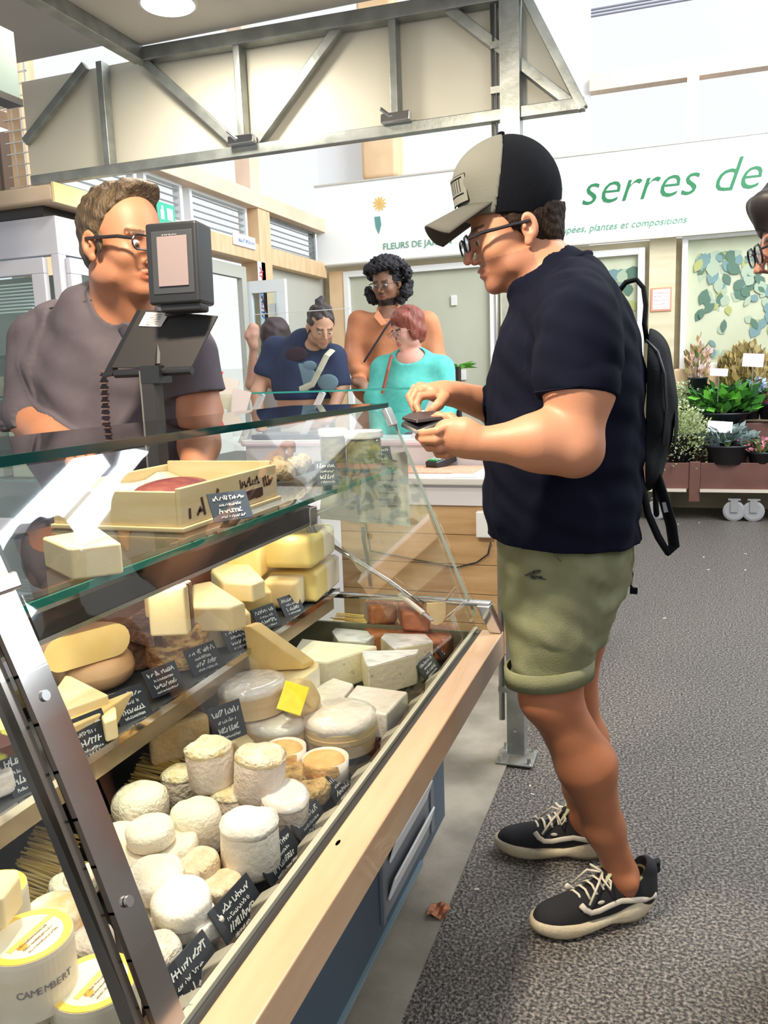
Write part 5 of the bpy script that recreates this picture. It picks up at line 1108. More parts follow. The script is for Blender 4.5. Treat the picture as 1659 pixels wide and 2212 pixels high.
# sausages on a tray
c = Zs(620, 1030); t = thing('sausage_tray', c, 'dark shallow tray on the glass shelf holding dried sausages', 'tray')
link_mesh('tray', MB().bb(c.x - .16, c.x + .02, c.y - .10, c.y + .20, c.z, c.z + .006).bb(c.x + .012, c.x + .02, c.y - .1, c.y + .2, c.z, c.z + .018).bb(c.x - .16, c.x - .152, c.y - .1, c.y + .2, c.z, c.z + .018), M_dark, t, bevel=.001)
M_saus = mat('sausage_skin', (.38, .27, .15), .7, col2=(.60, .50, .34), scale=35, bump=.8, bscale=80)
for i, (px, py, r_s, l_) in enumerate(((545, 1022, 18, 60), (580, 1018, 20, 55), (612, 1020, 22, 50), (640, 1008, 20, 55), (655, 1000, 18, 50), (600, 1003, 16, 60))):
    q = Kz(px, py, ZS1 + .028); s = mpp(q); a = .5 + i * .3; d = Vector((math.cos(a), math.sin(a), 0))
    pts_ = [q + d * (u - .5) * l_ * s + Vector((0, 0, .006 * math.sin(u * 5))) for u in [k / 8 for k in range(9)]]
    rr = [r_s * s * max(.25, math.sin(PI * (k + .6) / 9.2)) ** .5 for k in range(9)]
    tag(link_mesh('dried_sausage', MB().tube(pts_, rr, 12), M_saus, smooth=True), 'mould-dusted dried sausages lying on the dark tray', 'sausage', 'sausages on the tray')
# jars
for i, (px, py, pyb, w_, lab) in enumerate(((722, 926, 1012, 62, 'olive-green jar with white lid, rear left of the pair on the glass shelf'), (788, 930, 1012, 84, 'wide olive-green jar with white lid, right of the pair on the glass shelf'))):
    b = Zs(px, pyb); s = mpp(b); R = w_ * s / 2; hh = (pyb - py) * s
    t = thing('preserve_jar', b, lab, 'jar', 'jars of preserved greens')
    link_mesh('jar', MB().lathe(b, [(0, 0), (R * .88, 0), (R * .9, .006), (R * .9, hh - .028), (R * .8, hh - .016), (0, hh - .016)], 28), mat('jar_green', (.10, .09, .02), .12, col2=(.24, .20, .06), scale=30, coat=1.0, stretch=(1, 1, 3)), t, smooth=True)
    link_mesh('lid', MB().lathe(b, [(R * .98, hh - .020), (R, hh - .016), (R, hh - .002), (R * .95, hh), (0, hh)], 28), M_white, t)
    link_mesh('label', MB().lathe(b, [(R * .905, .004), (R * .905, .018)], 28), mat('jar_label', (.30, .12, .06), .5), t)
# cloth / pale cheese block left on shelf
b = Zs(200, 1178)
slab('pale_cloth_cheese', [(90, 1160), (215, 1140), (262, 1172), (150, 1185)], ZS1 + .045, .043, M_yel2, 'pale cream block on the glass shelf left of the pine crate')
for i, (px, py, w_, h_, yaw, lab) in enumerate(((497, 1093, 92, 66, .6, 'blue-grey slate tag leaning on the pine crate'), (706, 1022, 48, 58, 1.0, 'small slate tag leaning before the jars'), (820, 985, 52, 44, 1.0, 'faint slate tag right of the wide jar'))):
    q = Kz(px, py, ZS1 + .045 - .01 * i); pricetag(px, py, q.x, w_, h_, lab, yaw=yaw, lean=.5, seed=40 + i, col=mat('tag_bluegrey', (.035, .05, .07), .45))
# price list sheet behind the case end glass
q0 = Ky(815, 1060, YE + .05)
t = thing('price_list', Ky(790, 1130, YE + .05), 'white printed price list sheet behind the end glass of the case', 'notice')
Pq = [Ky(700, 1000, YE + .06), Ky(880, 975, YE + .06), Ky(885, 1128, YE + .06), Ky(690, 1112, YE + .06)]
link_mesh('sheet', MB().prism(Pq, (0, .002, 0)), mat('list_paper', (.66, .66, .62), .3), t)
mb = MB(); r_ = random.Random(2)
for k in range(8): 
    q = Ky(838, 995 + 14 * k, YE + .0585); scribble(mb, q, (1, 0, 0), (0, 0, 1), .055, .006, r_)
link_mesh('print', mb, mat('print_dk', (.15, .15, .16), .5), t)['kind'] = 'stuff'
link_mesh('sheet_holder', MB().bar(Ky(692, 1116, YE + .058), Ky(885, 1132, YE + .058), .006, .012), mat('holder_clear', (.6, .62, .58), .2), t)
# weighing scale with display and hooded tray, on a pole
sp = lambda px, py, y: Ky(px, py, y)
ts = thing('weighing_scale', (-1.12, 1.66, .84), 'black shop scale on a pole with customer display and tilted back plate', 'scale')
YS = 1.66
a = Ky(340, 1015, YS); top = Ky(345, 800, YS)
link_mesh('pole', MB().bb(a.x - .012, a.x + .022, YS - .02, YS + .02, .84, top.z), M_dark, ts, bevel=.003)
link_mesh('pole_flank', MB().bb(a.x - .022, a.x - .012, YS - .01, YS + .02, .84, top.z), mat('flank_grey', (.20, .20, .17), .4, .3), ts)
q = Ky(330, 800, YS); link_mesh('bracket', MB().tube([Ky(250, 808, YS), Ky(415, 800, YS)], .010, 10).bb(q.x - .02, q.x + .03, YS - .02, YS + .03, q.z - .03, q.z + .01), M_black, ts)
P = [Ky(228, 815, YS - .02), Ky(302, 668, YS + .05), Ky(470, 682, YS + .08), Ky(412, 800, YS - .0)]
link_mesh('back_plate', MB().prism([Ky(240, 795, YS), Ky(305, 668, YS + .05), Ky(470, 682, YS + .05), Ky(412, 795, YS)], (-.004, .012, .0)), mat('plate_black', (.020, .018, .018), .55), ts, bevel=.002)
link_mesh('side_cheek', MB().prism([Ky(218, 815, YS), Ky(296, 668, YS + .05), Ky(308, 670, YS + .05), Ky(240, 812, YS)], (-.004, .02, 0)), M_black, ts, bevel=.002)
n_ = ((P[1] - P[0]).cross(P[2] - P[1])).normalized()
st = link_mesh('sticker', MB().prism([Ky(316, 674, YS + .043), Ky(366, 676, YS + .043), Ky(348, 706, YS + .034), Ky(300, 704, YS + .034)], (0, -.001, 0)), mat('sticker_pale', (.66, .62, .60), .5), ts)
mb = MB(); r_ = random.Random(1)
for k in range(5): scribble(mb, Ky(339 - k * 3.2, 680 + 5 * k, YS + .039 - k * .0015), (1, 0, 0), (0, .2, 1), .032, .003, r_, th=.0004)
link_mesh('sticker_print', mb, mat('print_dk', (.15, .15, .16), .5), st)
dd = Ky(379, 572, YS); Rd = Matrix.Rotation(.10, 3, 'Z') @ Matrix.Rotation(-.05, 3, 'X')
s = mpp(dd); hd = link_mesh('display_head', MB().box(dd + Vector((0, .02, 0)), (122 * s, .08, 172 * s), Rd), M_black, ts, bevel=.008)
link_mesh('display_bezel', MB().box(dd + Rd @ Vector((.004, -.020, .002)), (96 * s, .004, 132 * s), Rd), mat('bezel', (.03, .033, .04), .5), hd, bevel=.002)
link_mesh('display_screen', MB().box(dd + Rd @ Vector((.006, -.0235, .004)), (70 * s, .003, 104 * s), Rd), mat('screen_mauve', (.22, .17, .17), .25), hd, bevel=.001)
link_mesh('display_chin', MB().box(dd + Vector((.01, .01, -90 * s)), (95 * s, .05, 22 * s), Rd), M_black, hd, bevel=.006)
mb = MB(); scribble(mb, dd + Rd @ Vector((0, -.023, .062)), Rd @ Vector((1, 0, 0)), Rd @ Vector((0, 0, 1)), .035, .004, r_, th=.0004); link_mesh('display_print', mb, mat('print_lt', (.3, .3, .32), .5), hd)
link_mesh('neck', MB().tube([dd + Vector((0, .03, -90 * s)), Ky(350, 690, YS + .06), Ky(345, 790, YS + .01)], .012, 10), M_black, ts)
# ================================================================ PEOPLE
# ---------------------------------------------------------------- the customer in navy T-shirt
CY_ = 1.93
def c_(px, py, y=CY_): return Ky(px, py, y)
s0 = mpp(c_(1200, 1000))
cu = thing('person', (-.20, CY_, 0), 'man in a navy T-shirt, olive shorts and trucker cap opening a wallet', 'person')
SK = np.array((.45, .205, .115)); 
vb = Vol((-.78, 1.42, 0.05), (.18, 2.36, 2.0), .0032)
hf = frame((-.90, -.36, -.24)); HS = 1.07; hc = c_(1144, 488, 1.86) - hf @ Vector((-.012, .082, -.006)) * HS
# head: skull centre so that the eye line, nose and chin fall where the photograph shows them
HPf = head(vb, hc, hf, HS, nose=1.0, jaw=1.08, fat=1.04)
v3 = lambda p: np.array(p)
neck_b = c_(1203, 600, 1.94)
vb.cone(hc + hf @ Vector((-.030, 0, -.055)), neck_b, .058, .070, .03)
vb.cone(hc + hf @ Vector((.010, 0, -.085)), c_(1160, 615, 1.94), .045, .055, .03)
# torso core (under the shirt)
tor = [c_(1225, 690, 1.94), c_(1215, 800, 1.94), c_(1210, 950, 1.94), c_(1215, 1090, 1.94), c_(1222, 1180, 1.94)]
vb.chain(tor, [.125, .135, .145, .145, .14], .04)
vb.cone(c_(1235, 665, 1.80), c_(1235, 665, 2.08), .075, .075, .04)
# near (left) arm
sh = c_(1240, 700, 1.735); el = c_(1238, 968, 1.655); wr = c_(1035, 958, 1.61)
vb.chain([sh, sh.lerp(el, .5) + Vector((.012, 0, 0)), el], [.076, .068, .052], .03)
vb.chain([el, el.lerp(wr, .35) + Vector((0, 0, .008)), wr], [.052, .055, .031], .03)
vb.ell(el + Vector((.012, 0, -.006)), (.036, .04, .036), .03)
# far (right) arm
sh2 = c_(1240, 700, 2.14); el2 = c_(1150, 905, 2.10); wr2 = c_(985, 852, 1.86)
vb.chain([sh2, el2], [.072, .052], .03); vb.chain([el2, el2.lerp(wr2, .4), wr2], [.052, .048, .030], .03)
# hands
yd = Vector((.2, 1, 0))
def c2(px, py, y): return Ky(px, py, y)
hand(vb, wr, c2(1000, 945, 1.605), c2(968, 940, 1.605),
     [[c2(975, 918, 1.60), c2(945, 932, 1.585), c2(915, 936, 1.60), c2(902, 932, 1.62)],
      [c2(972, 940, 1.605), c2(942, 951, 1.585), c2(915, 951, 1.60), c2(903, 944, 1.63)],
      [c2(978, 960, 1.61), c2(950, 969, 1.595), c2(926, 967, 1.61), c2(916, 958, 1.64)],
      [c2(990, 975, 1.62), c2(966, 984, 1.61), c2(946, 982, 1.625), c2(938, 972, 1.65)]],
     [c2(1000, 925, 1.63), c2(972, 903, 1.65), c2(948, 900, 1.655), c2(928, 908, 1.655)], .042, .0092, (.2, 1, 0), .55)
hand(vb, wr2, c2(958, 848, 1.835), c2(935, 846, 1.82),
     [[c2(938, 852, 1.79), c2(908, 856, 1.775), c2(899, 874, 1.765), c2(906, 890, 1.755)],
      [c2(932, 846, 1.81), c2(900, 846, 1.80), c2(889, 866, 1.785), c2(896, 886, 1.77)],
      [c2(930, 840, 1.83), c2(896, 838, 1.825), c2(884, 856, 1.815), c2(889, 874, 1.80)],
      [c2(932, 836, 1.85), c2(906, 832, 1.85), c2(894, 845, 1.845), c2(896, 860, 1.835)]],
     [c2(960, 858, 1.79), c2(948, 874, 1.765), c2(936, 884, 1.755), c2(922, 892, 1.75)], .040, .0092, (.1, .2, 1), .6)
# legs
hipN = c_(1215, 1200, 1.86); kn = c_(1190, 1505, 1.83); an = Kz(1412, 1968, 0).lerp(Kz(1148, 2022, 0), .27) + Vector((0, 0, .12))
vb.chain([hipN, hipN.lerp(kn, .55), kn], [.098, .085, .066], .03)
calf = kn.lerp(an, .36) + Vector((.020, .0, 0)); vb.chain([kn, calf, kn.lerp(an, .72) + Vector((.002, 0, 0)), an], [.060, .066, .044, .038], .035)
vb.ell(kn + Vector((-.026, -.01, .01)), (.040, .045, .052), .03)
vb.ell(an + Vector((.02, -.03, -.005)), (.018, .014, .018), .02)
hipF = c_(1235, 1200, 2.02); kf = c_(1235, 1500, 2.12); af = Kz(1325, 1850, 0).lerp(Kz(1070, 1838, 0), .27) + Vector((0, 0, .12))
vb.chain([hipF, hipF.lerp(kf, .55), kf], [.094, .082, .062], .03)
vb.chain([kf, kf.lerp(af, .36) + Vector((.022, 0, 0)), kf.lerp(af, .74), af], [.058, .062, .040, .036], .035)
# feet inside shoes
toeN = Kz(1148, 2022, .0); heelN = Kz(1412, 1968, .0); toeF = Kz(1070, 1838, .0); heelF = Kz(1325, 1850, .0)
for (a_, k_, h_, t_) in ((an, kn, heelN, toeN), (af, kf, heelF, toeF)):
    vb.chain([a_, h_.lerp(t_, .24) + Vector((0, 0, .055))], [.037, .036], .02); vb.chain([h_.lerp(t_, .16) + Vector((0, 0, .055)), h_.lerp(t_, .70) + Vector((0, 0, .048))], [.022, .014], .02)
def paint_c(vs):
    C_ = np.tile(SK, (len(vs), 1)); 
    L_ = (vs - np.array(hc)) @ np.array(hf) / HS
    hd = L_[:, 2] > -.13
    st = hd & (L_[:, 2] < -.045) & (L_[:, 0] > -.01) & (L_[:, 2] > -.125); C_[st] *= np.array((.74, .70, .72))
    lip = (abs(L_[:, 1]) < .024) & (abs(L_[:, 2] + .0655) < .0105) & (L_[:, 0] > .085); C_[lip] = (.36, .14, .09)
    nz = (L_[:, 0] > .098) & (abs(L_[:, 1]) < .02) & (L_[:, 2] < -.01) & (L_[:, 2] > -.05); C_[nz] = (.50, .215, .13)
    ear = (abs(L_[:, 1]) > .077) & (abs(L_[:, 2] + .006) < .04) & (abs(L_[:, 0] + .01) < .03); C_[ear] = (.50, .22, .135)
    br = (abs(L_[:, 2] - .021) < .006) & (L_[:, 0] > .07) & (abs(L_[:, 1]) > .012) & (abs(L_[:, 1]) < .05); C_[br] = (.12, .06, .03)
    lg = vs[:, 2] < .8; C_[lg] = (.36, .135, .062)
    n = wob(vs[:, 0], vs[:, 1], vs[:, 2], 30, 1) * .03; C_ *= (1 + n)[:, None]
    return C_
eyes(HPf, HS, cu)
M_hair = mat('hair_brown', (.016, .009, .006), .8, col2=(.034, .020, .013), spec=.15, scale=90, bump=.8, bscale=240, stretch=(1, 1, .3))
def hairvol(lo, hi, res, fn, name, m, parent, **k):
    v = Vol(lo, hi, res); fn(v); return vol_obj(name, v, m, parent, **k)
def hb(c, r): return [x - r for x in c], [x + r for x in c]
lo, hi = hb(hc, .16)
cm_ = frame((-.90, -.32, -.15)); bp_ = c_(1099, 420, 1.935) + cm_ @ Vector((.036, 0, -.034))
def f(v):
    v.ell(HPf(-.012, 0, .034), (.1045 * HS, .0800 * HS, .090 * HS), .004, hf)
    v.ell(HPf(-.048, 0, -.018), (.054 * HS, .064 * HS, .050 * HS), .012, hf)
    v.disp(lambda X, Y, Z: .0012 * wob(X, Y, Z, 260))
    v.plane(bp_, cm_ @ Vector((-.06, 0, 1))); v.plane(HPf(.004, 0, -.02), hf @ Vector((1, 0, -.62))); v.plane(HPf(0, 0, -.066), hf @ Vector((.5, 0, -1)))
hairvol(lo, hi, .0035, f, 'hair', M_hair, cu)
for s_ in (1, -1):
    link_mesh('sideburn', MB().sphere(HPf(.012, s_ * .0765, .014), (.016, .004, .022), 10, 8, hf), M_hair, cu, smooth=True)
# trucker cap: pale front, black mesh back, brim
M_capf = mat('cap_grey', (.125, .125, .105), .8, bump=.2, bscale=500); M_capb = mat('cap_black', (.005, .006, .009), .9, bump=.5, bscale=700, spec=.1)
cc = c_(1099, 420, 1.935); cm = frame((-.90, -.32, -.15))
lo, hi = hb(cc, .19)
def capshape(v, g=0.0):
    v.ell(cc + cm @ Vector((-.002, 0, .002)), (.119 + g, .104 + g, .126 + g), .01, cm); v.ell(cc + cm @ Vector((.040, 0, .045)), (.078 + g, .078 + g, .062 + g), .03, cm)
cutp = c_(985, 448, 1.95); cutn = cm @ Vector((.10, 0, -1))
bp = cc + cm @ Vector((.036, 0, -.050))
spl = cc + cm @ Vector((.036, 0, 0))
def f1(v): capshape(v, .0); v.plane(bp, cm @ Vector((.22, 0, -1))); v.plane(spl, cm @ Vector((-1, 0, -.30)))
def f2(v): capshape(v, -.0015); v.plane(bp, cm @ Vector((.22, 0, -1))); v.plane(spl, cm @ Vector((1, 0, .30)))
hat = thing('trucker_cap', cc, 'trucker cap with grey front, black back and curved brim worn by the man in navy', 'cap')
hairvol(lo, hi, .0035, f1, 'cap_front', M_capf, hat); hairvol(lo, hi, .0035, f2, 'cap_back', M_capb, hat)
link_mesh('button', MB().sphere(cc + cm @ Vector((-.004, 0, .131)), (.009, .009, .005), 12, 8, cm), M_capb, hat, smooth=True)
g = []
for i in range(15):
    a = -1.25 + 2.5 * i / 14; row = []
    for j in range(7):
        t_ = j / 6; base = Vector((.105 * math.cos(a) + .012, .092 * math.sin(a), -.028)); out = Vector((.105 + .095 * math.cos(a * .95) ** .6 if math.cos(a * .95) > 0 else .105, .100 * math.sin(a), -.058 - .012 * abs(math.sin(a)) ** 2))
        p = base.lerp(out, t_); p.z = -.010 - .024 * t_ - .034 * (p.y / .09) ** 2 * (.35 + .65 * t_)
        row.append(cc + cm @ p)
    g.append(row)
link_mesh('brim', MB().sheet(g), mat('cap_brim', (.060, .058, .048), .8, bump=.2, bscale=500), hat, smooth=True, solid=.004)
# front patch on the near side of the crown front
pc = cc + cm @ Vector((.100, -.0, .035)); 
def onfront(a, z):
    r = .0015; e1 = Vector((.040 + .080 * math.cos(a), .0795 * math.sin(a), z)); return cc + cm @ e1
rows = [[onfront(a, z) + cm @ Vector((.004 - .0012 * abs(z - .02) * 40 * abs(z - .02), .0, 0)) for a in [-.15 + .12 * i for i in range(9)]] for z in (-.005, .010, .025, .040, .052)]
pt = link_mesh('patch', MB().sheet(rows), mat('patch_pale', (.17, .17, .145), .7), hat, solid=.003)
mb = MB(); mb2 = MB()
def pq(i, j): return rows[j][i]
for (i0, i1, j) in ((0, 8, 4), (0, 8, 0)): mb.tube([pq(i, j) for i in range(i0, i1 + 1)], .0018, 5)
for i in (0, 8): mb.tube([pq(i, j) for j in range(5)], .0018, 5)
for i in (2, 3, 4, 5, 6): mb.tube([pq(i, 1).lerp(pq(i, 2), .5), pq(i, 3), pq(i, 3).lerp(pq(i, 4), .5)], .0022, 5)
mb.tube([pq(i, 1).lerp(pq(i, 2), .2) for i in range(1, 8)], .0025, 5); mb.tube([pq(i, 3).lerp(pq(i, 4), .6) for i in range(1, 8)], .0025, 5)
link_mesh('patch_print', mb, M_capb, pt)
gl_ = glasses('glasses', HPf, hf, HS, mat('glasses_black', (.01, .01, .014), .3), cu, w=.027, h=.019, rimr=.0022, thick=1.4)
# T-shirt
M_navy = mat('navy_cotton', (.0045, .0055, .014), .9, bump=.15, bscale=400, spec=.08)
vt = Vol((-.50, 1.55, .90), (.16, 2.34, 1.72), .004)
prof = [(650, 1232, 84), (700, 1224, 112), (760, 1224, 138), (840, 1222, 147), (920, 1217, 152), (1000, 1213, 154), (1080, 1213, 151), (1150, 1216, 146), (1185, 1217, 143)]
pts = [c_(x, y, 1.94) for (y, x, r) in prof]; rs = [r * s0 for (_, _, r) in prof]
for i in range(len(pts) - 1): vt.cone(pts[i], pts[i + 1], rs[i], rs[i + 1], .03)
for p_, r in zip(pts[1:], rs[1:]): vt.ell(p_, (r * 1.0, r * 1.22, r * .62), .05)
vt.cone(c_(1242, 672, 1.78), c_(1242, 668, 2.10), .082, .082, .05)
vt.cone(c_(1245, 640, 1.86), c_(1232, 615, 1.93), .07, .06, .04); vt.cone(c_(1245, 640, 2.02), c_(1232, 615, 1.95), .07, .06, .04)
vt.cone(c_(1195, 605, 1.94), c_(1170, 640, 1.94), .058, .07, .03)
# sleeves are shaped and hemmed on their own, then joined to the trunk
vsl = Vol(vt.lo, vt.lo + (vt.n - 1) * vt.res, vt.res); vsl.n = vt.n.copy(); vsl.d = np.full(vt.n, .2, np.float32)
slA = c_(1250, 700, 1.735); slB = c_(1243, 858, 1.695); vsl.chain([slA, slA.lerp(slB, .5), slB + (slB - slA) * .12], [.086, .084, .080], .035)
slA2 = c_(1245, 700, 2.14); slB2 = c_(1205, 850, 2.12); vsl.chain([slA2, slB2], [.080, .074], .035)
def folds(X, Y, Z):
    return .0045 * wob(X, Y, Z * 1.5, 24, .5) * np.clip((1.62 - Z) / .2, 0, 1) + .0022 * wob(X + Z * .4, Y, Z, 60, 2)
HEMP = c_(1215, 1166, 1.94)
vt.disp(folds); vt.plane(HEMP + Vector((0, 0, .012)), (-.06, 0, -1)); vb.fill(vt, .009); vt.cover(vb, .005, .010)
vsl.disp(folds); vsl.cover(vb, .005, .03); vsl.plane(c_(1245, 862, 1.70), (slB - slA).normalized())
_h = np.clip(.5 + .5 * (vt.d - vsl.d) / .02, 0, 1); vt.d = vt.d * (1 - _h) + vsl.d * _h - .02 * _h * (1 - _h)
# sleeve hem cut (only the sleeve, outside the torso)
def cutbox(v, lo, hi, p, n):
    r = v.sub(lo, hi)
    if r is None: return
    sl, X, Y, Z = r; n = np.array(n, float); n /= np.linalg.norm(n); d = (X - p[0]) * n[0] + (Y - p[1]) * n[1] + (Z - p[2]) * n[2]
    v.d[sl] = np.maximum(v.d[sl], d.astype(np.float32) + 0 * v.d[sl])
vt.plane(HEMP, (-.06, 0, -1))
vt.ell(hc.lerp(neck_b, .62) + Vector((-.008, 0, .012)), (.074, .068, .060), .0, frame((-.75, 0, -.4)), 'cut')
vol_obj('t_shirt', vt, M_navy, cu, smooth_it=2)
q = hc.lerp(neck_b, .88); nm = frame((-.86, 0, -.5))
link_mesh('collar', MB().tube([neck_b + nm @ Vector((.074 * math.cos(a) - .012, .070 * math.sin(a), .004)) for a in [2 * PI * i / 28 for i in range(28)]], .008, 8, closed=True), M_navy, cu, smooth=True)
link_mesh('sleeve_seam', MB().tube([slB + Vector((.0812 * math.cos(a), .0812 * math.sin(a), .022 + .01 * math.cos(a))) for a in [2 * PI * i / 28 for i in range(28)]], .0018, 6, closed=True), M_navy, cu, smooth=True)
# shorts
M_olive = mat('olive_twill', (.165, .170, .090), .85, col2=(.205, .210, .120), scale=14, bump=.25, bscale=350, spec=.25)
vs_ = Vol((-.46, 1.65, .48), (.14, 2.28, 1.10), .004)
sp_ = [(1130, 1218, 136), (1200, 1218, 138), (1270, 1208, 130)]
for i in range(2): vs_.cone(c_(sp_[i][1], sp_[i][0], 1.94), c_(sp_[i + 1][1], sp_[i + 1][0], 1.94), sp_[i][2] * s0, sp_[i + 1][2] * s0, .04)
vs_.chain([c_(1218, 1230, 1.875), c_(1200, 1330, 1.86), c_(1186, 1480, 1.845)], [.124, .110, .092], .04)
vs_.chain([c_(1235, 1230, 2.01), c_(1225, 1330, 2.04), c_(1215, 1480, 2.10)], [.130, .105, .092], .02)
def folds2(X, Y, Z): return .0046 * wob(X, Y, Z * 1.6, 30, 1.5) * np.clip((1.05 - Z) / .2, .2, 1) + .0018 * wob(X, Y, Z, 85, .4)
vs_.disp(folds2)
vs_.cover(vb, .006, .02)
hemS = c_(1186, 1458, 1.845); vs_.plane(hemS, (.13, .0, -1)); vs_.plane(c_(1215, 1135, 1.94), (0, 0, 1))
vol_obj('shorts', vs_, M_olive, cu)
hn = Vector((.13, 0, -1)).normalized()
for (cx_, r_c, yy) in ((1186, .102, 1.845), (1216, .094, 2.098)):
    b_ = c_(cx_, 1446, yy); b_.z = hemS.z + (b_.x - hemS.x) * .13 + .014
    def rg(h_, r_): return [b_ + Vector((r_ * math.cos(a), r_ * math.sin(a), h_ + .13 * r_ * math.cos(a))) for a in [2 * PI * i / 40 for i in range(40)]]
    R4 = [rg(-.022, r_c - .006), rg(-.022, r_c + .002), rg(.018, r_c + .003), rg(.020, r_c - .004)]
    vsq = [v for r_ in R4 for v in r_]; fs = [(i * 40 + k, i * 40 + (k + 1) % 40, (i + 1) * 40 + (k + 1) % 40, (i + 1) * 40 + k) for i in range(3) for k in range(40)]
    link_mesh('rolled_cuff', MB().add(vsq, fs), M_olive, cu, smooth=True)
M_seam = mat('olive_seam', (.085, .088, .048), .85)
link_mesh('pocket_seam', MB().tube([c_(1193, 1184, 1.742), c_(1197, 1197, 1.742), c_(1212, 1213, 1.74)], .0022, 6), M_seam, cu, smooth=True)
mb = MB(); e0 = Vector((c_(1155, 1243, 1.757))); 
for k, (dx, dz, l_, w_) in enumerate(((-.012, .002, .022, .003), (.004, .008, .016, .005), (.006, -.004, .020, .004), (.018, -.007, .016, .003), (-.004, -.006, .012, .004))): mb.box(e0 + Vector((dx, .004, dz)), (l_, .008, w_), Matrix.Rotation(.2 * (k - 2), 3, 'Y'))
link_mesh('embroidery', mb, mat('embroidery', (.025, .025, .02), .6), cu)
vol_obj('body', vb, skinmat('skin_customer', (.5, .24, .14)), cu, paint_c)
# ---- shoes
def shoe(toe, heel, pitch, lab, side):
    """built in its own frame: x toe-ward, y left, z up; length 0.31"""
    fwd = (toe - heel); fwd.z = 0; L_ = fwd.length; fwd.normalize(); M_ = Matrix((fwd, Vector((0, 0, 1)).cross(fwd), Vector((0, 0, 1)))).transposed()
    M_ = M_ @ Matrix.Rotation(pitch, 3, 'Y'); o_ = heel.copy(); o_.z = .004 + max(0, math.sin(pitch)) * L_ 
    def T(x, y, z): return o_ + M_ @ Vector((x * L_, y, z))
    sh_ = thing('sneaker', (o_ + M_ @ Vector((L_ * .5, 0, 0))), lab, 'shoe', 'black skate sneakers of the man in navy')
    M_sole = mat('sole_cream', (.52, .43, .28), .6, col2=(.60, .52, .37), scale=20, bump=.2, bscale=120); M_up = mat('shoe_black', (.008, .008, .010), .8, bump=.3, bscale=500); M_lace = mat('lace_cream', (.66, .60, .48), .7); M_wh = mat('stripe_cream', (.62, .56, .46), .5)
    # sole: wavy thick rubber
    n = 30; outer = []
    for i in range(n):
        t_ = 2 * PI * i / n; x = .5 + .5 * math.cos(t_); wd = .054 * math.sin(t_) * (1 + .10 * math.cos(t_)) * (1 - .22 * math.exp(-((x - .42) / .16) ** 2)); sx = abs(math.cos(t_)) ** .75 * (1 if math.cos(t_) > 0 else -1); outer.append((.5 + .5 * sx, wd, x))
    def zt(x): return .034 + .020 * math.exp(-((x - .0) / .22) ** 2) + .006 * math.sin(x * 9) + .006 * math.exp(-((x - 1) / .12) ** 2)
    def zb(x): return .010 * math.exp(-((x - 1) / .12) ** 2) + .014 * math.exp(-((x - .0) / .10) ** 2) + .010 * math.exp(-((x - .45) / .12) ** 2)
    rings = []
    for (g_, f_) in ((.90, 0), (1.0, .25), (1.04, .6), (1.0, 1.0), (.90, 1.02)): rings.append([T(.5 + (x - .5) * (1 + (g_ - 1) * .5), y * g_, zb(x) * (1 - f_) + zt(x) * f_) for (x, y, _) in outer])
    vsq = [v for r_ in rings for v in r_]; fs = [(i * n + k, i * n + (k + 1) % n, (i + 1) * n + (k + 1) % n, (i + 1) * n + k) for i in range(4) for k in range(n)] + [tuple(range(n))[::-1], tuple(range(4 * n, 5 * n))]
    link_mesh('sole', MB().add(vsq, fs), M_sole, sh_, smooth=True)
    # upper
    lo_ = [min(T(x, y, z)[i] for x in (-.02, 1.02) for y in (-.07, .07) for z in (0, .16)) - .01 for i in range(3)]; hi_ = [max(T(x, y, z)[i] for x in (-.02, 1.02) for y in (-.07, .07) for z in (0, .16)) + .01 for i in range(3)]
    v = Vol(lo_, hi_, .003); tl = M_ @ Vector((0, 1, 0))
    v.ell(T(.78, 0, .038), (.066, .045, .036), .02, M_); v.ell(T(.60, 0, .045), (.075, .043, .043), .02, M_); v.ell(T(.38, 0, .055), (.075, .040, .052), .02, M_); v.ell(T(.16, 0, .062), (.050, .038, .060), .02, M_)
    v.cone(T(.10, 0, .06), T(.07, 0, .112), .036, .030, .02); v.cone(T(.42, 0, .07), T(.38, 0, .118), .030, .020, .02)
    v.ell(T(.22, 0, .132), (.050, .030, .052), .004, M_, 'cut')
    r = v.sub(v.lo, v.lo + v.n * v.res); sl, X, Y, Z = r; zn = M_ @ Vector((0, 0, 1)); pz = T(0, 0, .030)
    v.d = np.maximum(v.d, (-((X - pz.x) * zn.x + (Y - pz.y) * zn.y + (Z - pz.z) * zn.z)).astype(np.float32))
    vol_obj('upper', v, M_up, sh_)
    def surf(x, z, sd, lift=.0):  # point on the side of the upper
        prof_ = [(.0, .030), (.16, .040), (.38, .043), (.60, .044), (.78, .045), (.95, .030), (1.0, .015)]
        for (xa, wa), (xb, wb) in zip(prof_, prof_[1:]):
            if xa <= x <= xb: ww = wa + (wb - wa) * (x - xa) / (xb - xa)
        ww *= math.sqrt(max(.05, 1 - (max(0, z - .045) / .075) ** 2)); return T(x, sd * (ww + lift), z)
    for sd in (1, -1):
        pp = [surf(x, z, sd, .002) for (x, z) in ((.66, .082), (.63, .068), (.585, .058), (.52, .058), (.44, .064), (.34, .069), (.24, .063), (.14, .057), (.04, .058))]
        link_mesh('side_stripe', MB().tube(pp, .0075, 8, flat=(M_ @ Vector((0, 1, 0)), .4)), M_wh, sh_, smooth=True)
        link_mesh('side_badge', MB().sphere(surf(.50, .077, sd, .002), (.010, .002, .005), 10, 6, M_), M_wh, sh_, smooth=True)
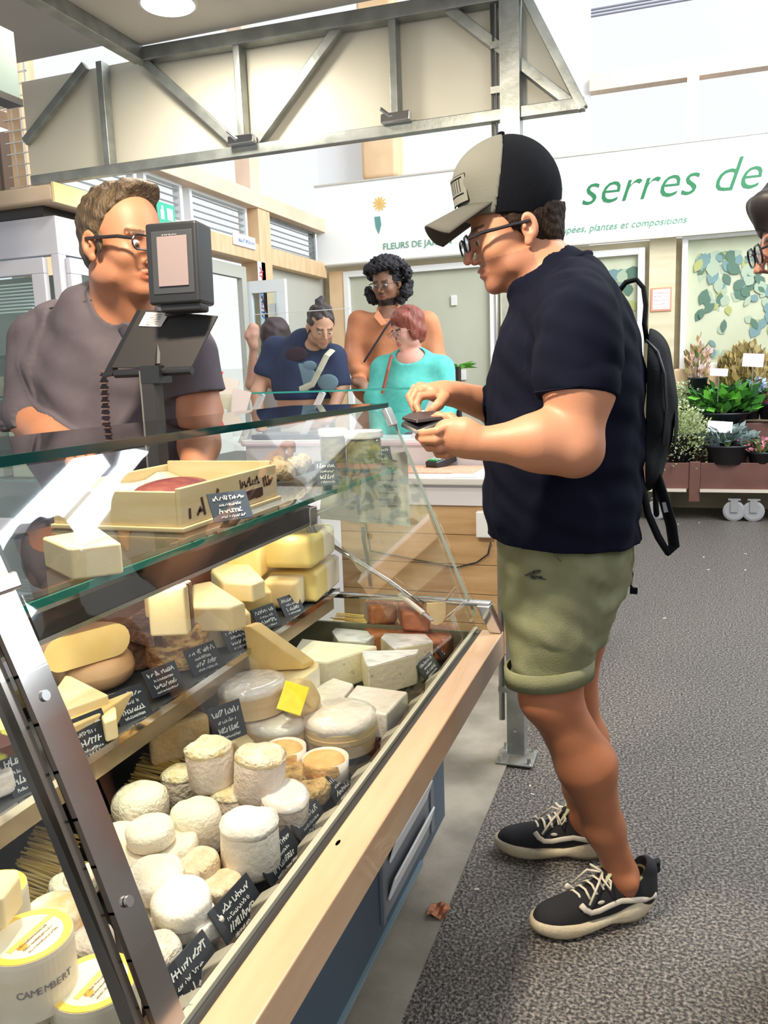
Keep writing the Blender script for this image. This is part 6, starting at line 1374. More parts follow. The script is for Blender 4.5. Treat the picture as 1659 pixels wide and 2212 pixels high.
    for k in range(5):
        x = .64 - k * .055; zz = .078 + k * .009; wv = .024
        link_mesh('lace', MB().tube([T(x + .02, -wv - .004, zz - .006), T(x + .008, -wv * .4, zz + .010), T(x - .008, wv * .4, zz + .010), T(x - .02, wv + .004, zz - .006)], .0036, 8, flat=(M_ @ Vector((0, 0, 1)), .6)), M_lace, sh_, smooth=True)
    for sd in (1, -1):
        link_mesh('lace_bow', MB().tube([T(.42, 0, .128), T(.47, sd * .030, .132), T(.44, sd * .050, .112), T(.40, sd * .030, .118), T(.42, 0, .126)], .003, 6), M_lace, sh_, smooth=True)
        link_mesh('lace_end', MB().tube([T(.42, 0, .126), T(.50, sd * .030, .120), T(.60, sd * .046, .080)], .003, 6), M_lace, sh_, smooth=True)
    link_mesh('tongue', MB().prism([T(.46, -.022, .10), T(.46, .022, .10), T(.36, .026, .150), T(.36, -.026, .150)], M_ @ Vector((-.010, 0, .003))), mat('tongue_lime', (.58, .60, .36), .7), sh_, bevel=.003)
    link_mesh('heel_loop', MB().tube([T(.03, 0, .115), T(-.04, 0, .125), T(-.035, 0, .100), T(.01, 0, .095)], .005, 8, flat=(M_ @ Vector((0, 1, 0)), 2.0)), M_up, sh_, smooth=True)
    link_mesh('collar_lining', MB().tube([T(.22 + .145 * math.cos(a), .030 * math.sin(a), .100 + .014 * abs(math.cos(a))) for a in [2 * PI * i / 24 for i in range(24)]], .0045, 6, closed=True), mat('lining_olive', (.28, .27, .12), .7), sh_, smooth=True)
shoe(toeN, heelN, .03, 'nearer black sneaker with cream laces of the man in navy', 1)
shoe(toeF, heelF, .02, 'farther black sneaker pointing left, near the concrete edge', -1)
# wallet and coin
wl = thing('wallet', c2(910, 915, 1.66), 'small open black leather wallet in the left hand of the man in navy', 'wallet')
M_lea = mat('black_leather', (.010, .010, .012), .4, bump=.04, bscale=300)
def q4(pp, d, name, m_): link_mesh(name, MB().prism([c2(*p) for p in pp], d), m_, wl, bevel=.001)
q4([(866, 922, 1.62), (900, 938, 1.60), (962, 915, 1.63), (945, 905, 1.66), (880, 912, 1.64)], (0, .004, .008), 'lower_flap', M_lea)
q4([(868, 907, 1.64), (885, 898, 1.70), (940, 893, 1.70), (957, 906, 1.64), (900, 914, 1.61)], (0, .004, .006), 'upper_flap', mat('wallet_brown', (.016, .007, .008), .4))
q4([(880, 900, 1.70), (905, 893, 1.71), (938, 894, 1.70), (925, 899, 1.69)], (0, .003, .005), 'card_slot', mat('slot_olive', (.05, .05, .03), .5))
tag(link_mesh('coin', MB().lathe(c2(914, 896, 1.748), [(0, -.001), (.010, -.001), (.010, .001), (0, .001)], 20, Matrix.Rotation(1.1, 3, 'X')), mat('coin_gold', (.6, .5, .3), .25, 1.0)), 'small bright coin pinched between finger and thumb above the wallet', 'coin')
# backpack over the far shoulder
bk = thing('backpack', c_(1415, 1100, 2.06), 'black daypack with dangling straps hanging behind the man in navy', 'backpack')
M_bag = mat('bag_black', (.004, .005, .007), .85, bump=.3, bscale=300, spec=.15)
vp = Vol((-.06, 1.82, .95), (.24, 2.34, 1.66), .005)
vp.chain([c_(1376, 770, 2.06), c_(1380, 880, 2.06), c_(1374, 1010, 2.05)], [.052, .066, .045], .03)
for (px, py, rx, rz) in ((1398, 800, .055, .09), (1402, 890, .058, .11), (1388, 980, .05, .09)): vp.ell(c_(px, py, 2.06), (rx, .15, rz), .04)
vp.disp(lambda X, Y, Z: .002 * wob(X, Y, Z, 45, 1))
vol_obj('bag', vp, M_bag, bk)
vq = Vol((.0, 1.9, 1.0), (.26, 2.3, 1.45), .005); vq.ell(c_(1415, 900, 2.06), (.052, .12, .085), .02); vq.ell(c_(1410, 950, 2.06), (.048, .11, .07), .03); vol_obj('front_pocket', vq, M_bag, bk)
link_mesh('zip', MB().tube([c_(1395, 735, 1.955), c_(1420, 760, 1.945), c_(1436, 810, 1.94), c_(1440, 880, 1.94), c_(1432, 960, 1.945)], .0035, 6), mat('zip_grey', (.03, .03, .035), .35), bk, smooth=True)
fl = ((0, 1, 0), 2.6)
link_mesh('grab_strap', MB().tube([c_(1338, 628, 2.05), c_(1352, 610, 2.05), c_(1375, 604, 2.05), c_(1390, 622, 2.05), c_(1395, 660, 2.05), c_(1392, 700, 2.05), c_(1398, 740, 2.05)], .006, 10, flat=fl), M_bag, bk, smooth=True)
link_mesh('shoulder_strap', MB().tube([c_(1378, 830, 1.98), c_(1372, 930, 1.97), c_(1385, 1040, 1.97), c_(1400, 1110, 1.97), c_(1422, 1160, 1.97), c_(1440, 1190, 1.98), c_(1456, 1180, 1.99), c_(1450, 1135, 2.0), c_(1436, 1085, 2.0), c_(1412, 1010, 2.02)], .0085, 10, flat=fl), M_bag, bk, smooth=True)
link_mesh('shoulder_strap', MB().tube([c_(1420, 930, 2.10), c_(1422, 1000, 2.1), c_(1415, 1060, 2.09), c_(1418, 1110, 2.05)], .007, 10, flat=fl), M_bag, bk, smooth=True)
link_mesh('buckle', MB().box(c_(1386, 905, 1.955), (.022, .006, .010), Matrix.Rotation(.5, 3, 'Y')).box(c_(1437, 1095, 1.99), (.010, .012, .024), Matrix.Rotation(-.2, 3, 'Y')), mat('buckle_grey', (.22, .23, .25), .4), bk)
link_mesh('hanging_cord', MB().tube([c_(1362, 1160, 2.0), c_(1358, 1205, 2.0), c_(1348, 1225, 2.0), c_(1350, 1248, 2.0), c_(1366, 1270, 2.0)], .003, 6).tube([c_(1358, 1210, 2.0), c_(1366, 1240, 2.0), c_(1362, 1262, 2.0)], .003, 6), M_bag, bk)
link_mesh('cord_clip', MB().box(c_(1369, 1276, 2.0), (.018, .008, .016)), M_bag, bk, bevel=.002)
# ---------------------------------------------------------------- generic clothed bust for the others
def person(lab, loc, hc_, fwd, S, skin, res, body, paintx=None, **hk):
    t = thing('person', loc, lab, 'person')
    return t
def base_paint(skin, hc_, hf_, S, beard=None, brow=(.05, .03, .02), lip=None, extra=None):
    sk = np.array(skin)
    def p(vs):
        C_ = np.tile(sk, (len(vs), 1)); L_ = (vs - np.array(hc_)) @ np.array(hf_) / S
        if beard is not None:
            b = (L_[:, 2] < -.048) & (L_[:, 2] > -.125) & (L_[:, 0] > .02) & (L_[:, 1] ** 2 < .0045); up = (L_[:, 2] < -.044) & (L_[:, 2] > -.060) & (L_[:, 0] > .085) & (abs(L_[:, 1]) < .028)
            C_[b & ((L_[:, 2] < -.082) | up)] = beard
        lp = (abs(L_[:, 1]) < .022) & (abs(L_[:, 2] + .0655) < .0105) & (L_[:, 0] > .085); C_[lp] = lip if lip is not None else sk * np.array((.86, .62, .60))
        br = (abs(L_[:, 2] - .021) < .006) & (L_[:, 0] > .07) & (abs(L_[:, 1]) > .012) & (abs(L_[:, 1]) < .05); C_[br] = brow
        C_ *= (1 + .03 * wob(vs[:, 0], vs[:, 1], vs[:, 2], 30, 1))[:, None]; return C_
    return p
# ---- the seller
YSe = 1.92
def s_(px, py, y=YSe): return Ky(px, py, y)
ss = mpp(s_(250, 700))
se = thing('person', s_(240, 900), 'cheese seller in a grey work jacket and black glasses behind the scale', 'person')
se.location.z = 0.0; ORG[se.name] = Vector((se.location.x, se.location.y, 0.0))
hs = frame((.90, -.30, -.10)); hcs = s_(268, 528, 1.84); SS = 1.16
SY = 1.92
vb = Vol((-1.95, 1.45, .10), (-.88, 2.25, 2.02), .005)
HPs = head(vb, hcs, hs, SS, nose=1.1, jaw=1.05, earL=False)
nb = s_(262, 690, SY)
vb.cone(hcs + hs @ Vector((-.03, 0, -.07)), nb, .072, .080, .03); vb.cone(hcs + hs @ Vector((.02, 0, -.10)), s_(300, 690, SY - .04), .048, .05, .03)
vb.chain([s_(240, 750, SY + .02), s_(235, 1000, SY + .02), s_(235, 1250, SY + .02)], [.14, .14, .14], .05); 
vb.chain([Vector((-1.48, 1.95, 1.0)), Vector((-1.47, 1.95, .55)), Vector((-1.47, 1.95, .16))], [.09, .07, .05], .03); vb.chain([Vector((-1.25, 1.95, 1.0)), Vector((-1.26, 1.95, .55)), Vector((-1.26, 1.95, .16))], [.09, .07, .05], .03)
vb.chain([s_(85, 740), s_(68, 880, SY - .06)], [.08, .065], .03); vb.chain([s_(62, 900, SY - .08), s_(115, 945, SY - .14), s_(175, 975, SY - .18)], [.062, .056, .036], .03)
vb.chain([s_(395, 760), s_(432, 900, SY)], [.08, .06], .03); vb.chain([s_(432, 900, SY), s_(430, 960, SY - .08), s_(420, 1040, SY - .18)], [.056, .050, .034], .03)
wA = s_(175, 975, SY - .18); wB = s_(420, 1040, SY - .18)
for w_, dx in ((wA, 1), (wB, -1)):
    d = Vector((.045 * dx, -.05, -.03)); 
    hand(vb, w_, w_ + d, w_ + d * 1.6, [[w_ + d * 1.6 + Vector((.0, 0, .020 - .013 * i)), w_ + d * 2.2 + Vector((.008 * dx, 0, .020 - .013 * i)), w_ + d * 2.6 + Vector((.012 * dx, .0, -.015 - .013 * i)), w_ + d * 2.7 + Vector((.0, .01, -.035 - .012 * i))] for i in range(4)], [w_ + d * .6 + Vector((0, 0, .03)), w_ + d * 1.4 + Vector((0, -.01, .045)), w_ + d * 2.0 + Vector((.0, -.01, .04))], .045, .0105, (.0, .6, 1), .55)
eyes(HPs, SS, se)
lo, hi = hb(hcs, .19)
def f(v):
    v.ell(HPs(-.018, 0, .036), (.108 * SS, .082 * SS, .096 * SS), .005, hs); v.ell(HPs(-.05, 0, -.02), (.055 * SS, .066 * SS, .05 * SS), .015, hs); v.ell(HPs(.035, .01, .110), (.050 * SS, .050 * SS, .026 * SS), .02, hs)
    v.disp(lambda X, Y, Z: .0028 * wob(X, Y, Z, 130)); v.plane(HPs(.030, 0, .045), hs @ Vector((1, 0, -.55))); v.plane(HPs(0, 0, -.055), hs @ Vector((.6, 0, -1)))
hairvol(lo, hi, .005, f, 'hair', mat('hair_seller', (.040, .024, .012), .6, col2=(.095, .060, .028), scale=60, bump=.8, bscale=160, stretch=(1, 1, .3)), se)
link_mesh('sideburn', MB().sphere(HPs(.020, -.0765, -.002), (.014, .004, .028), 10, 8, hs), MATS['hair_seller'], se, smooth=True)
glasses('glasses', HPs, hs, SS, MATS['glasses_black'], se, w=.026, h=.018, rimr=.002, thick=1.6)
M_jk = mat('grey_workwear', (.085, .072, .085), .9, col2=(.115, .098, .112), scale=8, bump=.12, bscale=600, spec=.2)
vj = Vol((-1.95, 1.5, .80), (-.88, 2.25, 1.75), .005)
vj.chain([s_(238, 725, SY + .02), s_(238, 850, SY + .02), s_(240, 1000, SY + .02), s_(245, 1250, SY + .02)], [.145, .165, .170, .175], .05)
vj.cone(s_(130, 715, SY + .02), s_(375, 745, SY + .02), .085, .085, .06); vj.cone(s_(150, 800, SY + .02), s_(360, 800, SY + .02), .13, .13, .06); vj.cone(s_(160, 950, SY + .02), s_(340, 950, SY + .02), .14, .14, .06); vj.cone(s_(160, 1200, SY + .02), s_(340, 1200, SY + .02), .15, .15, .06)
vj.cone(s_(205, 680, SY + .02), s_(300, 690, SY + .02), .075, .070, .05)
vjs = Vol(vj.lo, vj.lo + (vj.n - 1) * vj.res, vj.res); vjs.n = vj.n.copy(); vjs.d = np.full(vj.n, .2, np.float32)
vjs.chain([s_(100, 735, SY), s_(82, 830, SY - .02), s_(72, 912, SY - .05), s_(72, 960, SY - .07)], [.090, .084, .076, .072], .05); vjs.chain([s_(400, 770, SY), s_(428, 900, SY - .01), s_(432, 960, SY - .03)], [.086, .072, .068], .05)
vj.disp(lambda X, Y, Z: .0055 * wob(X, Y, Z, 17, .7) + .002 * wob(X + Z * .5, Y, Z, 46, 2))
vb.fill(vj, .009); vj.cover(vb, .006, .012); vjs.disp(lambda X, Y, Z: .0055 * wob(X, Y, Z, 19, .7)); vjs.cover(vb, .006, .03)
vjs.plane(s_(75, 922, SY - .05), (.15, 0, -1)); _h = np.clip(.5 + .5 * (vj.d - vjs.d) / .03, 0, 1); vj.d = vj.d * (1 - _h) + vjs.d * _h - .03 * _h * (1 - _h)
vj.ell(hcs.lerp(nb, .66) + Vector((.02, -.045, .0)), (.070, .068, .085), .0, None, 'cut'); vj.cone(s_(280, 690, SY - .14), s_(288, 745, SY - .17), .045, .012, .0, 'cut')
vol_obj('body', vb, skinmat('skin_seller', (.5, .24, .14)), se, base_paint((.43, .185, .10), hcs, hs, SS, brow=(.10, .05, .03)))
vol_obj('work_jacket', vj, M_jk, se, smooth_it=2)
link_mesh('rolled_cuff', MB().tube([s_(73, 908, SY - .05) + Vector((.078 * math.cos(a), .076 * math.sin(a), .012 * math.cos(a))) for a in [2 * PI * i / 24 for i in range(24)]], .016, 8, closed=True), M_jk, se, smooth=True)
link_mesh('undershirt', MB().tube([s_(262, 712, SY - .125), s_(275, 735, SY - .145), s_(292, 742, SY - .15), s_(308, 728, SY - .135)], .009, 8), mat('undershirt', (.018, .016, .03), .9), se, smooth=True)
link_mesh('jacket_collar', MB().tube([hcs.lerp(nb, .80) + Vector((.076 * math.cos(a), .074 * math.sin(a), .004 - .03 * max(0, -math.sin(a)))) for a in [-1.2 + 4.9 * i / 24 for i in range(25)]], .010, 8, flat=((0, 0, 1), 2.2)), M_jk, se, smooth=True)
mb = MB()
for k in range(12): 
    q = s_(213 + k * .8, 800 + k * 14, SY - .155); mb.box(q + Vector((0, .018, 0)), (.020, .010, .003))
link_mesh('shoulder_seam', MB().tube([s_(96, 668, SY - .03), s_(130, 662, SY - .075), s_(170, 655, SY - .10), s_(200, 648, SY - .10)], .0022, 6), mat('seam_dark', (.05, .04, .05), .8), se, smooth=True)
link_mesh('placket_stitching', mb, mat('stitch_brown', (.17, .10, .09), .8), se)
link_mesh('jacket_button', MB().sphere(s_(205, 692, SY - .085), (.009, .004, .009), 10, 6), mat('btn', (.10, .08, .07), .4), se, smooth=True)
struct('floor_platform', MB().bb(-2.3, -1.13, .4, 3.3, .006, .10), mat('duckboard', (.2, .15, .1), .7))
# ---- people waiting at the second counter
def simple_person(lab, cx_, feet_y, hc_, hf_, S, skin, hairfn, hairmat, shirtfn, shirtmat, armpts, extra=None, res=.009, beard=None, low=None, lower_mat=None, lip=None, face=True):
    t = thing('person', (cx_, feet_y, 0), lab, 'person')
    allp = [Vector(p) for ch in armpts for p in ch[0]] + [Vector(hc_)]
    x0 = min(p.x for p in allp) - .22; x1 = max(p.x for p in allp) + .22; y0 = min(p.y for p in allp) - .22; y1 = max(feet_y, max(p.y for p in allp)) + .25
    v = Vol((x0, y0, 0.0), (x1, y1, hc_.z + .22), res)
    P = head(v, hc_, hf_, S)
    for pts_, rs_ in armpts: v.chain(pts_, rs_, .03)
    eyes(P, S, t)
    lo_, hi_ = hb(hc_, .26 * S); vh = Vol(lo_, hi_, res * .7); hairfn(vh, P, hf_, S); vol_obj('hair', vh, hairmat, t, smooth_it=1)
    vsr = Vol((x0, y0, 0.0), (x1, y1, hc_.z + .22), res); cuts = shirtfn(vsr); v.d = np.minimum(v.d, np.where(vsr.d < .05, vsr.d + .010, .2)); vsr.cover(v, .007, .03, None, (9, 9, hc_.z - .13 * S))
    for c__ in cuts: c__(vsr)
    vol_obj('body', v, skinmat('skin%.2f' % skin[0], skin), t, base_paint(skin, hc_, hf_, S, beard=beard, lip=lip), smooth_it=1)
    vol_obj('top', vsr, shirtmat, t, smooth_it=4)
    if low:
        vl = Vol((x0, y0, .02), (x1, y1, 1.1), res * 1.2); low(vl); vl.cover(v, .008, .09, (x0, y0, .10), (x1, y1, .98)); vl.plane((0, 0, .06), (0, 0, -1)); vol_obj('trousers', vl, lower_mat, t, smooth_it=2)
    for ch in armpts:
        if abs(ch[0][-1][2] - .04) < 1e-6:
            f_ = Vector(ch[0][-1]); sh_ = Vol((f_.x - .09, f_.y - .12, 0), (f_.x + .09, f_.y + .25, .16), .008)
            sh_.chain([(f_.x, f_.y - .02, .035), (f_.x, f_.y + .15, .05)], [.046, .048], .02); sh_.plane((0, 0, .006), (0, 0, -1)); vol_obj('shoe', sh_, mat('plain_shoe', (.04, .035, .035), .6), t)
    return t, P
def legs(cx_, y, sp=.10, r=.085):
    return [([(cx_ - sp, y, .9), (cx_ - sp, y, .48), (cx_ - sp, y, .08), (cx_ - sp, y - .14, .04)], [r, r * .75, r * .5, .04]), ([(cx_ + sp, y, .9), (cx_ + sp, y, .48), (cx_ + sp, y, .08), (cx_ + sp, y - .14, .04)], [r, r * .75, r * .5, .04])]
def handpts(w, d, s=1):
    w = Vector(w); d = Vector(d).normalized(); u = Vector((0, 0, 1)); sd = d.cross(u).normalized(); out = [([w, w + d * .07], [.030, .036])]
    for i in range(4): q = w + d * .075 + sd * (.024 - .016 * i); L_ = (.070, .078, .072, .058)[i]; out.append(([q, q + d * L_ * .5 + u * .004, q + d * L_ - u * .012], [.0095, .009, .0075]))
    out.append(([w + d * .02 + sd * .03 * s, w + d * .06 + sd * .050 * s, w + d * .09 + sd * .048 * s], [.013, .011, .009])); return out
def trousers(cx_, y, sp=.10, r=.105):
    def f(v):
        v.cone((cx_, y, 1.0), (cx_, y, .88), .16, .16, .04)
        for k in (-1, 1): v.chain([(cx_ + k * sp, y, .88), (cx_ + k * sp, y, .48), (cx_ + k * sp, y, .06)], [r, r * .8, r * .65], .03)
    return f
# curly haired man in orange shirt
YM = 5.25
def m_(px, py, y=YM): return Ky(px, py, y)
hcm = m_(835, 612, YM - .02); hfm = frame((-.12, -.95, -.20)); SM = 1.09
def hairm(v, P, M, S):
    rr = random.Random(5)
    for i in range(190):
        a = rr.uniform(0, 2 * PI); b = rr.uniform(-.85, 1.5); d = Vector((math.cos(a) * math.cos(b), math.sin(a) * math.cos(b), math.sin(b)))
        if d.x > .35 and b < .62: continue
        v.ell(P(-.012 + d.x * .122, d.y * .132, .022 + d.z * .118 - (.04 if b < .1 else 0)), (.030, .030, .030), .006)
    v.ell(P(-.02, 0, .04), (.10, .10, .10), .02, M)
    v.disp(lambda X, Y, Z: .006 * np.sin(X * 210 + 2 * np.sin(Z * 120)) * np.sin(Z * 190) + .004 * wob(X, Y, Z, 160))
def shm(v):
    v.chain([m_(838, 712), m_(838, 740), m_(838, 800), m_(840, 900)], [.11, .145, .165, .16], .06); v.cone(m_(785, 697), m_(905, 697), .070, .070, .06); v.cone(m_(795, 740), m_(893, 740), .13, .13, .05); v.cone(m_(800, 830), m_(890, 830), .13, .13, .05); v.cone(m_(805, 930), m_(885, 930), .13, .13, .05)
    v.chain([m_(778, 700), m_(768, 770, YM - 0.08), m_(775, 800, YM - 0.16)], [.085, .078, .062], .04); v.chain([m_(922, 700), m_(942, 790), m_(930, 850)], [.085, .075, .06], .04)
    v.disp(lambda X, Y, Z: .005 * wob(X, Y, Z, 22, .3))
    return [lambda v: v.ell(m_(838, 676, YM - .05), (.066, .14, .040), 0, None, 'cut'), lambda v: v.cone(m_(838, 686, YM - 0.18), m_(838, 708, YM - 0.18), .045, .008, 0, 'cut'), lambda v: v.plane(m_(838, 930), (0, 0, -1))]
M_ors = mat('orange_shirt', (.56, .20, .085), .8, col2=(.62, .25, .12), scale=9, bump=.2, bscale=160)
tm, Pm = simple_person('man with black curly hair, round glasses and rust-orange shirt at the second counter', m_(840, 800).x, YM, hcm, hfm, SM, (.27, .135, .08), hairm, mat('hair_black_curly', (.010, .009, .013), .7, bump=.8, bscale=120), shm, M_ors,
    [([hcm + hfm @ Vector((-.02, 0, -.06)), m_(838, 690)], [.066, .072]), ([m_(838, 720), m_(838, 900)], [.12, .12]), ([m_(778, 700), m_(768, 770, YM - 0.08), m_(775, 815, YM - 0.18)], [.05, .042, .030])] + handpts(m_(775, 815, YM - 0.18), (.3, -.4, -.3)) + [([m_(922, 700), m_(940, 790), m_(915, 850, YM - 0.13)], [.05, .042, .03])] + handpts(m_(915, 850, YM - 0.13), (-.4, -.5, -.2), -1) + legs(m_(840, 800).x, YM),
    beard=(.02, .014, .012), low=trousers(m_(840, 800).x, YM), lower_mat=mat('trousers_dark', (.03, .03, .04), .8))
glasses('glasses', Pm, hfm, SM, mat('glasses_brown', (.10, .07, .05), .3), tm, w=.027, h=.021, rimr=.0018)
for sd_ in (-1, 1):
    link_mesh('shirt_collar', MB().prism([m_(838 + sd_ * 22, 668, YM - .06), m_(838 + sd_ * 30, 684, YM - .12), m_(838 + sd_ * 14, 704, YM - .155), m_(838 + sd_ * 2, 700, YM - .15)], (0, -.008, 0)), M_ors, tm, bevel=.003)
tag(link_mesh('shoulder_strap', MB().tube([m_(872, 655, YM - 0.06), m_(866, 665, YM - 0.14), m_(835, 705, YM - 0.18), m_(800, 760, YM - 0.19), m_(786, 782, YM - 0.18)], .012, 8, flat=((0, 1, 0), .35)), mat('strap_navy', (.02, .025, .05), .6)), 'dark navy bag strap across the rust-orange shirt', 'strap')
# red-haired woman in turquoise
YW = 4.72
def w_(px, py, y=YW): return Ky(px, py, y)
hcw = w_(880, 712, 4.68); hfw = frame((-.62, -.72, -.28)); SW = .97
def hairw(v, P, M, S):
    v.ell(P(-.020, 0, .045), (.106 * S, .092 * S, .098 * S), .01, M); v.ell(P(-.05, 0, -.03), (.070 * S, .084 * S, .075 * S), .03, M); v.ell(P(.045, .025, .085), (.055 * S, .060 * S, .036 * S), .02, M)
    for s__ in (1, -1): v.ell(P(.0, s__ * .080, -.01), (.038 * S, .020 * S, .055 * S), .02, M)
    v.disp(lambda X, Y, Z: .004 * wob(X, Y, Z, 60)); v.ell(P(.085, 0, -.03), (.062 * S, .058 * S, .085 * S), 0, M, 'cut')
def shw(v):
    v.chain([w_(890, 790), w_(888, 850), w_(886, 960)], [.125, .150, .165], .06); v.cone(w_(830, 795), w_(950, 795), .072, .072, .06); v.cone(w_(845, 850), w_(935, 850), .115, .115, .05); v.cone(w_(845, 930), w_(935, 930), .125, .125, .05); v.cone(w_(845, 1010), w_(935, 1010), .13, .13, .05)
    v.chain([w_(826, 800), w_(812, 860, 4.66), w_(816, 930, 4.58)], [.075, .062, .05], .04); v.chain([w_(955, 800), w_(968, 870), w_(950, 930, 4.6)], [.075, .062, .05], .04)
    v.disp(lambda X, Y, Z: .004 * wob(X, Y, Z, 24, .3))
    return [lambda v: v.ell(w_(886, 768, 4.66), (.085, .14, .050), 0, None, 'cut'), lambda v: v.cone(w_(880, 780, 4.52), w_(870, 812, 4.52), .075, .012, 0, 'cut'), lambda v: v.plane(w_(885, 1010), (0, 0, -1))]
M_tq = mat('turquoise_knit', (.09, .52, .46), .85, col2=(.13, .58, .52), scale=30, bump=.2, bscale=300)
tw, Pw = simple_person('red-haired woman in glasses and a turquoise V-neck top', w_(887, 800).x, YW, hcw, hfw, SW, (.66, .34, .27), hairw, mat('hair_red', (.16, .030, .018), .5, col2=(.28, .07, .04), scale=50, bump=.7, bscale=90, stretch=(1, 1, .3)), shw, M_tq,
    [([hcw + hfw @ Vector((-.02, 0, -.06)), w_(888, 785)], [.050, .060]), ([w_(840, 798), w_(940, 798)], [.055, .055]), ([w_(888, 800), w_(888, 960)], [.11, .11]), ([w_(826, 800), w_(812, 860, 4.66), w_(818, 940, 4.56)], [.045, .038, .028])] + handpts(w_(818, 940, 4.56), (.3, -.5, -.2)) + [([w_(955, 800), w_(966, 870), w_(945, 935, 4.58)], [.045, .038, .028])] + handpts(w_(945, 935, 4.58), (-.3, -.4, -.2), -1) + legs(w_(887, 800).x, YW, .09, .08),
    low=trousers(w_(887, 800).x, YW, .09), lower_mat=mat('trousers_grey', (.15, .15, .18), .8), lip=(.5, .16, .15))
glasses('glasses', Pw, hfw, SW, mat('glasses_pink', (.35, .22, .22), .25, .5), tw, w=.024, h=.016, rimr=.0014)
tag(link_mesh('bag_strap', MB().tube([w_(846, 768, 4.60), w_(838, 800, 4.56), w_(826, 850, 4.55)], .010, 8), mat('strap_red', (.28, .08, .05), .6)), 'thin red-brown strap on the turquoise shoulder', 'strap')
# woman with bun in navy printed T-shirt, leaning
YB_ = 4.75
def b_(px, py, y=YB_): return Ky(px, py, y)
hcb = b_(693, 706, 4.66); hfb = frame((.55, -.66, -.42)); SB = 1.0
def hairb(v, P, M, S):
    v.ell(P(-.018, 0, .040), (.104 * S, .082 * S, .094 * S), .01, M); v.ell(P(-.05, 0, -.02), (.052 * S, .068 * S, .05 * S), .02, M); v.ell(P(-.050, .0, .138), (.034 * S, .034 * S, .030 * S), .012, M); v.ell(P(-.010, 0, .118), (.050 * S, .055 * S, .022 * S), .02, M)
    v.disp(lambda X, Y, Z: .005 * wob(X, Y, Z, 90)); v.plane(P(.042, 0, .02), M @ Vector((1, 0, -.45)))
def shb(v):
    v.chain([b_(660, 752), b_(655, 800), b_(655, 850), b_(652, 900)], [.12, .155, .165, .16], .06); v.cone(b_(600, 752), b_(722, 770), .075, .07, .06); v.cone(b_(620, 820), b_(705, 820), .13, .13, .05)
    v.chain([b_(596, 758), b_(578, 800, 4.70)], [.085, .082], .04); v.chain([b_(722, 775), b_(735, 830, 4.7)], [.075, .07], .04)
    v.disp(lambda X, Y, Z: .004 * wob(X, Y, Z, 22, .3))
    return [lambda v: cutbox(v, (-9, 4, 1.0), (b_(598, 800).x, 5.2, 1.6), b_(575, 812, 4.7), (-.3, 0, -1)), lambda v: cutbox(v, (b_(722, 800).x, 4, 1.0), (9, 5.2, 1.6), b_(735, 835, 4.7), (.1, 0, -1)), lambda v: v.plane(b_(655, 862), (0, 0, -1)), lambda v: v.ell(b_(678, 742, 4.66), (.058, .11, .045), 0, None, 'cut')]
tb_, Pb = simple_person('woman with hair bun leaning over the counter in a navy printed T-shirt', b_(655, 800).x, YB_, hcb, hfb, SB, (.55, .30, .20), hairb, mat('hair_bun', (.03, .022, .022), .6, col2=(.07, .05, .05), scale=50, bump=.7, bscale=90), shb, mat('navy_tee', (.018, .03, .085), .85),
    [([hcb + hfb @ Vector((-.02, 0, -.06)), b_(668, 755)], [.052, .060]), ([b_(655, 790), b_(652, 900)], [.12, .12]), ([b_(596, 758), b_(572, 815, 4.70), b_(556, 850, 4.62), b_(560, 905, 4.55)], [.05, .048, .044, .03])] + handpts(b_(560, 905, 4.55), (.3, -.5, -.2)) + [([b_(722, 775), b_(738, 830, 4.7), b_(715, 900, 4.55)], [.05, .045, .03])] + handpts(b_(715, 900, 4.55), (-.3, -.5, -.2), -1) + legs(b_(655, 800).x, YB_),
    low=trousers(b_(655, 850).x, YB_, .10, .12), lower_mat=mat('skirt_cream', (.60, .58, .50), .8))
# printed grey-blue motif: patches lying on the shirt front
M_pr = mat('shirt_print_blue', (.16, .25, .32), .85); M_pr2 = mat('shirt_print_dark', (.04, .02, .035), .85)
for (px, py, w1, h1, mm) in ((650, 815, .10, .085, M_pr), (708, 826, .07, .05, M_pr), (640, 765, .075, .045, M_pr2), (668, 790, .05, .03, M_pr)):
    q = b_(px, py, YB_ - .155); link_mesh('shirt_print', MB().sphere(q, (w1, .008, h1), 18, 8), mm, tb_, smooth=True)
tag(link_mesh('cream_strap', MB().tube([b_(718, 756, 4.62), b_(706, 768, 4.56), b_(690, 800, 4.54), b_(675, 830, 4.54), b_(648, 842, 4.55)], .020, 8, flat=((0, 1, 0), .3)), mat('strap_cream', (.55, .53, .42), .7)), 'wide cream crossbody strap over the navy printed T-shirt', 'strap')
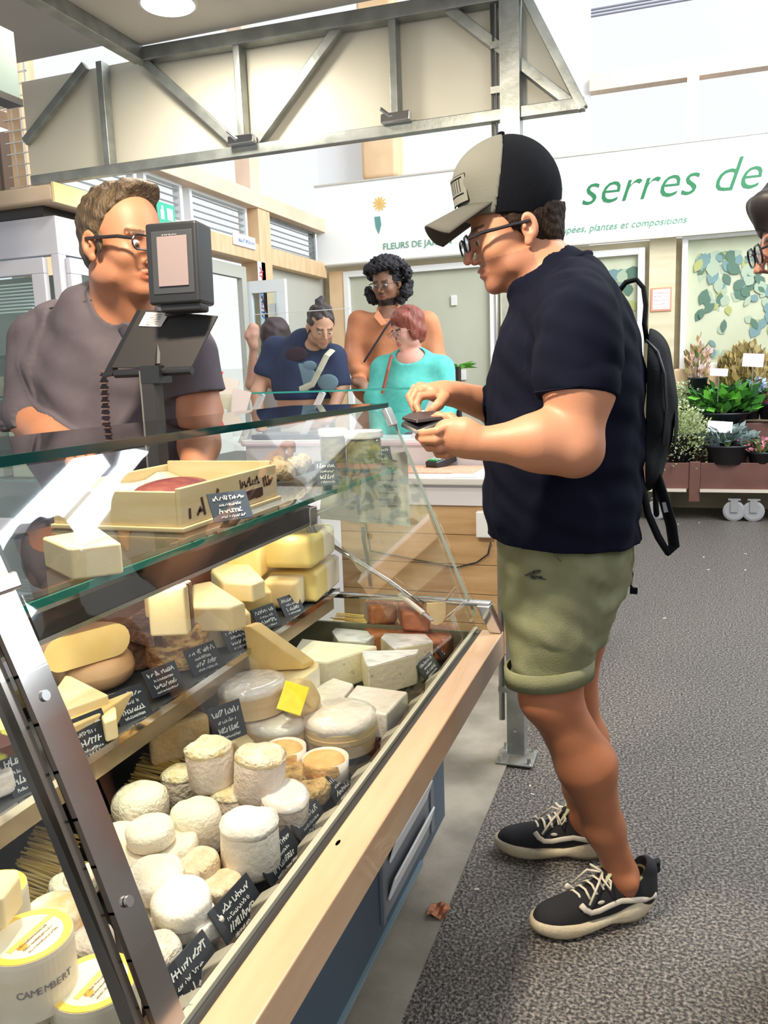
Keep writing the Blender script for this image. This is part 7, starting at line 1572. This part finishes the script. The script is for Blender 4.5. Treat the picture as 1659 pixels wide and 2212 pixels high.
# woman half hidden behind her
hch = Ky(600, 728, 5.35); hfh = frame((.5, .8, -.1))
def hairh(v, P, M, S): v.ell(P(-.018, 0, .030), (.112, .095, .11), .01, M); v.ell(P(-.05, 0, -.06), (.07, .085, .10), .03, M); v.disp(lambda X, Y, Z: .004 * wob(X, Y, Z, 60))
def shh(v): v.chain([Ky(606, 790, 5.35), Ky(606, 900, 5.35)], [.14, .15], .06); v.cone(Ky(575, 785, 5.35), Ky(640, 785, 5.35), .07, .07, .05); return [lambda v: v.plane(Ky(606, 930, 5.35), (0, 0, -1)), lambda v: cutbox(v, (-9, 4, .9), (Ky(575, 800, 5.35).x, 6, 2), Ky(575, 805, 5.3), (-.4, 0, -1))]
simple_person('dark-haired person turned away, mostly hidden behind the woman with the bun', hch.x, 5.38, hch, hfh, .98, (.60, .34, .25), hairh, mat('hair_dark', (.05, .03, .035), .6), shh, mat('top_pale', (.45, .4, .38), .8),
    [([hch + Vector((0, 0, -.07)), Ky(606, 790, 5.35)], [.05, .06]), ([Ky(606, 800, 5.35), Ky(606, 900, 5.35)], [.11, .11]), ([Ky(572, 785, 5.35), Ky(543, 830, 5.28), Ky(548, 745, 5.2)], [.045, .040, .026])] + handpts(Ky(548, 745, 5.2), (.1, -.1, .9)) + [([Ky(640, 785, 5.35), Ky(650, 860, 5.3), Ky(640, 900, 5.2)], [.045, .04, .03])] + legs(hch.x, 5.38, .09, .08),
    low=trousers(hch.x, 5.38, .09), lower_mat=MATS['trousers_grey'], res=.011)
# person cut by the right edge of the picture
hcr = Ky(1760, 512, 1.86); hfr = frame((-.93, -.10, -.25))
def hairr(v, P, M, S):
    v.ell(P(-.016, 0, .038), (.112 * S, .092 * S, .100 * S), .01, M); v.ell(P(.055, 0, .085), (.05, .06, .04), .03, M); v.ell(P(-.05, 0, -.04), (.07 * S, .085 * S, .09 * S), .03, M)
    v.disp(lambda X, Y, Z: .005 * wob(X, Y, Z, 70)); v.ell(P(.11, 0, -.04), (.060 * S, .080 * S, .085 * S), 0, M, 'cut')
xr = hcr.x + .17
def shr(v): v.chain([(xr, 1.9, 1.36), (xr + .01, 1.9, 1.0)], [.13, .14], .06); v.cone((xr, 1.72, 1.36), (xr, 2.08, 1.36), .07, .07, .05); return [lambda v: v.plane((xr, 1.9, .88), (0, 0, -1))]
tr, Pr = simple_person('dark-haired person with glasses cut off by the right picture edge', xr, 1.9, hcr, hfr, 1.0, (.42, .20, .14), hairr, mat('hair_edge', (.018, .014, .014), .5), shr, mat('top_black', (.012, .012, .014), .8),
    [([hcr + hfr @ Vector((-.02, 0, -.06)), (xr, 1.9, 1.42)], [.052, .06]), ([(xr, 1.9, 1.3), (xr, 1.9, .9)], [.11, .11]), ([(xr, 1.70, 1.34), (xr + .02, 1.68, 1.06), (xr + .02, 1.62, .86)], [.05, .045, .03])] + handpts((xr + .02, 1.62, .86), (-.1, 0, -.9)) + [([(xr, 2.1, 1.34), (xr + .02, 2.12, 1.06), (xr + .02, 2.15, .86)], [.05, .045, .03])] + handpts((xr + .02, 2.15, .86), (-.1, 0, -.9)) + legs(xr, 1.9),
    low=trousers(xr, 1.9, .07, .10), lower_mat=mat('trousers_black', (.012, .012, .015), .8), res=.008)
glasses('glasses', Pr, hfr, 1.0, MATS['glasses_black'], tr, w=.028, h=.022, rimr=.002)
